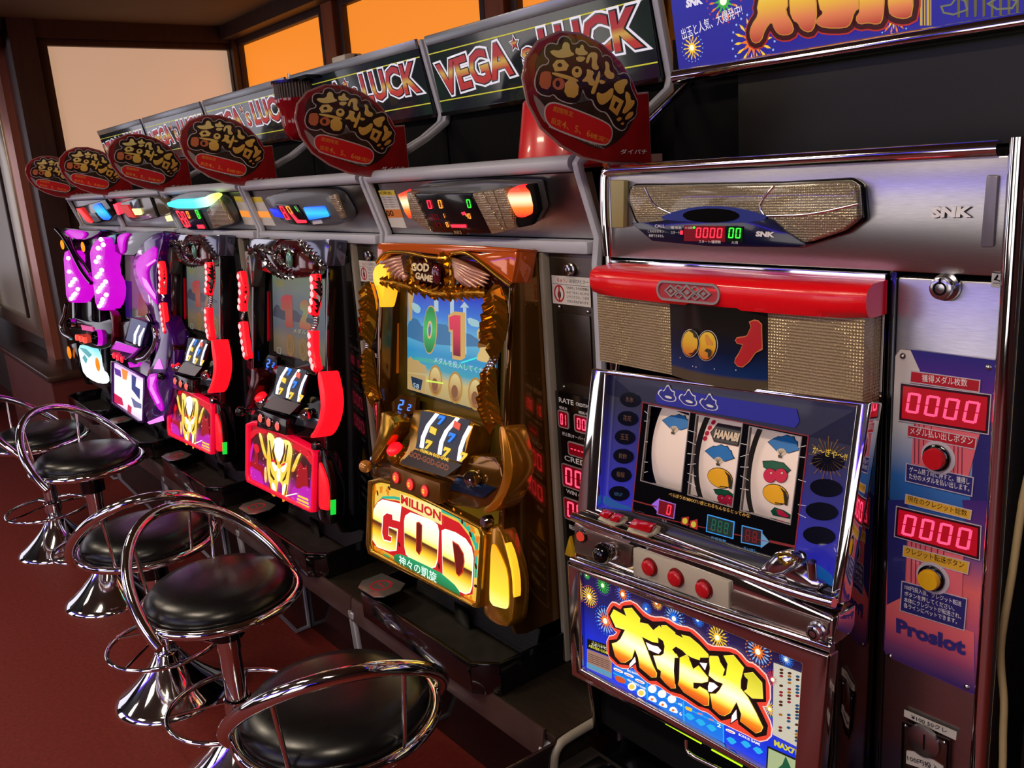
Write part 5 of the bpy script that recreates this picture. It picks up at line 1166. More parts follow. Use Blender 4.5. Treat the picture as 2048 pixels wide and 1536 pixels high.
t = thing('call_lamp', 'data lamp with a bright cyan to lime light bar over the farther dragon machine', 'data lamp')
S('body', FL, [c9([(1130, 170), (1300, 90), (1500, 65), (1690, 85), (1870, 430), (1780, 470), (1610, 505), (1380, 490), (1190, 280)])], 0, .030, grey_pl, t, sm=1, bev=.006)
S('light_bar', FL, [c9([(1110, 180), (1480, 165), (1620, 95), (1700, 120), (1640, 190), (1540, 265), (1150, 262)])], .030, .048, grad('cyan to lime light', [(0, (40, 225, 255)), (.55, (80, 240, 250)), (.8, (190, 255, 200)), (1, (225, 255, 90))], 'X', es=1.7), t, sm=1, bev=.004)
dd = S('display', FL, [c9([(1190, 275), (1480, 275), (1590, 500), (1370, 495)])], .030, .036, panel_black, t)
S('lens', FL, [c9([(1560, 280), (1690, 150), (1850, 430), (1640, 490)])], .030, .040, lens, t, bev=.004)
GL = lift(FL, .0365)
for q, s, m in (([(1215, 285), (1260, 285), (1380, 470), (1330, 470)], '8', led_red), ([(1275, 290), (1310, 290), (1400, 460), (1365, 460)], '8', led_red), ([(1330, 290), (1360, 290), (1395, 370), (1370, 370)], '0', led_orange), ([(1430, 275), (1465, 275), (1510, 370), (1480, 375)], '8', led_green)):
    digits('figures', GL, GL.px(c9(q)), s, m, dd, lift=.0004, gap=.15)
slab('bar', GL, [GL.px(c9([(1460, 440), (1530, 440), (1552, 482), (1475, 480)]))], .0004, .001, led_red, dd)

t = thing('call_lamp', 'grey data lamp with small warm white lights over the purple winged machine', 'data lamp')
S('body', FL, [c9([(580, 210), (720, 160), (940, 135), (1060, 150), (1170, 290), (1130, 330), (980, 380), (800, 412), (720, 400), (640, 300)])], 0, .034, mat('tan smoked plastic', (96, 86, 68), .25, coat=.4), t, sm=1, bev=.006)
dd = S('display', FL, [c9([(590, 228), (690, 225), (775, 365), (700, 355)])], .034, .040, glow('red lit display', (215, 30, 20), .9), t)
S('warm_light', FL, [c9([(738, 268), (820, 268), (842, 330), (775, 332)])], .034, .040, glow('warm white light', (255, 235, 150), 1.6), t)
S('band', FL, [c9([(935, 138), (960, 140), (1040, 350), (1020, 360)])], .034, .038, black_matt, t)
S('clear_cap', FL, [c9([(705, 190), (790, 150), (830, 265), (735, 268)])], .034, .042, mat('pale clear plastic', (140, 155, 170), .1, .3, coat=.8), t, bev=.004)
S('red_side', FL, [c9([(530, 215), (575, 215), (605, 330), (580, 330)])], .01, .03, led_red, t)
S('warm_light', FL, [c9([(1105, 350), (1165, 340), (1190, 395), (1130, 405)])], .0, .012, bpy.data.materials['warm white light'], t)

t = thing('call_lamp', 'data lamp with a long blue light and a red light at the far end', 'data lamp')
S('body', FL, [c9([(110, 250), (300, 205), (440, 160), (560, 330), (500, 400), (330, 430), (240, 420)])], 0, .030, black_gloss, t, bev=.006)
S('blue_light', FL, [c9([(300, 238), (325, 212), (362, 208), (488, 370), (470, 392), (425, 390), (370, 340)])], .030, .040, bpy.data.materials['blue lit window'], t, bev=.003)
S('red_light', FL, [c9([(120, 262), (165, 262), (300, 410), (290, 425), (240, 410)])], .030, .036, glow('red far light', (240, 50, 50), 1.1), t)
S('grey_front', FL, [c9([(270, 320), (330, 310), (390, 400), (330, 420)])], .030, .034, grey_pl, t)
# ================================================================ the big fireworks machine and its steel unit
FP = FY(0)
c2 = crop(1140, 740, .3125); c3 = crop(1140, 1090, .3125); c1 = crop(1140, 500, .32227); cs = crop(1300, 0, .36523); ca = crop(1700, 500, .32554); cb = crop(1600, 1000, .34891)
HL, HR = -.965, -.527
t = thing('machine_cabinet', 'brushed steel cabinet with chrome tube frame holding the fireworks machine', 'cabinet')
UL, UR = -.975, -.394
MB().box(UL + .005, UR - .004, .0, .30, 1.277, 1.398).build('header_panel', steel, t, bev=.002)
MB().box(HR + .010, UR - .004, .002, .30, FLOOR + .01, 1.271).build('side_door', steel, t, bev=.003)
MB().box(HL - .004, HR + .008, .10, .30, FLOOR + .01, 1.271).build('bay_back', black_matt, t)
MB().box(UL - .002, UL + .006, .004, .30, FLOOR + .01, 1.277).build('left_wall', black_gloss, t)
MB().box(HR + .002, HR + .010, .0, .30, FLOOR + .01, 1.277).build('divider', black_gloss, t, bev=.001)
MB().tube(dense([Vector(p) for p in ((UL, .0, 1.280), (UL, -.003, 1.34), (UL, .0, 1.395), (UL + .006, .0, 1.404), (UL + .02, .0, 1.4055))], 4) + [Vector((UR - .02, .0, 1.4055))], .0085, 14).build('top_tube', chrome, t, smooth=80)
MB().tube([(UR, -.002, FLOOR + .01), (UR, -.002, 1.415)], .010, 16).build('right_tube', chrome, t, smooth=80)
MB().tube([(UL, .0, .50), (UL, .0, 1.285)], .006, 12).build('left_tube', chrome, t, smooth=80)
# upper part: recess, glass, lit board
MB().box(UL - .04, .35, .20, .22, 1.40, 1.60).build('recess_board', black_matt, t)
MB().box(-.86, .35, .165, .170, 1.408, 1.54).build('dark_glass', noise_var(mat('olive dark glass', (26, 26, 18), .35, spec=.3), 5, .3), t)
MB().box(UL + .002, .35, .01, .22, 1.398, 1.404).build('shelf', black_matt, t)
MB().tube(dense([Vector(p) for p in ((UL - .004, .168, 1.70), (UL - .004, .200, 1.552), (UL - .004, .196, 1.532), (UL - .004, .15, 1.502), (UL - .004, .03, 1.43), (UL - .004, .004, 1.412))], 3), .0055, 12).build('bracket_tube', chrome, t, smooth=80)
tag(MB().tube([(UL + .014, .143, 1.537), (.35, .143, 1.537)], .0105, 16).build('chrome_rail', chrome, None, smooth=80), 'thick chrome rail under the lit fireworks board', 'rail')
t = thing('fireworks_board', 'blue lit board with the big brush characters cut by the top edge', 'sign')
FT = Fr((0, .158, 1.545), (1, 0, 0), (0, -.15, 1))
MB().prism(FX(UL + .008), [(.160, 1.545), (.132, 1.75), (.30, 1.75), (.30, 1.545)], 0, 1.3).build('case', black_gloss, t)
blue_bd = lit('royal blue board print', [(0, (34, 30, 150)), (1, (30, 40, 170))], .85)
face = MB().fbox(FT, UL + .010, -.15, .002, .20, 0, .001).build('face', blue_bd, t)
L = .0006
fire_l = lit('fiery letter print', [(0, (190, 60, 50)), (.3, (235, 130, 80)), (.6, (250, 190, 60)), (1, (255, 245, 90))], .85)
dkred = glow('dark red letter rim', (75, 12, 22), .6); gold_o = glow('gold letter rim', (225, 160, 60), .7)
def tpoly(nm, polys, m, w, g=0, sm=1):
    mb = MB()
    for l in polys:
        uv = smooth_poly(FTL.px(cs(l)), sm); uv = grow(uv, g) if g else uv
        mb.prism(FT, uv, .001 + L * w, .001 + L * (w + 1))
    return mb.build(nm, m, face)
FTL = lift(FT, .0025)
T1 = [(640, -110), (740, -110), (760, 20), (740, 60), (790, 150), (775, 185), (720, 190), (690, 165), (670, 110), (630, 160), (610, 225), (570, 235), (550, 190), (560, 140), (600, 80), (590, 30)]
T2 = [(770, -110), (900, -110), (915, 60), (905, 140), (880, 175), (835, 160), (815, 120), (790, 110), (770, 60)]
T3 = [(920, -110), (1130, -110), (1150, 40), (1120, 60), (1100, 130), (1070, 150), (960, 150), (920, 130), (915, 110), (960, 70), (930, 40)]
T4 = [(1140, -110), (1290, -110), (1280, 60), (1270, 120), (1240, 130), (1200, 120), (1150, 130), (1130, 100), (1160, 60)]
T5 = [(1310, -110), (1440, -110), (1440, 80), (1400, 100), (1340, 90), (1310, 60)]
TT = [T1, T2, T3, T4, T5]
tpoly('letter_rim', TT, glow('red letter rim', (190, 50, 40), .8), 2, .0095); tpoly('letter_shadow', TT, dkred, 3, .0075); tpoly('letter_line', TT, gold_o, 4, .0012)
for l, nm in zip(TT, ('letter_stroke',) * 5): tpoly(nm, [l], fire_l, 5)
def firework(F, c, r, cols, parent, n=14, w=3, base=0):
    """a burst: rays, a ring of dots and a bright star heart"""
    u, v = c; c_ray, c_dot, c_star = cols; m = MB()
    for i in range(n):
        a = 2 * PI * i / n; d = Vector((math.cos(a), math.sin(a))); e = Vector((-d.y, d.x)); q = Vector((u, v))
        m.prism(F, [tuple(q + d * r * .45), tuple(q + d * r * .72 + e * r * .055), tuple(q + d * r * .9), tuple(q + d * r * .72 - e * r * .055)], base + L * w, base + L * (w + 1))
    m.build('burst_rays', c_ray, parent, kind='stuff')
    m = MB()
    for i in range(n + 6):
        a = 2 * PI * (i + .5) / (n + 6); m.prism(F, ell(u + r * math.cos(a), v + r * math.sin(a), r * .05, r * .05, 5), base + L * w, base + L * (w + 1))
    m.build('burst_dots', c_dot, parent, kind='stuff')
    st = []
    for i in range(24):
        a = 2 * PI * i / 24; rr = r * (.62 if i % 2 == 0 else .28); st.append((u + rr * math.cos(a), v + rr * math.sin(a)))
    slab('burst_star', F, [st], base + L * (w + 1), base + L * (w + 2), c_star, parent)
    slab('burst_heart', F, [ell(u, v, r * .2, r * .2, 12)], base + L * (w + 2), base + L * (w + 3), fw['white'], parent)
fw = {'white': glow('white hot heart', (255, 255, 215), 1.2), 'yellow': glow('yellow spark', (250, 200, 50), 1), 'orange': glow('orange spark', (240, 120, 40), 1), 'green': glow('green spark', (70, 190, 70), .8), 'blue': glow('azure spark', (40, 120, 240), 1), 'pale': glow('pale blue spark', (150, 190, 245), .9), 'red': glow('rose spark', (210, 60, 70), .8), 'violet': glow('violet spark', (120, 70, 190), .8)}
for q, r, cl in (((228, 262), .020, ('yellow', 'pale', 'yellow')), ((400, 5), .030, ('orange', 'red', 'green')), ((560, 225), .036, ('yellow', 'pale', 'orange')), ((1330, 95), .022, ('orange', 'pale', 'yellow'))):
    firework(FT, FTL.px(cs([q]))[0], r, [fw[x] for x in cl], face, base=.0, w=1)
textpx('lettering', lift(FT, .003), 'SNK', cs([(198, 45)])[0], cs([(292, 20)])[0], 17, lit_white, face, bold=.06, shear=.2)
textpx('lettering', lift(FT, .003), '出玉と人気、大爆発中!', cs([(182, 220)])[0], cs([(512, 82)])[0], 24, lit_white, face, bold=.02)
m = MB()
for a, b_ in ((1478, 1490), (1500, 1506), (1514, 1528), (1534, 1538)): m.prism(FT, FTL.px(cs([(a, -40), (b_, -40), (b_, 140), (a, 140)])), .0015, .0022)
m.build('gold_columns', glow('gold column print', (215, 175, 70), .8), face)
m = MB()
for p in ([(1600, 40), (1650, 30), (1680, -10), (1720, 10), (1730, 50), (1660, 75), (1610, 65)], [(1860, 20), (1930, -20), (2000, 10), (1980, 40), (1900, 45)]):
    uv = FTL.px(cs(p)); m.frame(FT, grow(uv, .002), uv, .0015, .0022)
m.build('outline_mark', glow('olive outline print', (150, 150, 110), .5), face)
m = MB()
for x in range(1680, 2040, 46): m.prism(FT, FTL.px(cs([(x, -40), (x + 16, -40), (x + 14, 95 - (x - 1680) * .06), (x + 2, 95)])), .0012, .0018)
m.build('olive_bars', glow('olive bar print', (140, 130, 50), .45), face)

# header: lamp unit, letters, door handle strip
t = thing('call_lamp', 'wide beige lens data lamp with red 0000 and green 00 on the steel header', 'data lamp')
lens2 = dimple(mat('ribbed beige lens', (150, 138, 112), .12, .45, coat=.7), 330, 1.0)
K = [(1254, 376), (1266, 367), (1560, 363), (1700, 355), (1722, 370), (1728, 440), (1692, 468), (1600, 497), (1300, 480), (1266, 442), (1251, 402)]
S('case', FP, [[(x * 1 + 2, y) for x, y in K]], 0, .012, black_chrome, t, bev=.004)
S('lens', FP, [[(1258, 378), (1266, 371), (1560, 368), (1696, 360), (1712, 372), (1716, 438), (1684, 462), (1600, 490), (1300, 474), (1270, 440), (1256, 402)]], .012, .026, lens2, t, bev=.005)
m = MB()
for a in ([(1548, 372), (1520, 410), (1530, 432)], [(1530, 432), (1620, 428), (1716, 408)], [(1290, 376), (1310, 410), (1345, 428)]): m.tube(dense(path3(FP, a, .026)), .0018, 6)
m.build('lens_rib', chrome, t, smooth=80)
blue_pl = mat('blue print plastic', (50, 62, 140), .2, coat=.5)
dp = S('display_panel', FP, [[(1262, 446), (1300, 444), (1330, 440), (1370, 432), (1425, 424), (1500, 430), (1545, 440), (1570, 462), (1612, 490), (1596, 495), (1420, 493), (1304, 482)]], .012, .030, mat('navy print', (12, 16, 48), .15, coat=.6), t, bev=.001)
S('blue_arch', FP, [[(1310, 438), (1362, 418), (1425, 410), (1500, 420), (1545, 438), (1480, 447), (1380, 444)]], .026, .031, blue_pl, dp, sm=1)
S('sensor_window', FP, [[(1362, 430), (1380, 420), (1425, 416), (1465, 420), (1482, 432), (1465, 442), (1420, 446), (1378, 442)]], .031, .032, black_gloss, dp, sm=1)
GD = lift(FP, .0305)
S('display', FP, [[(1368, 451), (1450, 452), (1450, 484), (1368, 482)]], .030, .0308, led_dim, dp); S('display', FP, [[(1453, 452), (1487, 453), (1487, 485), (1453, 484)]], .030, .0308, mat('dark green display', (6, 26, 8), .2), dp)
digits('figures', GD, GD.px([(1392, 455), (1448, 456), (1447, 476), (1391, 475)]), '0000', led_red, dp, lift=.0009); digits('figures', GD, GD.px([(1457, 455), (1485, 456), (1484, 477), (1456, 476)]), '00', led_green, dp, lift=.0009)
its = []
def tq(s, a, b_, h, F=GD, lf=.0004, bold=.02, **k):
    (ua, ub) = F.px([a, b_]); q = F.px([a, (a[0], a[1] - h)]); text('x', F, s, ua, ub, (Vector(q[1]) - Vector(q[0])).length, None, bold=bold, items=its, lift=lf, **k)
tq('SNK', (1511, 473), (1549, 475), 11, bold=.06, shear=.15); tq('CALL', (1310, 455), (1330, 455), 6); tq('こちらのボタン', (1296, 465), (1328, 466), 6); tq('使用できません', (1298, 474), (1328, 475), 6)
tq('獲得数', (1342, 458), (1364, 459), 6); tq('スタート', (1342, 468), (1360, 468), 6); tq('大当間', (1370, 458), (1385, 458), 5); tq('スタート/獲得数', (1398, 486), (1442, 487), 6); tq('大当', (1463, 488), (1476, 488), 6)
join_text('lettering', its, white_print, dp)
slab('marker', GD, [GD.px([(1361, 461), (1366, 461), (1366, 469), (1361, 469)])], .0004, .0012, led_red, dp); slab('marker', GD, [ell(*GD.px([(1389, 455)])[0], .0016, .0016, 12)], .0004, .0014, led_green, dp)
hd = [o for o in COL.objects if o.name == 'machine_cabinet'][0]
textpx('letters_and_shadow', FP, 'SNK', (1864, 435), (1946, 434), 22, mat('satin letter metal', (236, 236, 236), .45, .1), hd, bold=.06, lift=.0035, shear=.1)
textpx('letters_and_shadow', FP, 'SNK', (1866, 437), (1948, 436), 22, mat('painted letter shadow', (60, 60, 62), .4, .4), hd, bold=.06, lift=.0012, shear=.1)  # dark offset copy: painted shadow of the letters above
S('door_pull', FP, [[(1972, 350), (1996, 350), (1986, 495), (1959, 495)]], 0, .006, mat('grey satin strip', (120, 116, 128), .4, .5), hd, bev=.002)
S('hinge_block', FP, [[(1219, 360), (1248, 361), (1246, 456), (1223, 456)]], 0, .010, mat('aged ivory block', (150, 138, 90), .45), hd, bev=.002)

# ---- the machine itself
t = thing('slot_machine', 'chrome framed slot machine with red top bar, three reels and fireworks glass below', 'slot machine')
mir = mat('polished dark side', (125, 112, 108), .04, 1)
prof = [(.10, .50), (.10, 1.272), (-.004, 1.272), (-.006, 1.12), (-.030, 1.0), (-.078, .885), (-.09, .83), (-.10, .60), (-.09, .50)]
MB().prism(FX(HR - .010), prof, 0, .010).build('side_panel', mir, t, bev=.001); MB().prism(FX(HL), prof, 0, .010).build('side_panel', mir, t, bev=.001)
MB().prism(FX(HL + .010), [(.09, .50), (.09, 1.26), (.01, 1.26), (.005, 1.12), (.06, 1.1), (.06, .90), (-.07, .86), (-.08, .83), (-.08, .52)], 0, HR - HL - .02).build('inner_case', black_matt, t)
MB().box(HL, HR - .0, -.006, .09, 1.266, 1.2745).build('top_plate', chrome, t, bev=.001)
# red lamp bar
FB1 = FY(-.048); red_pl = mat('deep red lamp plastic', (240, 12, 26), .22, coat=.4); 
t_ = red_pl.node_tree; wv = nd(red_pl, 'ShaderNodeTexWave'); wv.inputs['Scale'].default_value = 320; wv.bands_direction = 'X'; tcn = nd(red_pl, 'ShaderNodeTexCoord'); bpn = nd(red_pl, 'ShaderNodeBump'); bpn.inputs['Strength'].default_value = .25; bpn.inputs['Distance'].default_value = .001
t_.links.new(tcn.outputs['Object'], wv.inputs['Vector']); t_.links.new(wv.outputs['Fac'], bpn.inputs['Height']); t_.links.new(bpn.outputs[0], red_pl.node_tree.nodes['Principled BSDF'].inputs['Normal'])
rows = []
for i in range(15):
    x = HL - .004 + (HR - HL + .006) * i / 14; s = math.sin(PI * i / 14) ** .5 if 0 < i < 14 else 0; yo = -.052 - .010 * s; k_ = 0 if 0 < i < 14 else .004
    rows.append([(x, -.004, 1.268), (x, yo + .014 + k_, 1.2675), (x, yo + .003 + k_, 1.262), (x, yo + k_, 1.252), (x, yo + .001 + k_, 1.240), (x, yo + .006 + k_, 1.231 - .004 * s), (x, yo + .014 + k_, 1.229 - .004 * s), (x, -.004, 1.229)])
m = MB(); m.grid(rows); m.face(rows[0]); m.face(rows[-1][::-1]); bar = m.build('lamp_bar', red_pl, t, smooth=50)
FE = lift(FY(-.0625), 0); e_uv = FE.px([(1314, 586), (1440, 586)]); eu0, eu1 = e_uv[0][0], e_uv[1][0]; ev = (e_uv[0][1] + e_uv[1][1]) / 2 + .001
sil = mat('silver print', (170, 160, 160), .3, .4)
m = MB(); m.frame(FE, rrect(eu0, eu1, ev - .0135, ev + .0135, .0125), rrect(eu0 + .003, eu1 - .003, ev - .0105, ev + .0105, .0098), -.001, .0012)
for cx, s in ((.24, .9), (.5, 1.1), (.76, .9)):
    x = eu0 + (eu1 - eu0) * cx; dm = lambda k: [(x - .013 * k, ev), (x, ev + .0095 * k), (x + .013 * k, ev), (x, ev - .0095 * k)]
    m.frame(FE, dm(s), dm(s * .68), -.001, .0012); m.prism(FE, dm(s * .36), -.001, .0012)
for cx in (.37, .63):
    for sy in (-.0048, .0048):
        x = eu0 + (eu1 - eu0) * cx; dm = lambda k: [(x - .008 * k, ev + sy), (x, ev + sy + .0048 * k), (x + .008 * k, ev + sy), (x, ev + sy - .0048 * k)]
        m.frame(FE, dm(1), dm(.6), -.001, .0012)
m.build('diamond_emblem', sil, bar)
slab('emblem_field', FE, [rrect(eu0 + .002, eu1 - .002, ev - .011, ev + .011, .0098)], -.003, -.0008, mat('worn red print', (170, 50, 60), .4), bar)
# upper lens band with its curved picture window
lens3 = dimple(mat('beige prism lens', (158, 138, 104), .14, .35, coat=.6), 260, 1.0)
def curved(nm, x0, x1, z0, z1, yf, m_, parent, n=12, ye=-.006):
    rows = []
    for i in range(n + 1):
        x = x0 + (x1 - x0) * i / n; y = yf(i / n); rows.append([(x, ye, z1), (x, y, z1), (x, y, z0), (x, ye, z0)])
    mb = MB(); mb.grid(rows); mb.face(rows[0]); mb.face(rows[-1][::-1]); return mb.build(nm, m_, parent, smooth=50)
z0, z1 = 1.125, 1.230
xa, xb = [p[0] for p in FY(-.05).px([(1338, 650), (1532, 700)])]
curved('side_lens', HL + .002, xa, z0, z1, lambda k: -.040 - .006 * k, lens3, t)
curved('side_lens', xb, HR - .003, z0, z1, lambda k: -.046 + .004 * k, lens3, t)
wn = curved('picture_window', xa, xb, z0, z1, lambda k: -.047 - .014 * math.sin(PI * k), grad('dark window over a blue picture', [(0, (84, 74, 60)), (.12, (84, 74, 60)), (.16, (22, 50, 104)), (.45, (24, 30, 56)), (.7, (34, 30, 28)), (1, (26, 24, 22))], 'Z', rough=.08, coat=.8), t, n=20)
def onwin(pts, w):  # points of the picture on the curved window
    G = FY(-.060); out = []
    for u, v in G.px(pts):
        k = min(max((u - xa) / (xb - xa), 0), 1); y = -.047 - .014 * math.sin(PI * k); u2 = u + (y + .060) * 0.0
        out.append(Vector((u2, y - w, v)))
    return out
cp = crop(1300, 560, .1302)
def wpoly(nm, l, m_, w, g=0):
    G = FY(-.060); uv = G.px(cp(l)); uv = grow(uv, g) if g else uv; mb = MB(); f = []
    cu = sum(u for u, v in uv) / len(uv); cv = sum(v for u, v in uv) / len(uv)
    P = []
    for u, v in [(cu, cv)] + uv:
        k = min(max((u - xa) / (xb - xa), 0), 1); P.append((u, -.0475 - .014 * math.sin(PI * k) - w * .0004, v))
    V = [mb.b.verts.new(p) for p in P]
    for i in range(1, len(V)): mb.b.faces.new((V[0], V[i], V[i % (len(V) - 1) + 1]))
    return mb.build(nm, m_, wn)
def el2(cx, cy, rx, ry, rot=0, n=20): return ell(cx, cy, rx, ry, n, rot=rot)
for (cx, cy, rx, ry, rt) in ((890, 1005, 150, 225, .1), (620, 970, 150, 205, .1)):
    wpoly('ball_outline', el2(cx, cy, rx + 14, ry + 14, rt), pop_out, 1 + (cx < 700) * 4); wpoly('ball_rim', el2(cx, cy, rx + 3, ry + 4, rt), mat_ballrim if 'mat_ballrim' in globals() else black_matt, 2 + (cx < 700) * 4)
    wpoly('ball', el2(cx, cy, rx - 10, ry - 10, rt), grad('amber ball print', [(0, (215, 110, 40)), (.5, (235, 180, 50)), (1, (240, 205, 70))], 'Z', rough=.3, coat=.5), 3 + (cx < 700) * 4)
wpoly('ball_mark', [(865, 830), (905, 840), (985, 960), (980, 1000), (890, 990), (870, 900)], mat('amber mark print', (225, 150, 60), .4), 4)
wpoly('ball_strap', [(600, 770), (680, 750), (730, 800), (755, 870), (740, 890), (700, 870), (680, 810)], mat('dark olive print', (60, 52, 34), .4), 9)
wpoly('ball_strap', [(870, 1080), (910, 1040), (970, 1060), (975, 1130), (945, 1190), (925, 1170), (940, 1110), (900, 1080)], bpy.data.materials['dark olive print'], 9)
wpoly('ball_glint', [(600, 1125), (660, 1120), (715, 1085), (735, 1040), (728, 1090), (690, 1135), (640, 1145)], mat('dark brown print', (90, 30, 24), .4), 9)
dai = [[(1495, 660), (1550, 635), (1600, 650), (1640, 700), (1640, 800), (1650, 1060), (1605, 1000), (1560, 1130), (1480, 1260), (1400, 1335), (1340, 1325), (1300, 1270), (1310, 1215), (1350, 1200), (1430, 1110), (1480, 1000), (1400, 990), (1330, 970), (1310, 930), (1330, 895), (1420, 885), (1520, 850), (1525, 760)]]
for part, w in ((dai[0], 1),):
    G = FY(-.060)
    for g, mt, ww in ((.0012, mat('orange line print', (215, 130, 70), .4), 1), (0, mat('carmine letter print', (190, 26, 34), .3, coat=.4), 2)):
        uv = grow(G.px(cp(part)), g) if g else G.px(cp(part)); mb = MB(); vs = []
        for u, v in uv:
            k = min(max((u - xa) / (xb - xa), 0), 1); vs.append(mb.b.verts.new((u, -.0490 - .013 * math.sin(PI * k) - ww * .0006, v)))
        mb.b.faces.new(vs); bmesh.ops.triangulate(mb.b, faces=mb.b.faces[:]); mb.build('brush_character', mt, wn)
for q in ((420, 1205), (655, 1325), (712, 1335), (1003, 1362), (1305, 1388)):
    wpoly('star_dot', el2(q[0], q[1], 9, 9, 0, 8), white_print, 2)
# reel glass in its chrome frame
FR = Fr((0, -.042, 1.112), (1, 0, 0), (0, .225, 1))
r2 = lambda l, w=.0: lift(FR, w).px(c2(l))
o_ = r2([(172, -12), (1965, 205), (1758, 1492), (78, 892)]); i_ = r2([(262, 30), (1862, 235), (1700, 1440), (205, 885)])
m = MB(); m.frame(FR, o_, i_, -.014, .012); m.build('chrome_frame', chrome, t, bev=.008, seg=3)
L = .0006
navy = grad('deep blue glass print', [(0, (28, 26, 160)), (.45, (26, 24, 130)), (.75, (14, 14, 60)), (1, (18, 18, 40))], 'Z', rough=.06, es=.0, coat=1)
navyl = lit('deep blue backlit print', [(0, (34, 34, 190)), (.4, (24, 22, 130)), (.75, (8, 8, 40)), (1, (12, 12, 50))], .75, coat=.3)
W = [r2(l) for l in ([(510, 228), (768, 275), (712, 775), (458, 705)], [(815, 290), (1105, 345), (1040, 875), (760, 795)], [(1155, 365), (1482, 432), (1410, 985), (1095, 895)])]
i4 = i_  # tl tr br bl
gl = MB()
def quad(*q): gl.prism(FR, list(q), -.004, 0)
cen = r2([(470, 210), (1525, 425), (1440, 1132), (402, 905)])
topL, topR = cen[0], cen[1]
quad(i4[0], i4[1], (i4[1][0], cen[1][1]), (i4[0][0], cen[0][1]))
# side columns and lower glass
quad(i4[0], cen[0], cen[3], i4[3]); quad(cen[1], i4[1], i4[2], cen[2]); quad(cen[3], cen[2], i4[2], i4[3])
glass = gl.build('glass_print', navyl, t)
cm = MB(); cq = lambda *q: cm.prism(FR, list(q), -.0035, .0006)
cq(cen[0], cen[1], W[2][1], W[2][0], W[1][1], W[1][0], W[0][1], W[0][0]); cq(cen[0], W[0][0], W[0][3], cen[3]); cq(W[0][1], W[1][0], W[1][3], W[0][2]); cq(W[1][1], W[2][0], W[2][3], W[1][2]); cq(W[2][1], cen[1], cen[2], W[2][2])
cq(cen[3], W[0][3], W[0][2], W[1][3], W[1][2], W[2][3], W[2][2], cen[2])
field = cm.build('black_field', mat('black glass print', (8, 9, 14), .06, coat=1), t)
m = MB(); m.frame(FR, grow(cen, .0012), cen, 0, .0012)
m.prism(FR, r2([(402, 830), (560, 872), (560, 880), (402, 838)]), .0006, .0012); m.prism(FR, r2([(1280, 1088), (1445, 1125), (1445, 1133), (1280, 1096)]), .0006, .0012); m.build('red_line', glow('dull red line', (150, 30, 30), .6), glass)
m = MB()
for w_ in W: m.frame(FR, grow(w_, .0013), w_, -.002, .0016)
m.build('window_edge', sil, field)
m = MB()
def lines(a, b_, ys0, ys1):
    for y0, y1 in zip(ys0, ys1): m.prism(FR, r2([(a, y0 - 2), (b_, y1 - 2), (b_, y1 + 2), (a, y0 + 2)]), .0006, .0010)
lines(478, 500, (262, 325, 458, 588, 655), (280, 330, 460, 590, 650)); lines(755, 808, (385, 455, 535, 605, 660, 716), (400, 478, 540, 600, 680, 745)); lines(1092, 1146, (470, 555, 620, 676, 758), (480, 540, 622, 706, 768)); lines(1462, 1512, (495, 555, 700, 862, 920), (485, 560, 716, 868, 945))
m.build('pay_line', white_print, field)
# reels: drums behind the windows
DR = .108; vc = sum(q[1] for w_ in W for q in w_) / 12; DW = -.012
strip_m = mat('ivory reel strip', (226, 205, 190), .5, emit=(215, 190, 175), es=.30); rim_m = mat('grey reel rim', (70, 74, 84), .4)
def sag(v): d = min(abs(v - vc), DR * .98); return DR - math.sqrt(DR * DR - d * d)
reels_o = []
for wi, (xl, xr) in enumerate((((522, 500), (760, 500)), ((822, 600), (1105, 600)), ((1160, 650), (1480, 650)))):
    G = lift(FR, DW); u0 = G.px(c2([xl]))[0][0]; u1 = G.px(c2([xr]))[0][0] + .012
    if wi < 2: u1 = min(u1, u0 + .078)
    def drum(ua, ub, r, m_, nm, par):
        rows = []
        for i in range(29):
            a = math.radians(-62 + 124 * i / 28); v = vc + r * math.sin(a); w = DW - DR + r * math.cos(a); rows.append([FR.p(ua, v, w), FR.p(ub, v, w)])
        mb = MB(); mb.grid(rows); c0 = FR.p(ua, vc, DW - DR); 
        mb.face([q[0] for q in rows]); return mb.build(nm, m_, par, smooth=60)
    rl = drum(u0, u1, DR, strip_m, 'reel', t); drum(u0 - .001, u0, DR - .004, rim_m, 'reel_rim', rl); reels_o.append((rl, u0, u1))
m = MB(); 
for w_ in W: pass
MB().prism(FR, [(i4[0][0] + .01, i4[3][1] + .03), (i4[1][0] - .01, i4[3][1] + .03), (i4[1][0] - .01, i4[0][1] - .01), (i4[0][0] + .01, i4[0][1] - .01)], -.10, -.095).build('reel_room', mat('dark grey reel room', (40, 42, 50), .5), t)
def sym(ri, nm, pts, m_, w=1, sm=0, g=0):
    """print on a reel: traced outline wrapped onto the drum"""
    uv = lift(FR, DW - .002).px(c2(pts)); uv = smooth_poly(uv, sm) if sm else uv; uv = grow(uv, g) if g else uv
    mb = MB(); vs = []
    for u, v in uv: vs.append(mb.b.verts.new(FR.p(u, v, DW - sag(v) + .0002 + .0005 * w)))
    mb.b.faces.new(vs); bmesh.ops.triangulate(mb.b, faces=mb.b.faces[:])
    ob = mb.build(nm, m_, reels_o[ri][0]); return ob
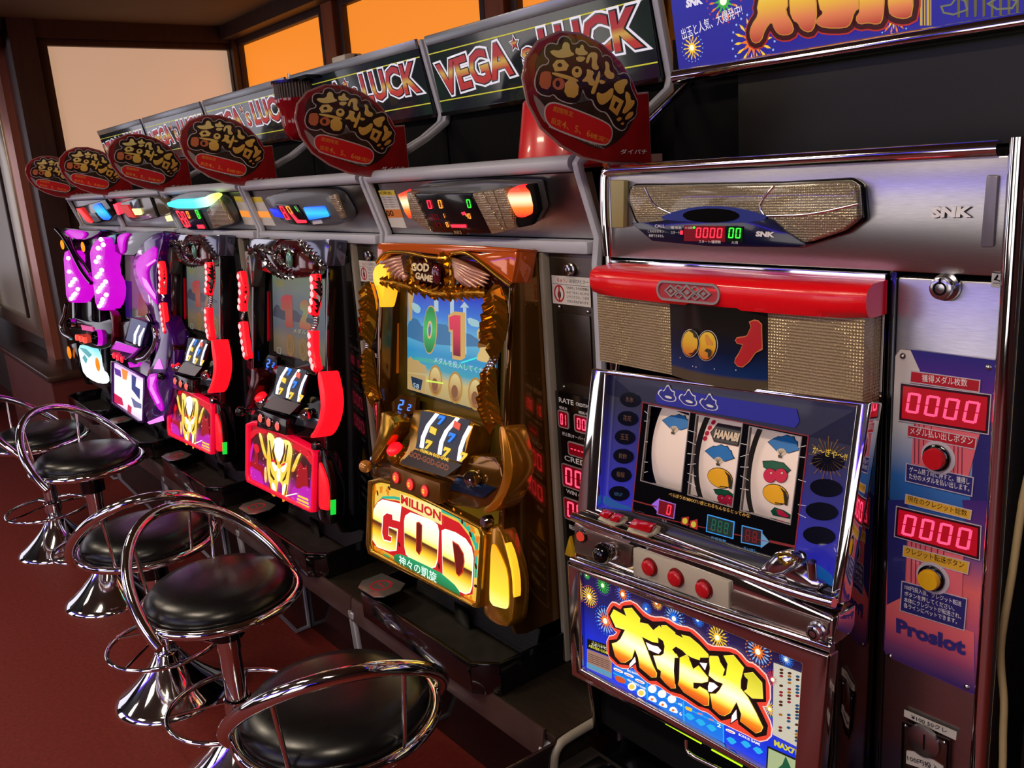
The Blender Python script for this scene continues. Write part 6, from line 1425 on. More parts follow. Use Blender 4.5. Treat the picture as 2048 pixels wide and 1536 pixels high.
fan_b = mat('fan blue print', (20, 104, 168), .5, emit=(20, 104, 168), es=.15); ivory = mat('ivory print', (220, 200, 170), .5); ink = mat('ink line print', (24, 24, 30), .5); yel = mat('golden yellow print', (236, 170, 34), .5, emit=(236, 170, 34), es=.15); leafg = mat('leaf green print', (20, 92, 60), .5); cher = mat('cherry red print', (200, 30, 66), .5, emit=(200, 30, 66), es=.1); olive = bpy.data.materials['dark olive print']; brickr = mat('brown red print', (110, 26, 30), .5); grey_i = mat('slate letter print', (60, 56, 60), .5)
def fan(ri, x, y, s=1, r=0):
    T = lambda l: [(x + (a * math.cos(r) - b * math.sin(r)) * s, y + (a * math.sin(r) + b * math.cos(r)) * s) for a, b in l]
    r = 0
    o = T([(-88, -32), (-62, -50), (-40, -62), (-20, -60), (7, -72), (30, -60), (48, -62), (62, -38), (75, -32), (82, -8), (97, 14), (40, 33), (24, 26), (10, 10), (-8, 8), (-28, 22)])
    sym(ri, 'fan_outline', o, ink, 1, g=.0008); sym(ri, 'fan', o, fan_b, 2)
    sym(ri, 'fan_ribs', T([(-28, 22), (-22, 12), (-8, 6), (10, 8), (24, 22), (28, 34), (8, 48), (-12, 46)]), ivory, 3)
    for q in range(4): sym(ri, 'fan_rib_line', T([(-6 + 1, 46), (-20 + 13 * q, 14), (-18 + 13 * q, 13), (-4 + 1, 46)]), ink, 4)
    sym(ri, 'fan_handle', T([(-16, 44), (8, 48), (8, 64), (-14, 60)]), olive, 4)
def bell(ri, x, y, s=1):
    e = el2(x, y, 72 * s, 56 * s, .25, 22); sym(ri, 'bell_outline', e, ink, 1, g=.0010); sym(ri, 'bell', e, yel, 2)
    sym(ri, 'bell_band', [(x + 30 * s, y - 45 * s), (x + 65 * s, y - 15 * s), (x + 72 * s, y + 30 * s), (x + 60 * s, y + 65 * s), (x + 45 * s, y + 60 * s), (x + 58 * s, y + 20 * s), (x + 48 * s, y - 10 * s)], olive, 3)
    sym(ri, 'bell_line', [(x - 10 * s, y + 44 * s), (x + 35 * s, y + 50 * s), (x + 35 * s, y + 55 * s), (x - 10 * s, y + 50 * s)], ink, 3)
def cherry(ri, x, y, s=1):
    lf = [(x - 75 * s, y - 60 * s), (x - 20 * s, y - 62 * s), (x + 40 * s, y - 50 * s), (x + 82 * s, y - 10 * s), (x + 60 * s, y + 10 * s), (x - 40 * s, y - 10 * s), (x - 70 * s, y - 30 * s)]
    sym(ri, 'leaf_outline', lf, ink, 1, g=.0008); sym(ri, 'leaf', lf, leafg, 2)
    for dx in (-30, 32):
        e = el2(x + dx * s, y + 20 * s, 37 * s, 40 * s, 0, 18); sym(ri, 'cherry_outline', e, ink, 3, g=.0006); sym(ri, 'cherry', e, cher, 4); sym(ri, 'cherry_glint', el2(x + (dx + 8) * s, y + 6 * s, 7 * s, 6 * s, 0, 8), ivory, 5)
fan(0, 668, 352, .95); fan(1, 962, 550, 1.0); fan(2, 1352, 495, 1.08)
bell(1, 960, 692, 1.12); bell(2, 1315, 797, 1.14); cherry(2, 1325, 652, 1.12); cherry(1, 965, 818, .85)
pl_ = [(895, 400), (925, 345), (1085, 375), (1092, 440), (1075, 485), (925, 455)]
sym(1, 'word_plate', pl_, brickr, 1, g=.0012); sym(1, 'word_plate', pl_, ink, 2, g=.0003); sym(1, 'word_plate', pl_, grey_i, 3, g=-.0012)
_v = r2([(990, 430)], DW)[0][1]; G = Fr(FR.p(0, _v, DW - sag(_v) + .0026), FR.u, FR.v - FR.n * ((_v - vc) / DR * 1.05))
textpx('lettering', G, 'HANABI', c2([(920, 433)])[0], c2([(1075, 462)])[0], 17, ivory, reels_o[1][0], bold=.06, lift=.0008)
for q in ((895, 335), (882, 370), (872, 405), (865, 438)): sym(1, 'red_dot', el2(q[0], q[1], 14, 16, 0, 10), cher, 1)
sym(0, 'dark_mark', [(650, 262), (700, 262), (750, 285), (745, 295), (700, 280)], ink, 1)  # thin dark print across the top of the left reel
sym(2, 'lower_symbol', [(1255, 905), (1290, 880), (1350, 900), (1390, 930), (1385, 960), (1260, 935)], leafg, 1); sym(2, 'lower_symbol', [(1300, 895), (1335, 900), (1375, 940), (1350, 950), (1300, 930)], cher, 2)
# prints on the glass
def gp(nm, polys, m_, w=1, sm=0, par=None, g=0):
    if len(polys) > 1: return [gp(nm, [p], m_, w, sm, par, g) for p in polys][-1]
    mb = MB()
    for l in polys:
        uv = lift(FR, .001).px(c2(l)); uv = smooth_poly(uv, sm) if sm else uv; uv = grow(uv, g) if g else uv
        mb.prism(FR, uv, L * w, L * (w + 1))
    return mb.build(nm, m_, par or glass)
gp('blue_banner', [[(545, 175), (575, 110), (1450, 250), (1468, 330), (1440, 370), (560, 215)]], glow('blue banner print', (24, 26, 150), .6), 1)
for i in range(3):
    x, y = 630 + 133 * i, 170 + 28 * i
    for w_, s_, mt in ((2, 1.0, white_print), (3, .86, glow('blue banner print2', (24, 26, 130), .6))):
        gp('gourd_outline', [[(x + a * s_, y + b * s_ * .8) for a, b in [(-70, -28), (-48, -62), (-30, -40), (0, -110), (20, -50), (45, -42), (40, -12), (55, 10), (48, 40), (10, 42), (-30, 30), (-52, 0)]]], mt, w_, 1)
    gp('gourd_eye', [el2(x + 5, y + 4, 24, 8, .3, 12)], white_print, 4)
oval_d = mat('dark oval print', (10, 12, 30), .1, coat=1); 
for i, (x, y) in enumerate(((385, 190), (370, 310), (352, 430), (342, 552), (328, 670), (315, 790))):
    gp('pay_oval', [el2(x, y, 66, 48, .12)], oval_d, 1); 
    its = []; G = lift(FR, .001); a, b_ = G.px(c2([(x - 26, y + 12), (x + 26, y + 20)])); text('x', G, ('氷氷', '花花', '玉玉', '鈴鈴', '桜桜', 'REPLAY')[i], a, b_, .008 if i < 5 else .005, None, items=its, lift=.0016)
    join_text('oval_lettering', its, glow('brown lit mark' if i < 5 else 'blue lit mark', (120, 72, 40) if i < 5 else (40, 90, 130), .5), glass)
for q in ((1650, 590), (1640, 755), (1612, 905), (1595, 1060)): gp('pay_oval', [el2(q[0], q[1], 105, 58, .12)], oval_d, 1)
fwc = [glow('faint gold spark', (130, 84, 30), .55)] * 3
G = lift(FR, .001); u, v = G.px(c2([(1650, 565)]))[0]; m = MB()
for i in range(26):
    a = 2 * PI * i / 26; d = Vector((math.cos(a), math.sin(a))); e = Vector((-d.y, d.x)) * .0006; q = Vector((u, v)); r_ = .026 if i % 2 else .02
    m.prism(FR, [tuple(q + d * .006), tuple(q + d * r_ + e), tuple(q + d * r_ - e)], L, L * 2)
m.build('spark_print', fwc[0], glass, kind='stuff')
textpx('lettering', lift(FR, .002), 'か〜ぎや〜!!', c2([(1552, 532)])[0], c2([(1772, 582)])[0], 16, glow('gold lettering', (235, 190, 40), .8), glass, bold=.05, lift=.0006)
textpx('lettering', lift(FR, .0008), 'べらぼうめ!MAX711枚とれるもんならとってみな', c2([(635, 806)])[0], c2([(1152, 948)])[0], 8.5, glow('gold small lettering', (220, 160, 80), .8), glass, bold=.02, lift=.0012)
def disp(q, s, m_on, edge, bg, nmx='display'):
    o = gp(nmx, [q], bg, 1); G = lift(FR, .001); uv = G.px(c2(q)); m = MB(); m.frame(FR, grow(uv, .0012), uv, L, L * 2.4); m.build('display_edge', edge, o)
    c = [tuple(Vector(uv[k]).lerp(Vector(uv[(k + 2) % 4]), .13)) for k in range(4)]; digits('figures', FR, c, s, m_on, o, lift=L * 2.2, gap=.35)
disp([(572, 832), (672, 862), (662, 948), (560, 918)], ' 0', led_red, mat('lilac edge', (150, 110, 190), .3, emit=(120, 80, 190), es=.5), led_dim)
disp([(885, 930), (1048, 975), (1040, 1075), (876, 1030)], '888', glow('unlit green figures', (30, 110, 80), .6), glow('blue lit edge', (50, 150, 230), 1.0), glow('green dark display', (8, 48, 44), .5))
disp([(1105, 1000), (1225, 1030), (1222, 1125), (1100, 1100)], '88', glow('unlit red figures', (130, 20, 30), .6), glow('blue lit edge 2', (60, 150, 220), .9), glow('red dark display', (50, 6, 14), .5))
gp('black_strip', [[(402, 902), (1440, 1130), (1440, 1250), (1100, 1150), (560, 965), (402, 914)]], bpy.data.materials['black glass print'], 0)
gp('arrow', [[(522, 860), (572, 820), (566, 915)]], glow('lilac arrow', (160, 100, 230), .8), 1); gp('arrow', [[(1225, 1038), (1275, 1100), (1222, 1140)]], glow('steel blue arrow', (110, 160, 200), .7), 1)
gp('talisman', [[(715, 945), (760, 938), (755, 998), (712, 985)], [(770, 965), (815, 955), (815, 1022), (765, 1005)]], glow('red talisman', (200, 40, 30), .6), 1); gp('talisman_mark', [el2(737, 966, 16, 20, 0, 10), el2(792, 988, 16, 20, 0, 10)], glow('yellow talisman', (225, 200, 60), .7), 2)
textpx('lettering', lift(FR, .0008), '枚玉', c2([(588, 968)])[0], c2([(622, 976)])[0], 5, sil, glass, lift=.0006); textpx('lettering', lift(FR, .0008), '貯留枚数', c2([(905, 1078)])[0], c2([(1000, 1104)])[0], 5, glow('pale blue lettering', (90, 150, 200), .7), glass, lift=.0006); textpx('lettering', lift(FR, .0008), '払い出し', c2([(1112, 1148)])[0], c2([(1195, 1168)])[0], 6, bpy.data.materials['pale blue lettering'], glass, lift=.0006)
gp('wave_print', [[(1465, 1190), (1560, 1230), (1640, 1280), (1690, 1330), (1670, 1400), (1560, 1330), (1480, 1240)], [(215, 790), (300, 850), (400, 880), (395, 900), (208, 870)]], glow('cyan wave print', (20, 90, 170), .6), 1, 1)
glass_sheet = mat('clear glass sheet', (255, 255, 255), .02, trans=1, ior=1.25)
# ledge with bet buttons and medal chute
G = lift(FR, .0)
ledge_m = noise_var(mat('dark worn ledge', (36, 34, 34), .25, .2, coat=.3), 30, .3)
lg = r2([(205, 880), (402, 905), (560, 955), (1100, 1140), (1440, 1240), (1690, 1390), (1735, 1485), (1690, 1480), (900, 1200), (60, 935), (78, 892)])
MB().prism(FR, lg, -.012, .0065).build('ledge', ledge_m, t, bev=.002)
def betb(pl_, cap_, split):
    b_ = S('bet_button', FR, [c2(pl_)], .004, .017, mat('ivory button base', (200, 190, 160), .35), t, bev=.003); 
    for q in cap_: S('button_cap', FR, [c2(q)], .017, .026, red_pl2, b_, bev=.0028)
red_pl2 = mat('clear red button', (176, 10, 22), .12, coat=.8)
def sh(l, d=(-6, -14)): return [(x + d[0], y + d[1]) for x, y in l]
betb([(165, 955), (225, 905), (345, 945), (330, 985), (275, 1005)], [sh([(178, 945), (215, 905), (275, 925), (240, 975)]), sh([(246, 978), (282, 928), (340, 945), (300, 995)])], 1)
betb([(350, 1035), (400, 965), (555, 1005), (540, 1050), (475, 1080)], [sh([(368, 1020), (408, 965), (545, 1000), (505, 1062)])], 0)
ch = S('medal_chute', FR, [c2([(1175, 1300), (1225, 1250), (1310, 1160), (1440, 1160), (1560, 1330), (1630, 1370), (1560, 1420), (1420, 1425), (1360, 1330), (1290, 1325)])], .006, .020, silver_chr, t, bev=.005)
S('chute_hood', FR, [c2([(1210, 1265), (1320, 1155), (1400, 1150), (1470, 1210), (1420, 1265), (1350, 1305), (1290, 1325)])], .020, .050, silver_chr, ch, bev=.008)
m = MB(); m.frame(lift(FR, .0), lift(FR, .05).px(c2([(1330, 1170), (1400, 1165), (1460, 1212), (1390, 1255), (1340, 1215)])), lift(FR, .05).px(c2([(1345, 1180), (1398, 1175), (1442, 1210), (1390, 1240), (1352, 1212)])), .050, .053); m.build('chute_mouth', gold, ch)
P = path3(FR, c2([(1555, 1330)]), .02)[0]; MB().tube([P, P + Vector((0, -.004, .022))], .006, 12).build('chute_lever', silver_chr, ch, smooth=60)
# control band
FC = FY(-.112); bnd = FC.px([(1148, 1035), (1668, 1232)]) 
zt = .880
S('control_band', FC, [[(1147, 1036), (1400, 1120), (1666, 1238), (1664, 1296), (1400, 1208), (1149, 1118)]], -.05, .0, chrome, t, bev=.004)
brown_st = noise_var(mat('brownish worn steel', (140, 120, 112), .25, .9), 30, .2, rough=(.2, .4))
lp = S('left_plate', FC, [c2([(28, 1000), (388, 1130), (385, 1265), (28, 1170)])], 0, .0035, brown_st, t, bev=.001)
P = path3(FC, c2([(78, 1060)]), .0035)[0]; e_ = MB().lathe([(.0105, 0), (.0105, .002), (.0088, .003), (0, .003)], P, 24, FC.n).build('round_button', black_gloss, lp); MB().lathe([(.0078, .003), (.007, .006), (0, .0065)], P, 24, FC.n).build('button_cap', glow('coral lit cap', (225, 60, 40), .75), e_, smooth=60)
P = path3(FC, c2([(278, 1155)]), .0035)[0]; lv = MB().lathe([(.013, 0), (.013, .006), (.010, .012), (.008, .013), (.0055, .014), (.0055, .03), (0, .03)], P, 28, FC.n).build('start_lever', chrome, t, smooth=40)
P = path3(FC, c2([(212, 1172)]), .034)[0]; MB().ball(P, .0155, 24).build('lever_knob', black_gloss, lv, smooth=80)
bp = S('button_plate', FC, [c3([(402, 18), (700, 122), (1015, 238), (1015, 415), (700, 300), (402, 192)])], 0, .006, mat('ivory worn plate', (178, 168, 150), .35), t, bev=.002)
for q in ((514, 140), (682, 208), (862, 280)):
    P = path3(FC, c3([q]), .006)[0]; b_ = MB().lathe([(.0138, 0), (.0138, .001), (.0125, .003), (.0115, .003), (.011, .001), (0, .001)], P, 28, FC.n).build('stop_button', mat('dark red socket', (110, 14, 18), .3), bp); MB().lathe([(.0112, .001), (.0110, .0065), (.009, .008), (0, .008)], P, 28, FC.n).build('button_cap', mat('red stop cap', (190, 14, 26), .22, coat=.6), b_, smooth=50)
rp = S('right_plate', FC, [c3([(1032, 290), (1655, 500), (1640, 622), (1032, 402)])], 0, .0035, brown_st, t, bev=.001)
u, v = lift(FC, .004).px(c3([(1590, 545)]))[0]; place_lock(lift(FC, .0035), u, v, .0095, rp)
MB().tube(dense(path3(FC, c3([(15, 95), (200, 160), (900, 405), (1400, 565), (1680, 660)]), .004)), .006, 12).build('chrome_bead', chrome, t, smooth=80)
MB().tube(dense(path3(FC, c2([(20, 935), (420, 1078), (900, 1232), (1400, 1410), (1690, 1495)]), .002)), .0065, 12).build('chrome_bead', chrome, t, smooth=80)
# belly door
FBm = Fr((0, -.107, .81), (1, 0, 0), (0, .08, 1)); rose_ch = mat('chrome door frame', (205, 190, 186), .1, 1)
b3 = lambda l, w=.0: lift(FBm, w).px(c3(l))
bo = b3([(12, 110), (700, 350), (1690, 690), (1600, 1640), (700, 1165), (35, 822)]); bi = b3([(85, 165), (700, 410), (1510, 745), (1455, 1530), (700, 1105), (100, 785)])
m = MB(); m.frame(FBm, bo, bi, -.012, .010); m.build('door_frame', rose_ch, t, bev=.006, seg=3)
bg = slab('belly_glass', FBm, [bi], -.004, 0, lit('night blue belly print', [(0, (10, 60, 240)), (.35, (20, 40, 200)), (.6, (14, 20, 110)), (1, (30, 14, 50))], 1.0), t)
def bp3(nm, polys, m_, w=1, sm=0, g=0, par=None):
    if len(polys) > 1: return [bp3(nm, [p], m_, w, sm, g, par) for p in polys][-1]
    mb = MB()
    for l in polys:
        uv = b3(l, .001); uv = smooth_poly(uv, sm) if sm else uv; uv = grow(uv, g) if g else uv
        mb.prism(FBm, uv, L * w, L * (w + 1))
    return mb.build(nm, m_, par or bg)
for q, r_, cl in (((108, 192), 26, ('green', 'green', 'green')), ((212, 258), 62, ('green', 'violet', 'green')), ((125, 330), 66, ('yellow', 'orange', 'yellow')), ((340, 315), 64, ('blue', 'violet', 'orange')), ((228, 485), 88, ('pale', 'blue', 'orange')), ((490, 408), 36, ('blue', 'blue', 'blue')), ((556, 372), 42, ('yellow', 'orange', 'orange')),
                 ((668, 470), 76, ('pale', 'blue', 'blue')), ((820, 480), 42, ('blue', 'blue', 'blue')), ((945, 592), 82, ('yellow', 'violet', 'yellow')), ((1205, 682), 92, ('pale', 'orange', 'orange')), ((1385, 732), 48, ('blue', 'blue', 'pale')), ((1280, 1048), 50, ('yellow', 'green', 'yellow')), ((1300, 860), 60, ('red', 'violet', 'red'))):
    a, c = b3([q, (q[0], q[1] + r_)], .001); firework(FBm, a, abs(c[1] - a[1]) * 1.0, [fw[x] for x in cl], bg, n=18, w=1)
cl = crop(1200, 1180, .20833)
def bpl(nm, l, m_, w, g=0, sm=0):
    uv = lift(FBm, .001).px(cl(l)); uv = smooth_poly(uv, sm) if sm else uv; uv = grow(uv, g) if g else uv
    return slab(nm, FBm, [uv], L * w, L * (w + 1), m_, bg)
blob = [(100, 230), (130, 170), (150, 150), (215, 190), (240, 150), (330, 140), (430, 250), (520, 300), (640, 300), (760, 380), (880, 400), (960, 470), (1060, 580), (1250, 590), (1330, 620), (1420, 730), (1490, 745), (1600, 860), (1605, 1060), (1510, 1062), (1560, 1160), (1622, 1290), (1610, 1380), (1510, 1400), (1350, 1275), (1335, 1150), (1270, 1220), (1180, 1240), (1060, 1130), (960, 1100), (800, 990), (690, 960), (560, 860), (490, 860), (375, 760), (352, 650), (290, 710), (190, 700), (110, 620), (105, 480), (180, 470), (225, 380), (150, 350)]
bpl('logo_outline', blob, glow('white pink rim', (255, 205, 195), 1.1), 5, .0075, 1); bpl('logo_red', blob, glow('scarlet logo rim', (240, 70, 50), 1.0), 6, .0060, 1); bpl('logo_black', blob, glow('logo shadow', (36, 10, 10), .5), 7, .0008)
A1 = [(118, 240), (150, 178), (272, 245), (245, 170), (322, 163), (405, 265), (400, 302), (478, 318), (530, 378), (575, 440), (578, 500), (520, 490), (420, 440), (470, 560), (530, 720), (565, 790), (560, 830), (512, 830), (400, 735), (385, 640), (355, 560), (325, 650), (262, 690), (215, 685), (165, 630), (132, 505), (180, 490), (215, 460), (258, 375), (170, 350)]
A2 = [(532, 376), (588, 332), (610, 358), (608, 330), (655, 330), (740, 400), (740, 415), (820, 455), (800, 420), (880, 440), (970, 515), (1060, 610), (1060, 640), (980, 640), (975, 665), (900, 640), (850, 610), (810, 570), (750, 535), (720, 560), (750, 600), (770, 640), (740, 700), (735, 760), (742, 900), (745, 935), (700, 935), (640, 880), (600, 830), (605, 770), (570, 745), (530, 620), (600, 620), (630, 600), (640, 530), (625, 480), (582, 450)]
A3 = [(785, 640), (850, 610), (900, 680), (920, 740), (965, 715), (1000, 760), (1058, 830), (1055, 870), (1000, 885), (915, 880), (915, 935), (950, 940), (975, 915), (1055, 960), (1068, 1010), (1062, 1100), (1020, 1100), (820, 970), (768, 900), (780, 850)]
A4 = [(1072, 622), (1150, 625), (1170, 660), (1225, 740), (1200, 808), (1228, 808), (1245, 700), (1205, 620), (1300, 615), (1400, 735), (1385, 800), (1370, 860), (1370, 935), (1440, 1020), (1520, 1170), (1585, 1310), (1565, 1350), (1515, 1365), (1365, 1250), (1375, 1180), (1330, 1065), (1270, 1170), (1215, 1200), (1165, 1185), (1100, 1125), (1082, 1020), (1075, 985), (1130, 985), (1165, 950), (1200, 890), (1130, 865), (1062, 810), (1075, 740), (1067, 660)]
A5 = [(1400, 790), (1485, 778), (1575, 880), (1585, 1035), (1480, 1030), (1400, 960), (1430, 940), (1440, 850), (1410, 820)]
fire2 = lit('yellow fire letter', [(0, (215, 60, 20)), (.2, (235, 120, 20)), (.3, (255, 220, 60)), (.42, (255, 255, 150)), (.6, (255, 255, 200)), (.8, (255, 240, 40)), (1, (215, 205, 40))], 1.15)
fire1 = lit('yellow fire letter low', [(0, (215, 60, 20)), (.14, (240, 140, 20)), (.22, (255, 235, 90)), (.4, (255, 255, 225)), (.62, (255, 245, 60)), (1, (225, 215, 30))], 1.15)
for l, nm in ((A1, 1), (A2, 1), (A3, 0), (A4, 1), (A5, 0)): bpl('letter_line', l, glow('gold line', (255, 225, 90), 1.0), 8); bpl('brush_letter', l, fire1 if nm else (fire2 if l is A3 else lit('gold yellow dot', [(0, (255, 240, 80)), (1, (215, 205, 30))], 1.0)), 9, -.0007)
ht = glow('heart white spark', (255, 240, 240), 1.2); tr_ = glow('logo shadow 2', (60, 12, 20), .5)
for l in ([(468, 490), (530, 520), (580, 530), (615, 570), (590, 600), (560, 590), (495, 560)], [(985, 685), (1055, 690), (1035, 755)], [(1078, 870), (1120, 880), (1160, 915), (1100, 965), (1068, 960), (1065, 910)], [(362, 630), (370, 680), (310, 735), (310, 700)], [(1335, 1135), (1340, 1220), (1285, 1260), (1295, 1190)]):
    bpl('tongue_rim', l, tr_, 10, .0016); bpl('tongue', l, ht, 11)
for l in ([(1430, 850), (1395, 825), (1378, 900), (1400, 950), (1432, 940)], [(742, 640), (735, 760), (745, 890), (768, 890), (778, 850), (772, 640)], [(1200, 620), (1160, 610), (1180, 680), (1225, 750), (1205, 812), (1228, 808), (1245, 700)], [(720, 560), (750, 535), (810, 570), (848, 608), (790, 600), (750, 600)], [(880, 645), (975, 670), (985, 700), (920, 745), (900, 690)]):
    bpl('black_notch', l, bpy.data.materials['logo shadow'], 10)
# pay table under the logo
cy = glow('cyan print', (40, 180, 240), 1.0); wh = glow('white lit print', (255, 250, 240), 1.15); bl2 = glow('azure field', (20, 120, 235), 1.0)
bp3('pay_field', [[(280, 770), (420, 800), (560, 880), (700, 960), (980, 1090), (985, 1265), (735, 1140), (500, 990), (280, 845)]], bl2, 1)
m = MB()
for a, b_ in (((498, 870), (498, 990)), ((730, 1000), (735, 1140)), ((985, 1110), (988, 1262))): m.prism(FBm, b3([(a[0] - 3, a[1]), (a[0] + 3, a[1]), (b_[0] + 3, b_[1]), (b_[0] - 3, b_[1])]), L * 2, L * 3)
for a, b_ in (((280, 815), (985, 1155)),): m.prism(FBm, b3([(a[0], a[1] - 2), (b_[0], b_[1] - 2), (b_[0], b_[1] + 3), (a[0], a[1] + 3)]), L * 2, L * 3)
m.build('pay_rule', cy, bg)
for i, q in enumerate(((312, 800), (380, 830), (450, 870), (1030, 1190))):
    bp3('pay_capsule', [[(q[0] - 30, q[1] - 20), (q[0] + 28, q[1] + 5), (q[0] + 30, q[1] + 22), (q[0] - 28, q[1] - 3)]], wh, 3, 1); bp3('capsule_core', [[(q[0] - 20, q[1] - 9), (q[0] + 18, q[1] + 7), (q[0] + 20, q[1] + 12), (q[0] - 18, q[1] - 4)]], glow('pink core', (225, 80, 90), .9), 4)
for q in ((400, 905), (460, 945), (530, 920), (592, 952), (655, 985)): bp3('pay_oval', [el2(q[0], q[1], 27, 25, .4, 14)], wh, 3); 
for q in ((400, 905), (460, 945)): bp3('pay_oval_core', [el2(q[0], q[1], 18, 16, .4, 12)], glow('pale amber core', (250, 215, 90), 1), 4)
for q in ((530, 985), (598, 1020), (665, 1055)):
    bp3('pay_flower', [[(q[0] - 28, q[1] + 0), (q[0] - 15, q[1] - 22), (q[0] + 12, q[1] - 18), (q[0] + 30, q[1] + 14), (q[0] + 20, q[1] + 22), (q[0] - 20, q[1] + 5)]], wh, 3, 1); bp3('flower_core', [el2(q[0], q[1], 9, 8, 0, 8)], fw['orange'], 4)
for q in ((768, 1098), (838, 1135), (908, 1170), (1035, 1252), (1128, 1275), (1205, 1315)):
    bp3('pay_fan', [[(q[0] - 32, q[1] - 15), (q[0] - 10, q[1] - 25), (q[0] + 15, q[1] - 14), (q[0] + 34, q[1] + 10), (q[0] + 10, q[1] + 22), (q[0] - 5, q[1] + 16)]], cy, 3)
bp3('pay_mark', [[(288, 830), (350, 850), (362, 890), (300, 872)]], glow('red gold mark', (225, 90, 40), .9), 3, 1); bp3('pay_mark', [[(742, 1030), (785, 1045), (780, 1065), (745, 1050)]], fw['yellow'], 3); bp3('pay_dash', [[(818, 1070), (850, 1080), (850, 1088), (818, 1078)], [(892, 1108), (922, 1118), (922, 1126), (892, 1116)]], glow('pink core2', (240, 140, 150), .9), 3)
its = []
G3 = lift(FBm, .001)
tq('=9', (698, 1020), (722, 1032), 6, G3, .002); tq('6', (706, 1085), (722, 1090), 7, G3, .002); tq('2', (948, 1160), (972, 1170), 8, G3, .002); tq('REPLAY', (925, 1192), (975, 1210), 6, G3, .002) if 0 else None
its = []
def t3(s, a, b_, h): 
    A, B = c3([a, b_]); tq(s, A, B, h, G3, .002)
t3('=9', (698, 1020), (722, 1034), 6); t3('6', (706, 1085), (722, 1092), 7); t3('2', (948, 1158), (972, 1168), 8); t3('BIG BONUS', (372, 805), (455, 838), 4); t3('BONUS GAME', (1085, 1215), (1222, 1282), 5); t3('REG BONUS GAME', (375, 865), (490, 925), 4)
t3('スポハナビ', (142, 640), (240, 668), 5)
join_text('pay_lettering', its, wh, bg)
bp3('maker_plate', [[(112, 600), (262, 645), (262, 715), (112, 660)]], mat('olive black plate', (28, 26, 14), .3), 2)
textpx('lettering', lift(FBm, .002), 'ARUZE CORP', c3([(120, 650)])[0], c3([(258, 706)])[0], 5, glow('lime lettering', (220, 220, 80), .8), bg, bold=.05); textpx('lettering', lift(FBm, .002), 'スタハナビ', c3([(142, 628)])[0], c3([(228, 660)])[0], 5, bpy.data.materials['lime lettering'], bg, bold=.02)
bp3('certificate', [[(112, 665), (270, 725), (268, 855), (112, 785)]], glow('rosy certificate', (200, 150, 130), .6), 2); bp3('certificate_band', [[(112, 750), (268, 818), (268, 850), (112, 780)]], glow('sky band', (110, 180, 215), .7), 3)
m = MB()
for i in range(5): m.prism(FBm, b3([(122, 690 + 12 * i), (258, 742 + 12 * i), (258, 745 + 12 * i), (122, 693 + 12 * i)]), L * 3, L * 3.6)
m.build('certificate_lines', glow('brown fine lines', (120, 70, 60), .4), bg)
cd_ = bp3('reel_chart', [[(1305, 752), (1500, 825), (1492, 1310), (1300, 1212)]], glow('cream chart', (225, 215, 195), .8), 2)
rnd = random.Random(9)
for nm, cc, k_ in (('chart_blue', glow('chart blue', (40, 100, 150), .5), 0), ('chart_brown', glow('chart brown', (110, 60, 30), .4), 1), ('chart_gold', glow('chart gold', (200, 130, 40), .6), 2), ('chart_red', glow('chart red', (190, 50, 60), .5), 3)):
    m = MB()
    for c_ in range(3):
        for r_ in range(21):
            if rnd.randrange(4) == k_:
                x, y = 1360 + 52 * c_ - r_ * .4, 795 + 22 * c_ + r_ * 20.5; e = el2(x, y, 13, 8, .3, 7); m.prism(FBm, b3(e), L * 3, L * 4)
    m.build(nm, cc, cd_, kind='stuff')
textpx('lettering', lift(FBm, .002), 'MAX711', c3([(1308, 1282)])[0], c3([(1482, 1362)])[0], 12, glow('lime gold lettering', (225, 215, 50), .9), bg, bold=.05)
bp3('green_card', [[(1265, 1285), (1488, 1385), (1475, 1560), (1255, 1440)]], glow('dark card edge', (30, 40, 20), .4), 2); bp3('green_card', [[(1275, 1300), (1478, 1392), (1465, 1545), (1268, 1430)]], glow('pale green card', (200, 215, 160), .7), 3); bp3('card_tree', [[(1385, 1350), (1420, 1430), (1400, 1425), (1420, 1470), (1330, 1430), (1365, 1400)]], glow('tree green', (40, 120, 80), .5), 4)
# tray of the fireworks machine
t = thing('medal_tray', 'wide black tray with lime lit edges below the fireworks glass', 'tray')
MB().box(HL - .03, HR + .0, -.30, -.08, .45, .458).build('tray_floor', black_soft, t)
FH = Fr((0, 0, .45), (1, 0, 0), (0, 1, 0)); m = MB()
o1 = [(HL - .03, -.08), (HL - .034, -.26), (HL - .01, -.295), (HR - .03, -.295), (HR + .01, -.26), (HR + .01, -.08)]; i1 = [(HL - .022, -.08), (HL - .026, -.25), (HL - .006, -.285), (HR - .034, -.285), (HR + .002, -.255), (HR + .002, -.08)]
for i in range(5): m.prism(FH, [o1[i], o1[i + 1], i1[i + 1], i1[i]], 0, .05)
m.build('tray_wall', mat('smoked rim plastic', (46, 36, 36), .15, .3, coat=.5), t, bev=.003)
lime = glow('lime lit strip', (200, 250, 30), 1.2)
for a, b_ in (((345, 1000), (540, 1110)), ((600, 1150), (828, 1278)), ((895, 1318), (1090, 1425))):
    P = path3(FBm, c3([a, b_]), .0); MB().tube([p + Vector((0, .004, 0)) for p in P], .0012, 6).build('lime_strip', lime, t)
P = path3(FBm, c3([(745, 1240), (750, 1310), (790, 1350), (900, 1405), (1010, 1460)]), .004); MB().tube(dense(P), .0035, 8).build('wire_bail', chrome, t, smooth=80)
MB().box(HL + .02, HL + .11, -.19, -.10, .459, .475).build('tray_insert', black_gloss, t, bev=.003)
MB().box(HL + .05, HR - .06, -.24, -.10, .4585, .461).build('tray_mat', mat('grey tray mat', (62, 60, 58), .5), t)
P = at((1120, 1440), X=UL - .012)
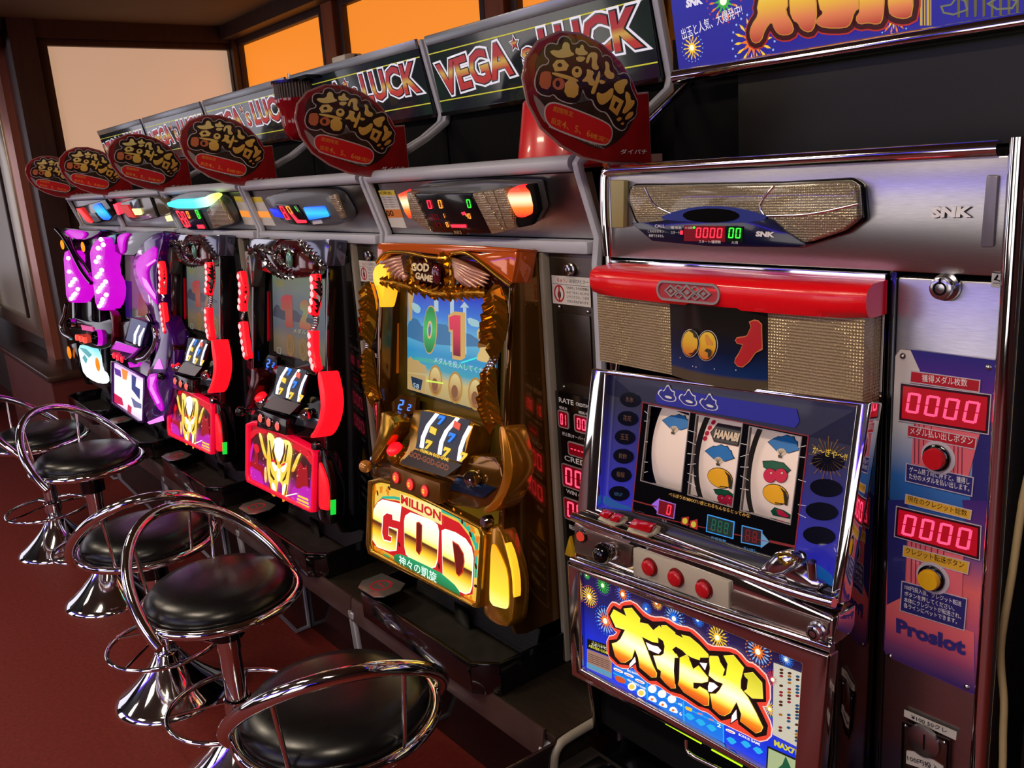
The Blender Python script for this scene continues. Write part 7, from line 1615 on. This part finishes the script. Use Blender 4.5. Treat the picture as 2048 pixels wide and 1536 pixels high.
tag(MB().tube(dense([Vector(p) for p in ((UL - .014, -.02, .497), (UL - .014, -.12, .497), (UL - .014, -.150, .490), (UL - .014, -.160, .465), (UL - .014, -.158, .42), (UL - .014, -.12, .25), (UL - .014, -.09, FLOOR + .005))], 4), .008, 12).build('counter_edge_trim', trim_beige, None, smooth=80), 'pale rounded trim closing the right end of the low counter', 'trim')
# counter in front of the fireworks machine
t = thing('counter_section', 'dark glossy counter piece below the fireworks machine tray', 'counter')
MB().box(UL, UR, -.24, .30, .435, .449).build('worktop', black_gloss, t, bev=.003); MB().box(UL + .01, UR, -.04, -.02, FLOOR + .001, .435).build('front_board', kick, t)

# ---- credit panel on the right
t = thing('credit_panel', 'tall printed panel with two red 0000 displays and red and yellow buttons', 'panel')
pb = FP
plate = [(1790, 712), (1800, 699), (1990, 720), (2001, 732), (1958, 1378), (1948, 1391), (1775, 1314), (1767, 1300)]
G = lift(FP, .003)
pn = S('plate', FP, [plate], 0, .003, grad('panel ground print', [(0, (88, 56, 130)), (.12, (120, 70, 140)), (.24, (200, 90, 110)), (.32, (224, 104, 104)), (.45, (24, 66, 140)), (.62, (50, 110, 180)), (.78, (200, 200, 200)), (1, (205, 195, 190))], 'Z', rough=.25, coat=.5), t, bev=.0008)
def pp(nm, f, l, m_, w=1, sm=0, g=0):
    uv = G.px(f(l)) if f else G.px(l); uv = smooth_poly(uv, sm) if sm else uv; uv = grow(uv, g) if g else uv
    return slab(nm, G, [uv], L * w * .5, L * (w + 1) * .5, m_, pn)
navy_p = mat('navy panel print', (38, 40, 110), .3, coat=.4); pk = mat('pink column print', (224, 104, 116), .3, coat=.4)
pp('print_purple', ca, [(372, 612), (905, 678), (922, 700), (912, 1020), (870, 1060), (440, 1000), (430, 740)], grad('indigo to rose print', [(0, (150, 70, 130)), (.5, (84, 46, 140)), (1, (46, 44, 130))], 'Z', rough=.25, coat=.5), 1)
pp('print_blue_right', ca, [(880, 1040), (912, 1010), (905, 1536), (740, 1536), (760, 1230), (800, 1130)], navy_p, 2); 
pp('print_blue_right', cb, [(930, 0), (1100, 0), (1080, 330), (980, 330)], grad('blue to violet print', [(0, (110, 60, 120)), (1, (60, 40, 120))], 'Z', rough=.25), 1)
pp('print_navy_left', cb, [(505, 0), (620, 0), (600, 560), (500, 600)], navy_p, 1)
pp('print_pink', cb, [(498, 600), (600, 550), (600, 640), (950, 740), (1000, 760), (1000, 1020), (900, 990), (490, 820)], grad('rose to plum print', [(0, (100, 50, 110)), (.5, (214, 96, 110)), (1, (232, 112, 110))], 'Z', rough=.25, coat=.4), 2)
pp('print_plum', cb, [(488, 800), (1005, 990), (1000, 1105), (490, 880)], grad('plum to indigo print', [(0, (48, 40, 110)), (1, (130, 70, 110))], 'Z', rough=.25, coat=.4), 3)
pp('print_column', ca, [(395, 1050), (800, 1130), (730, 1390), (380, 1310)], pk, 3); pp('print_column', cb, [(620, 230), (940, 320), (930, 560), (612, 480)], pk, 3)
m = MB()
for f, l in ((ca, [(400, 1060, 1310), (425, 1065, 1315), (455, 1070, 1200), (500, 1080, 1180), (640, 1170, 1380), (665, 1180, 1385), (690, 1200, 1390)]), (cb, [(640, 235, 490), (665, 240, 495), (690, 246, 500), (720, 252, 300), (755, 262, 310), (790, 270, 320), (825, 280, 330)])):
    for x, y0, y1 in l: m.prism(G, G.px(f([(x, y0), (x + 6, y0 + 2), (x + 3, y1), (x - 3, y1)])), L * 2, L * 2.5)
m.build('column_line', mat('dark rose line', (120, 46, 70), .4), pn)
crm = mat('cream border print', (190, 180, 190), .35); redp = mat('crimson tag print', (176, 28, 44), .3, coat=.3); yelp = mat('mustard tag print', (215, 165, 50), .35)
def tagp(f, q, m_, s_lines, tm, h, nm):
    o = pp(nm, f, q, m_, 6); uv = G.px(f(q)); mm = MB(); mm.frame(G, grow(uv, .0011), uv, L * 2.5, L * 3.6); mm.build('tag_border', crm, pn)
    its.clear()
    for s, a, b_ in s_lines:
        (A, B) = f([a, b_]); tq(s, A, B, h, G, L * 3.6, bold=.025)
    join_text('lettering', list(its), tm, pn)
its = []
tagp(ca, [(383, 745), (800, 802), (795, 868), (378, 806)], redp, [('獲得メダル枚数', (448, 806), (726, 838))], white_print, 15, 'print_tag')
tagp(ca, [(364, 1078), (778, 1156), (770, 1218), (360, 1138)], redp, [('メダル払い出しボタン', (374, 1128), (760, 1198))], white_print, 15, 'print_tag')
tagp(ca, [(355, 1312), (760, 1398), (750, 1506), (350, 1414)], navy_p, [('ゲーム終了時に押すと、獲得し', (370, 1362), (740, 1440)), ('た分のメダルを払い出します。', (368, 1402), (738, 1482))], white_print, 12, 'print_tag')
tagp(cb, [(615, -32), (985, 60), (978, 106), (610, 14)], yelp, [('現在のクレジット総数', (622, 4), (962, 92))], black_matt, 12, 'print_tag')
tagp(cb, [(602, 262), (972, 356), (962, 418), (598, 316)], yelp, [('クレジット転送ボタン', (612, 302), (945, 390))], black_matt, 13, 'print_tag')
tagp(cb, [(592, 465), (958, 566), (942, 740), (582, 628)], navy_p, [('100円投入後、クレジット転送', (606, 508), (930, 608)), ('ボタンを押してください。', (604, 545), (890, 634)), ('本体にクレジットが転送され、', (602, 580), (928, 680)), ('各ラインにベットできます。', (600, 612), (905, 708))], white_print, 10, 'print_tag')
for f, q, dg in ((ca, [(332, 832), (852, 902), (838, 1110), (322, 1030)], [(345, 868), (825, 935), (805, 1070), (335, 990)]), (cb, [(572, 50), (1026, 158), (1018, 322), (562, 196)], [(590, 72), (1008, 170), (995, 290), (575, 190)])):
    o = pp('display', f, q, glow('red display ground', (185, 0, 24), .75), 6); uv = G.px(f(q)); mm = MB(); mm.frame(G, grow(uv, .0022), uv, L * 2.5, L * 4); mm.build('display_rim', mat('dark plum rim', (46, 10, 26), .3), o); mm = MB(); mm.frame(G, grow(uv, .0036), grow(uv, .0026), L * 2.5, L * 4.2); mm.build('display_border', crm, o)
    digits('figures', G, G.px(f(dg)), '0000', glow('hot pink figures', (255, 70, 110), 1.8), o, lift=L * 3.8, gap=.3)
for f, q, cm_, nm in ((ca, (530, 1270), (190, 16, 28), 'payout_button'), (cb, (752, 440), (226, 172, 20), 'transfer_button')):
    u, v = G.px(f([q]))[0]; sc_ = 1
    m = MB(); m.lathe([(.0195, 0), (.0195, .001), (.014, .001)], G.p(u + .003, v, .0012), 36, G.n); m.build('button_ring_print', mat_lidring if 0 else crm, pn)
    b_ = MB().lathe([(.0155, 0), (.0155, .004), (.013, .006), (.0125, .006), (.0125, .003)], G.p(u + .002, v, .001), 36, G.n).build(nm, black_gloss, pn, smooth=50)
    MB().lathe([(.0122, 0), (.0122, .011), (.0112, .0125), (0, .0128)], G.p(u + .002, v, .001), 36, G.n).build('button_cap', mat(nm + ' cap', cm_, .25, coat=.5), b_, smooth=50)
textpx('lettering', G, 'Proslot', cb([(556, 755)])[0], cb([(952, 890)])[0], 30, mat('indigo lettering', (50, 44, 120), .35), pn, bold=.05, lift=L * 3.6)
for q in (ca([(326, 652)])[0], ca([(852, 720)])[0], cb([(520, 893)])[0], cb([(958, 1070)])[0]):
    screws(G, [G.px([q])[0]], .0038, pn)
hd2 = hd
u, v = FP.px(ca([(598, 225)]))[0]; place_lock(FP, u, v, .012, hd2)
S('maker_label', FP, [ca([(872, 142), (940, 150), (932, 234), (866, 228)])], .002, .0030, mat('silver label', (175, 172, 170), .35, .4), hd2)
S('label_mark', FP, [ca([(880, 185), (905, 150), (912, 160), (900, 180), (918, 196), (925, 190)])], .003, .0034, black_matt, hd2)
textpx('label_lettering', lift(FP, .0032), 'TAITO', ca([(880, 208)])[0], ca([(922, 210)])[0], 3, black_matt, hd2)
st = S('price_label', FP, [cb([(597, 1202), (898, 1330), (893, 1378), (596, 1240)])], .002, .0028, white_paper, hd2)
textpx('lettering', lift(FP, .003), '¥100 50クレ', cb([(638, 1252)])[0], cb([(845, 1338)])[0], 9, black_matt, hd2, bold=.01)
cpn = S('coin_plate', FP, [cb([(588, 1270), (858, 1378), (848, 1620), (580, 1560)])], .002, .006, noise_var(mat('brown coin plate', (120, 92, 82), .25, .9), 20, .2), hd2, bev=.001)
m = MB(); m.frame(lift(FP, .006), lift(FP, .006).px(cb([(588, 1270), (858, 1378), (848, 1620), (580, 1560)])), lift(FP, .006).px(cb([(600, 1284), (846, 1384), (838, 1600), (592, 1545)])), 0, .0015); m.build('plate_edge', black_chrome, cpn)
P = path3(FP, cb([(712, 1380)]), .006)[0]; MB().lathe([(.021, 0), (.020, .004), (.012, .006), (0, .006)], P, 28, FP.n).build('coin_mouth', steel, cpn, smooth=60); S('coin_slot', FP, [cb([(706, 1345), (716, 1348), (712, 1432), (704, 1430)])], .010, .0125, black_matt, cpn)
screws(lift(FP, .006), [lift(FP, .006).px(cb([(606, 1292)]))[0], lift(FP, .006).px(cb([(828, 1390)]))[0]], .003, cpn)
S('coin_label', FP, [cb([(610, 1438), (700, 1450), (820, 1530), (820, 1580), (608, 1510)])], .006, .0075, white_paper, cpn); textpx('lettering', lift(FP, .0078), '100円投入', cb([(618, 1492)])[0], cb([(800, 1556)])[0], 11, black_matt, cpn, bold=.03)
# black post, cable and neighbouring unit at the right edge
t = thing('machine_cabinet', 'dark unit edge standing right of the chrome post, behind the hanging cable', 'cabinet')
MB().box(UR + .02, UR + .5, .06, .3, FLOOR + .01, 1.396).build('body', mat('dark brown unit side', (30, 22, 20), .4), t, bev=.003)
MB().tube([(UR + .5, .05, FLOOR + .01), (UR + .5, .05, 1.41)], .01, 12).build('post', chrome, t, smooth=80)
t = thing('cable', 'beige cable hanging beside the chrome post at the right edge', 'cable')
P = [Vector((-.378, .045, 1.392)), Vector((-.374, .035, 1.25))] + [at(p, Y=.03) for p in ((2070, 880), (2046, 1000), (2024, 1150), (2004, 1270), (2002, 1330), (2008, 1400), (2006, 1470), (2004, 1560))] + [Vector((-.383, .04, .45)), Vector((-.38, .05, FLOOR + .006))]
MB().tube(dense(P), .0045, 8).build('cord', mat('beige cable sheath', (200, 178, 130), .5), t, smooth=80)
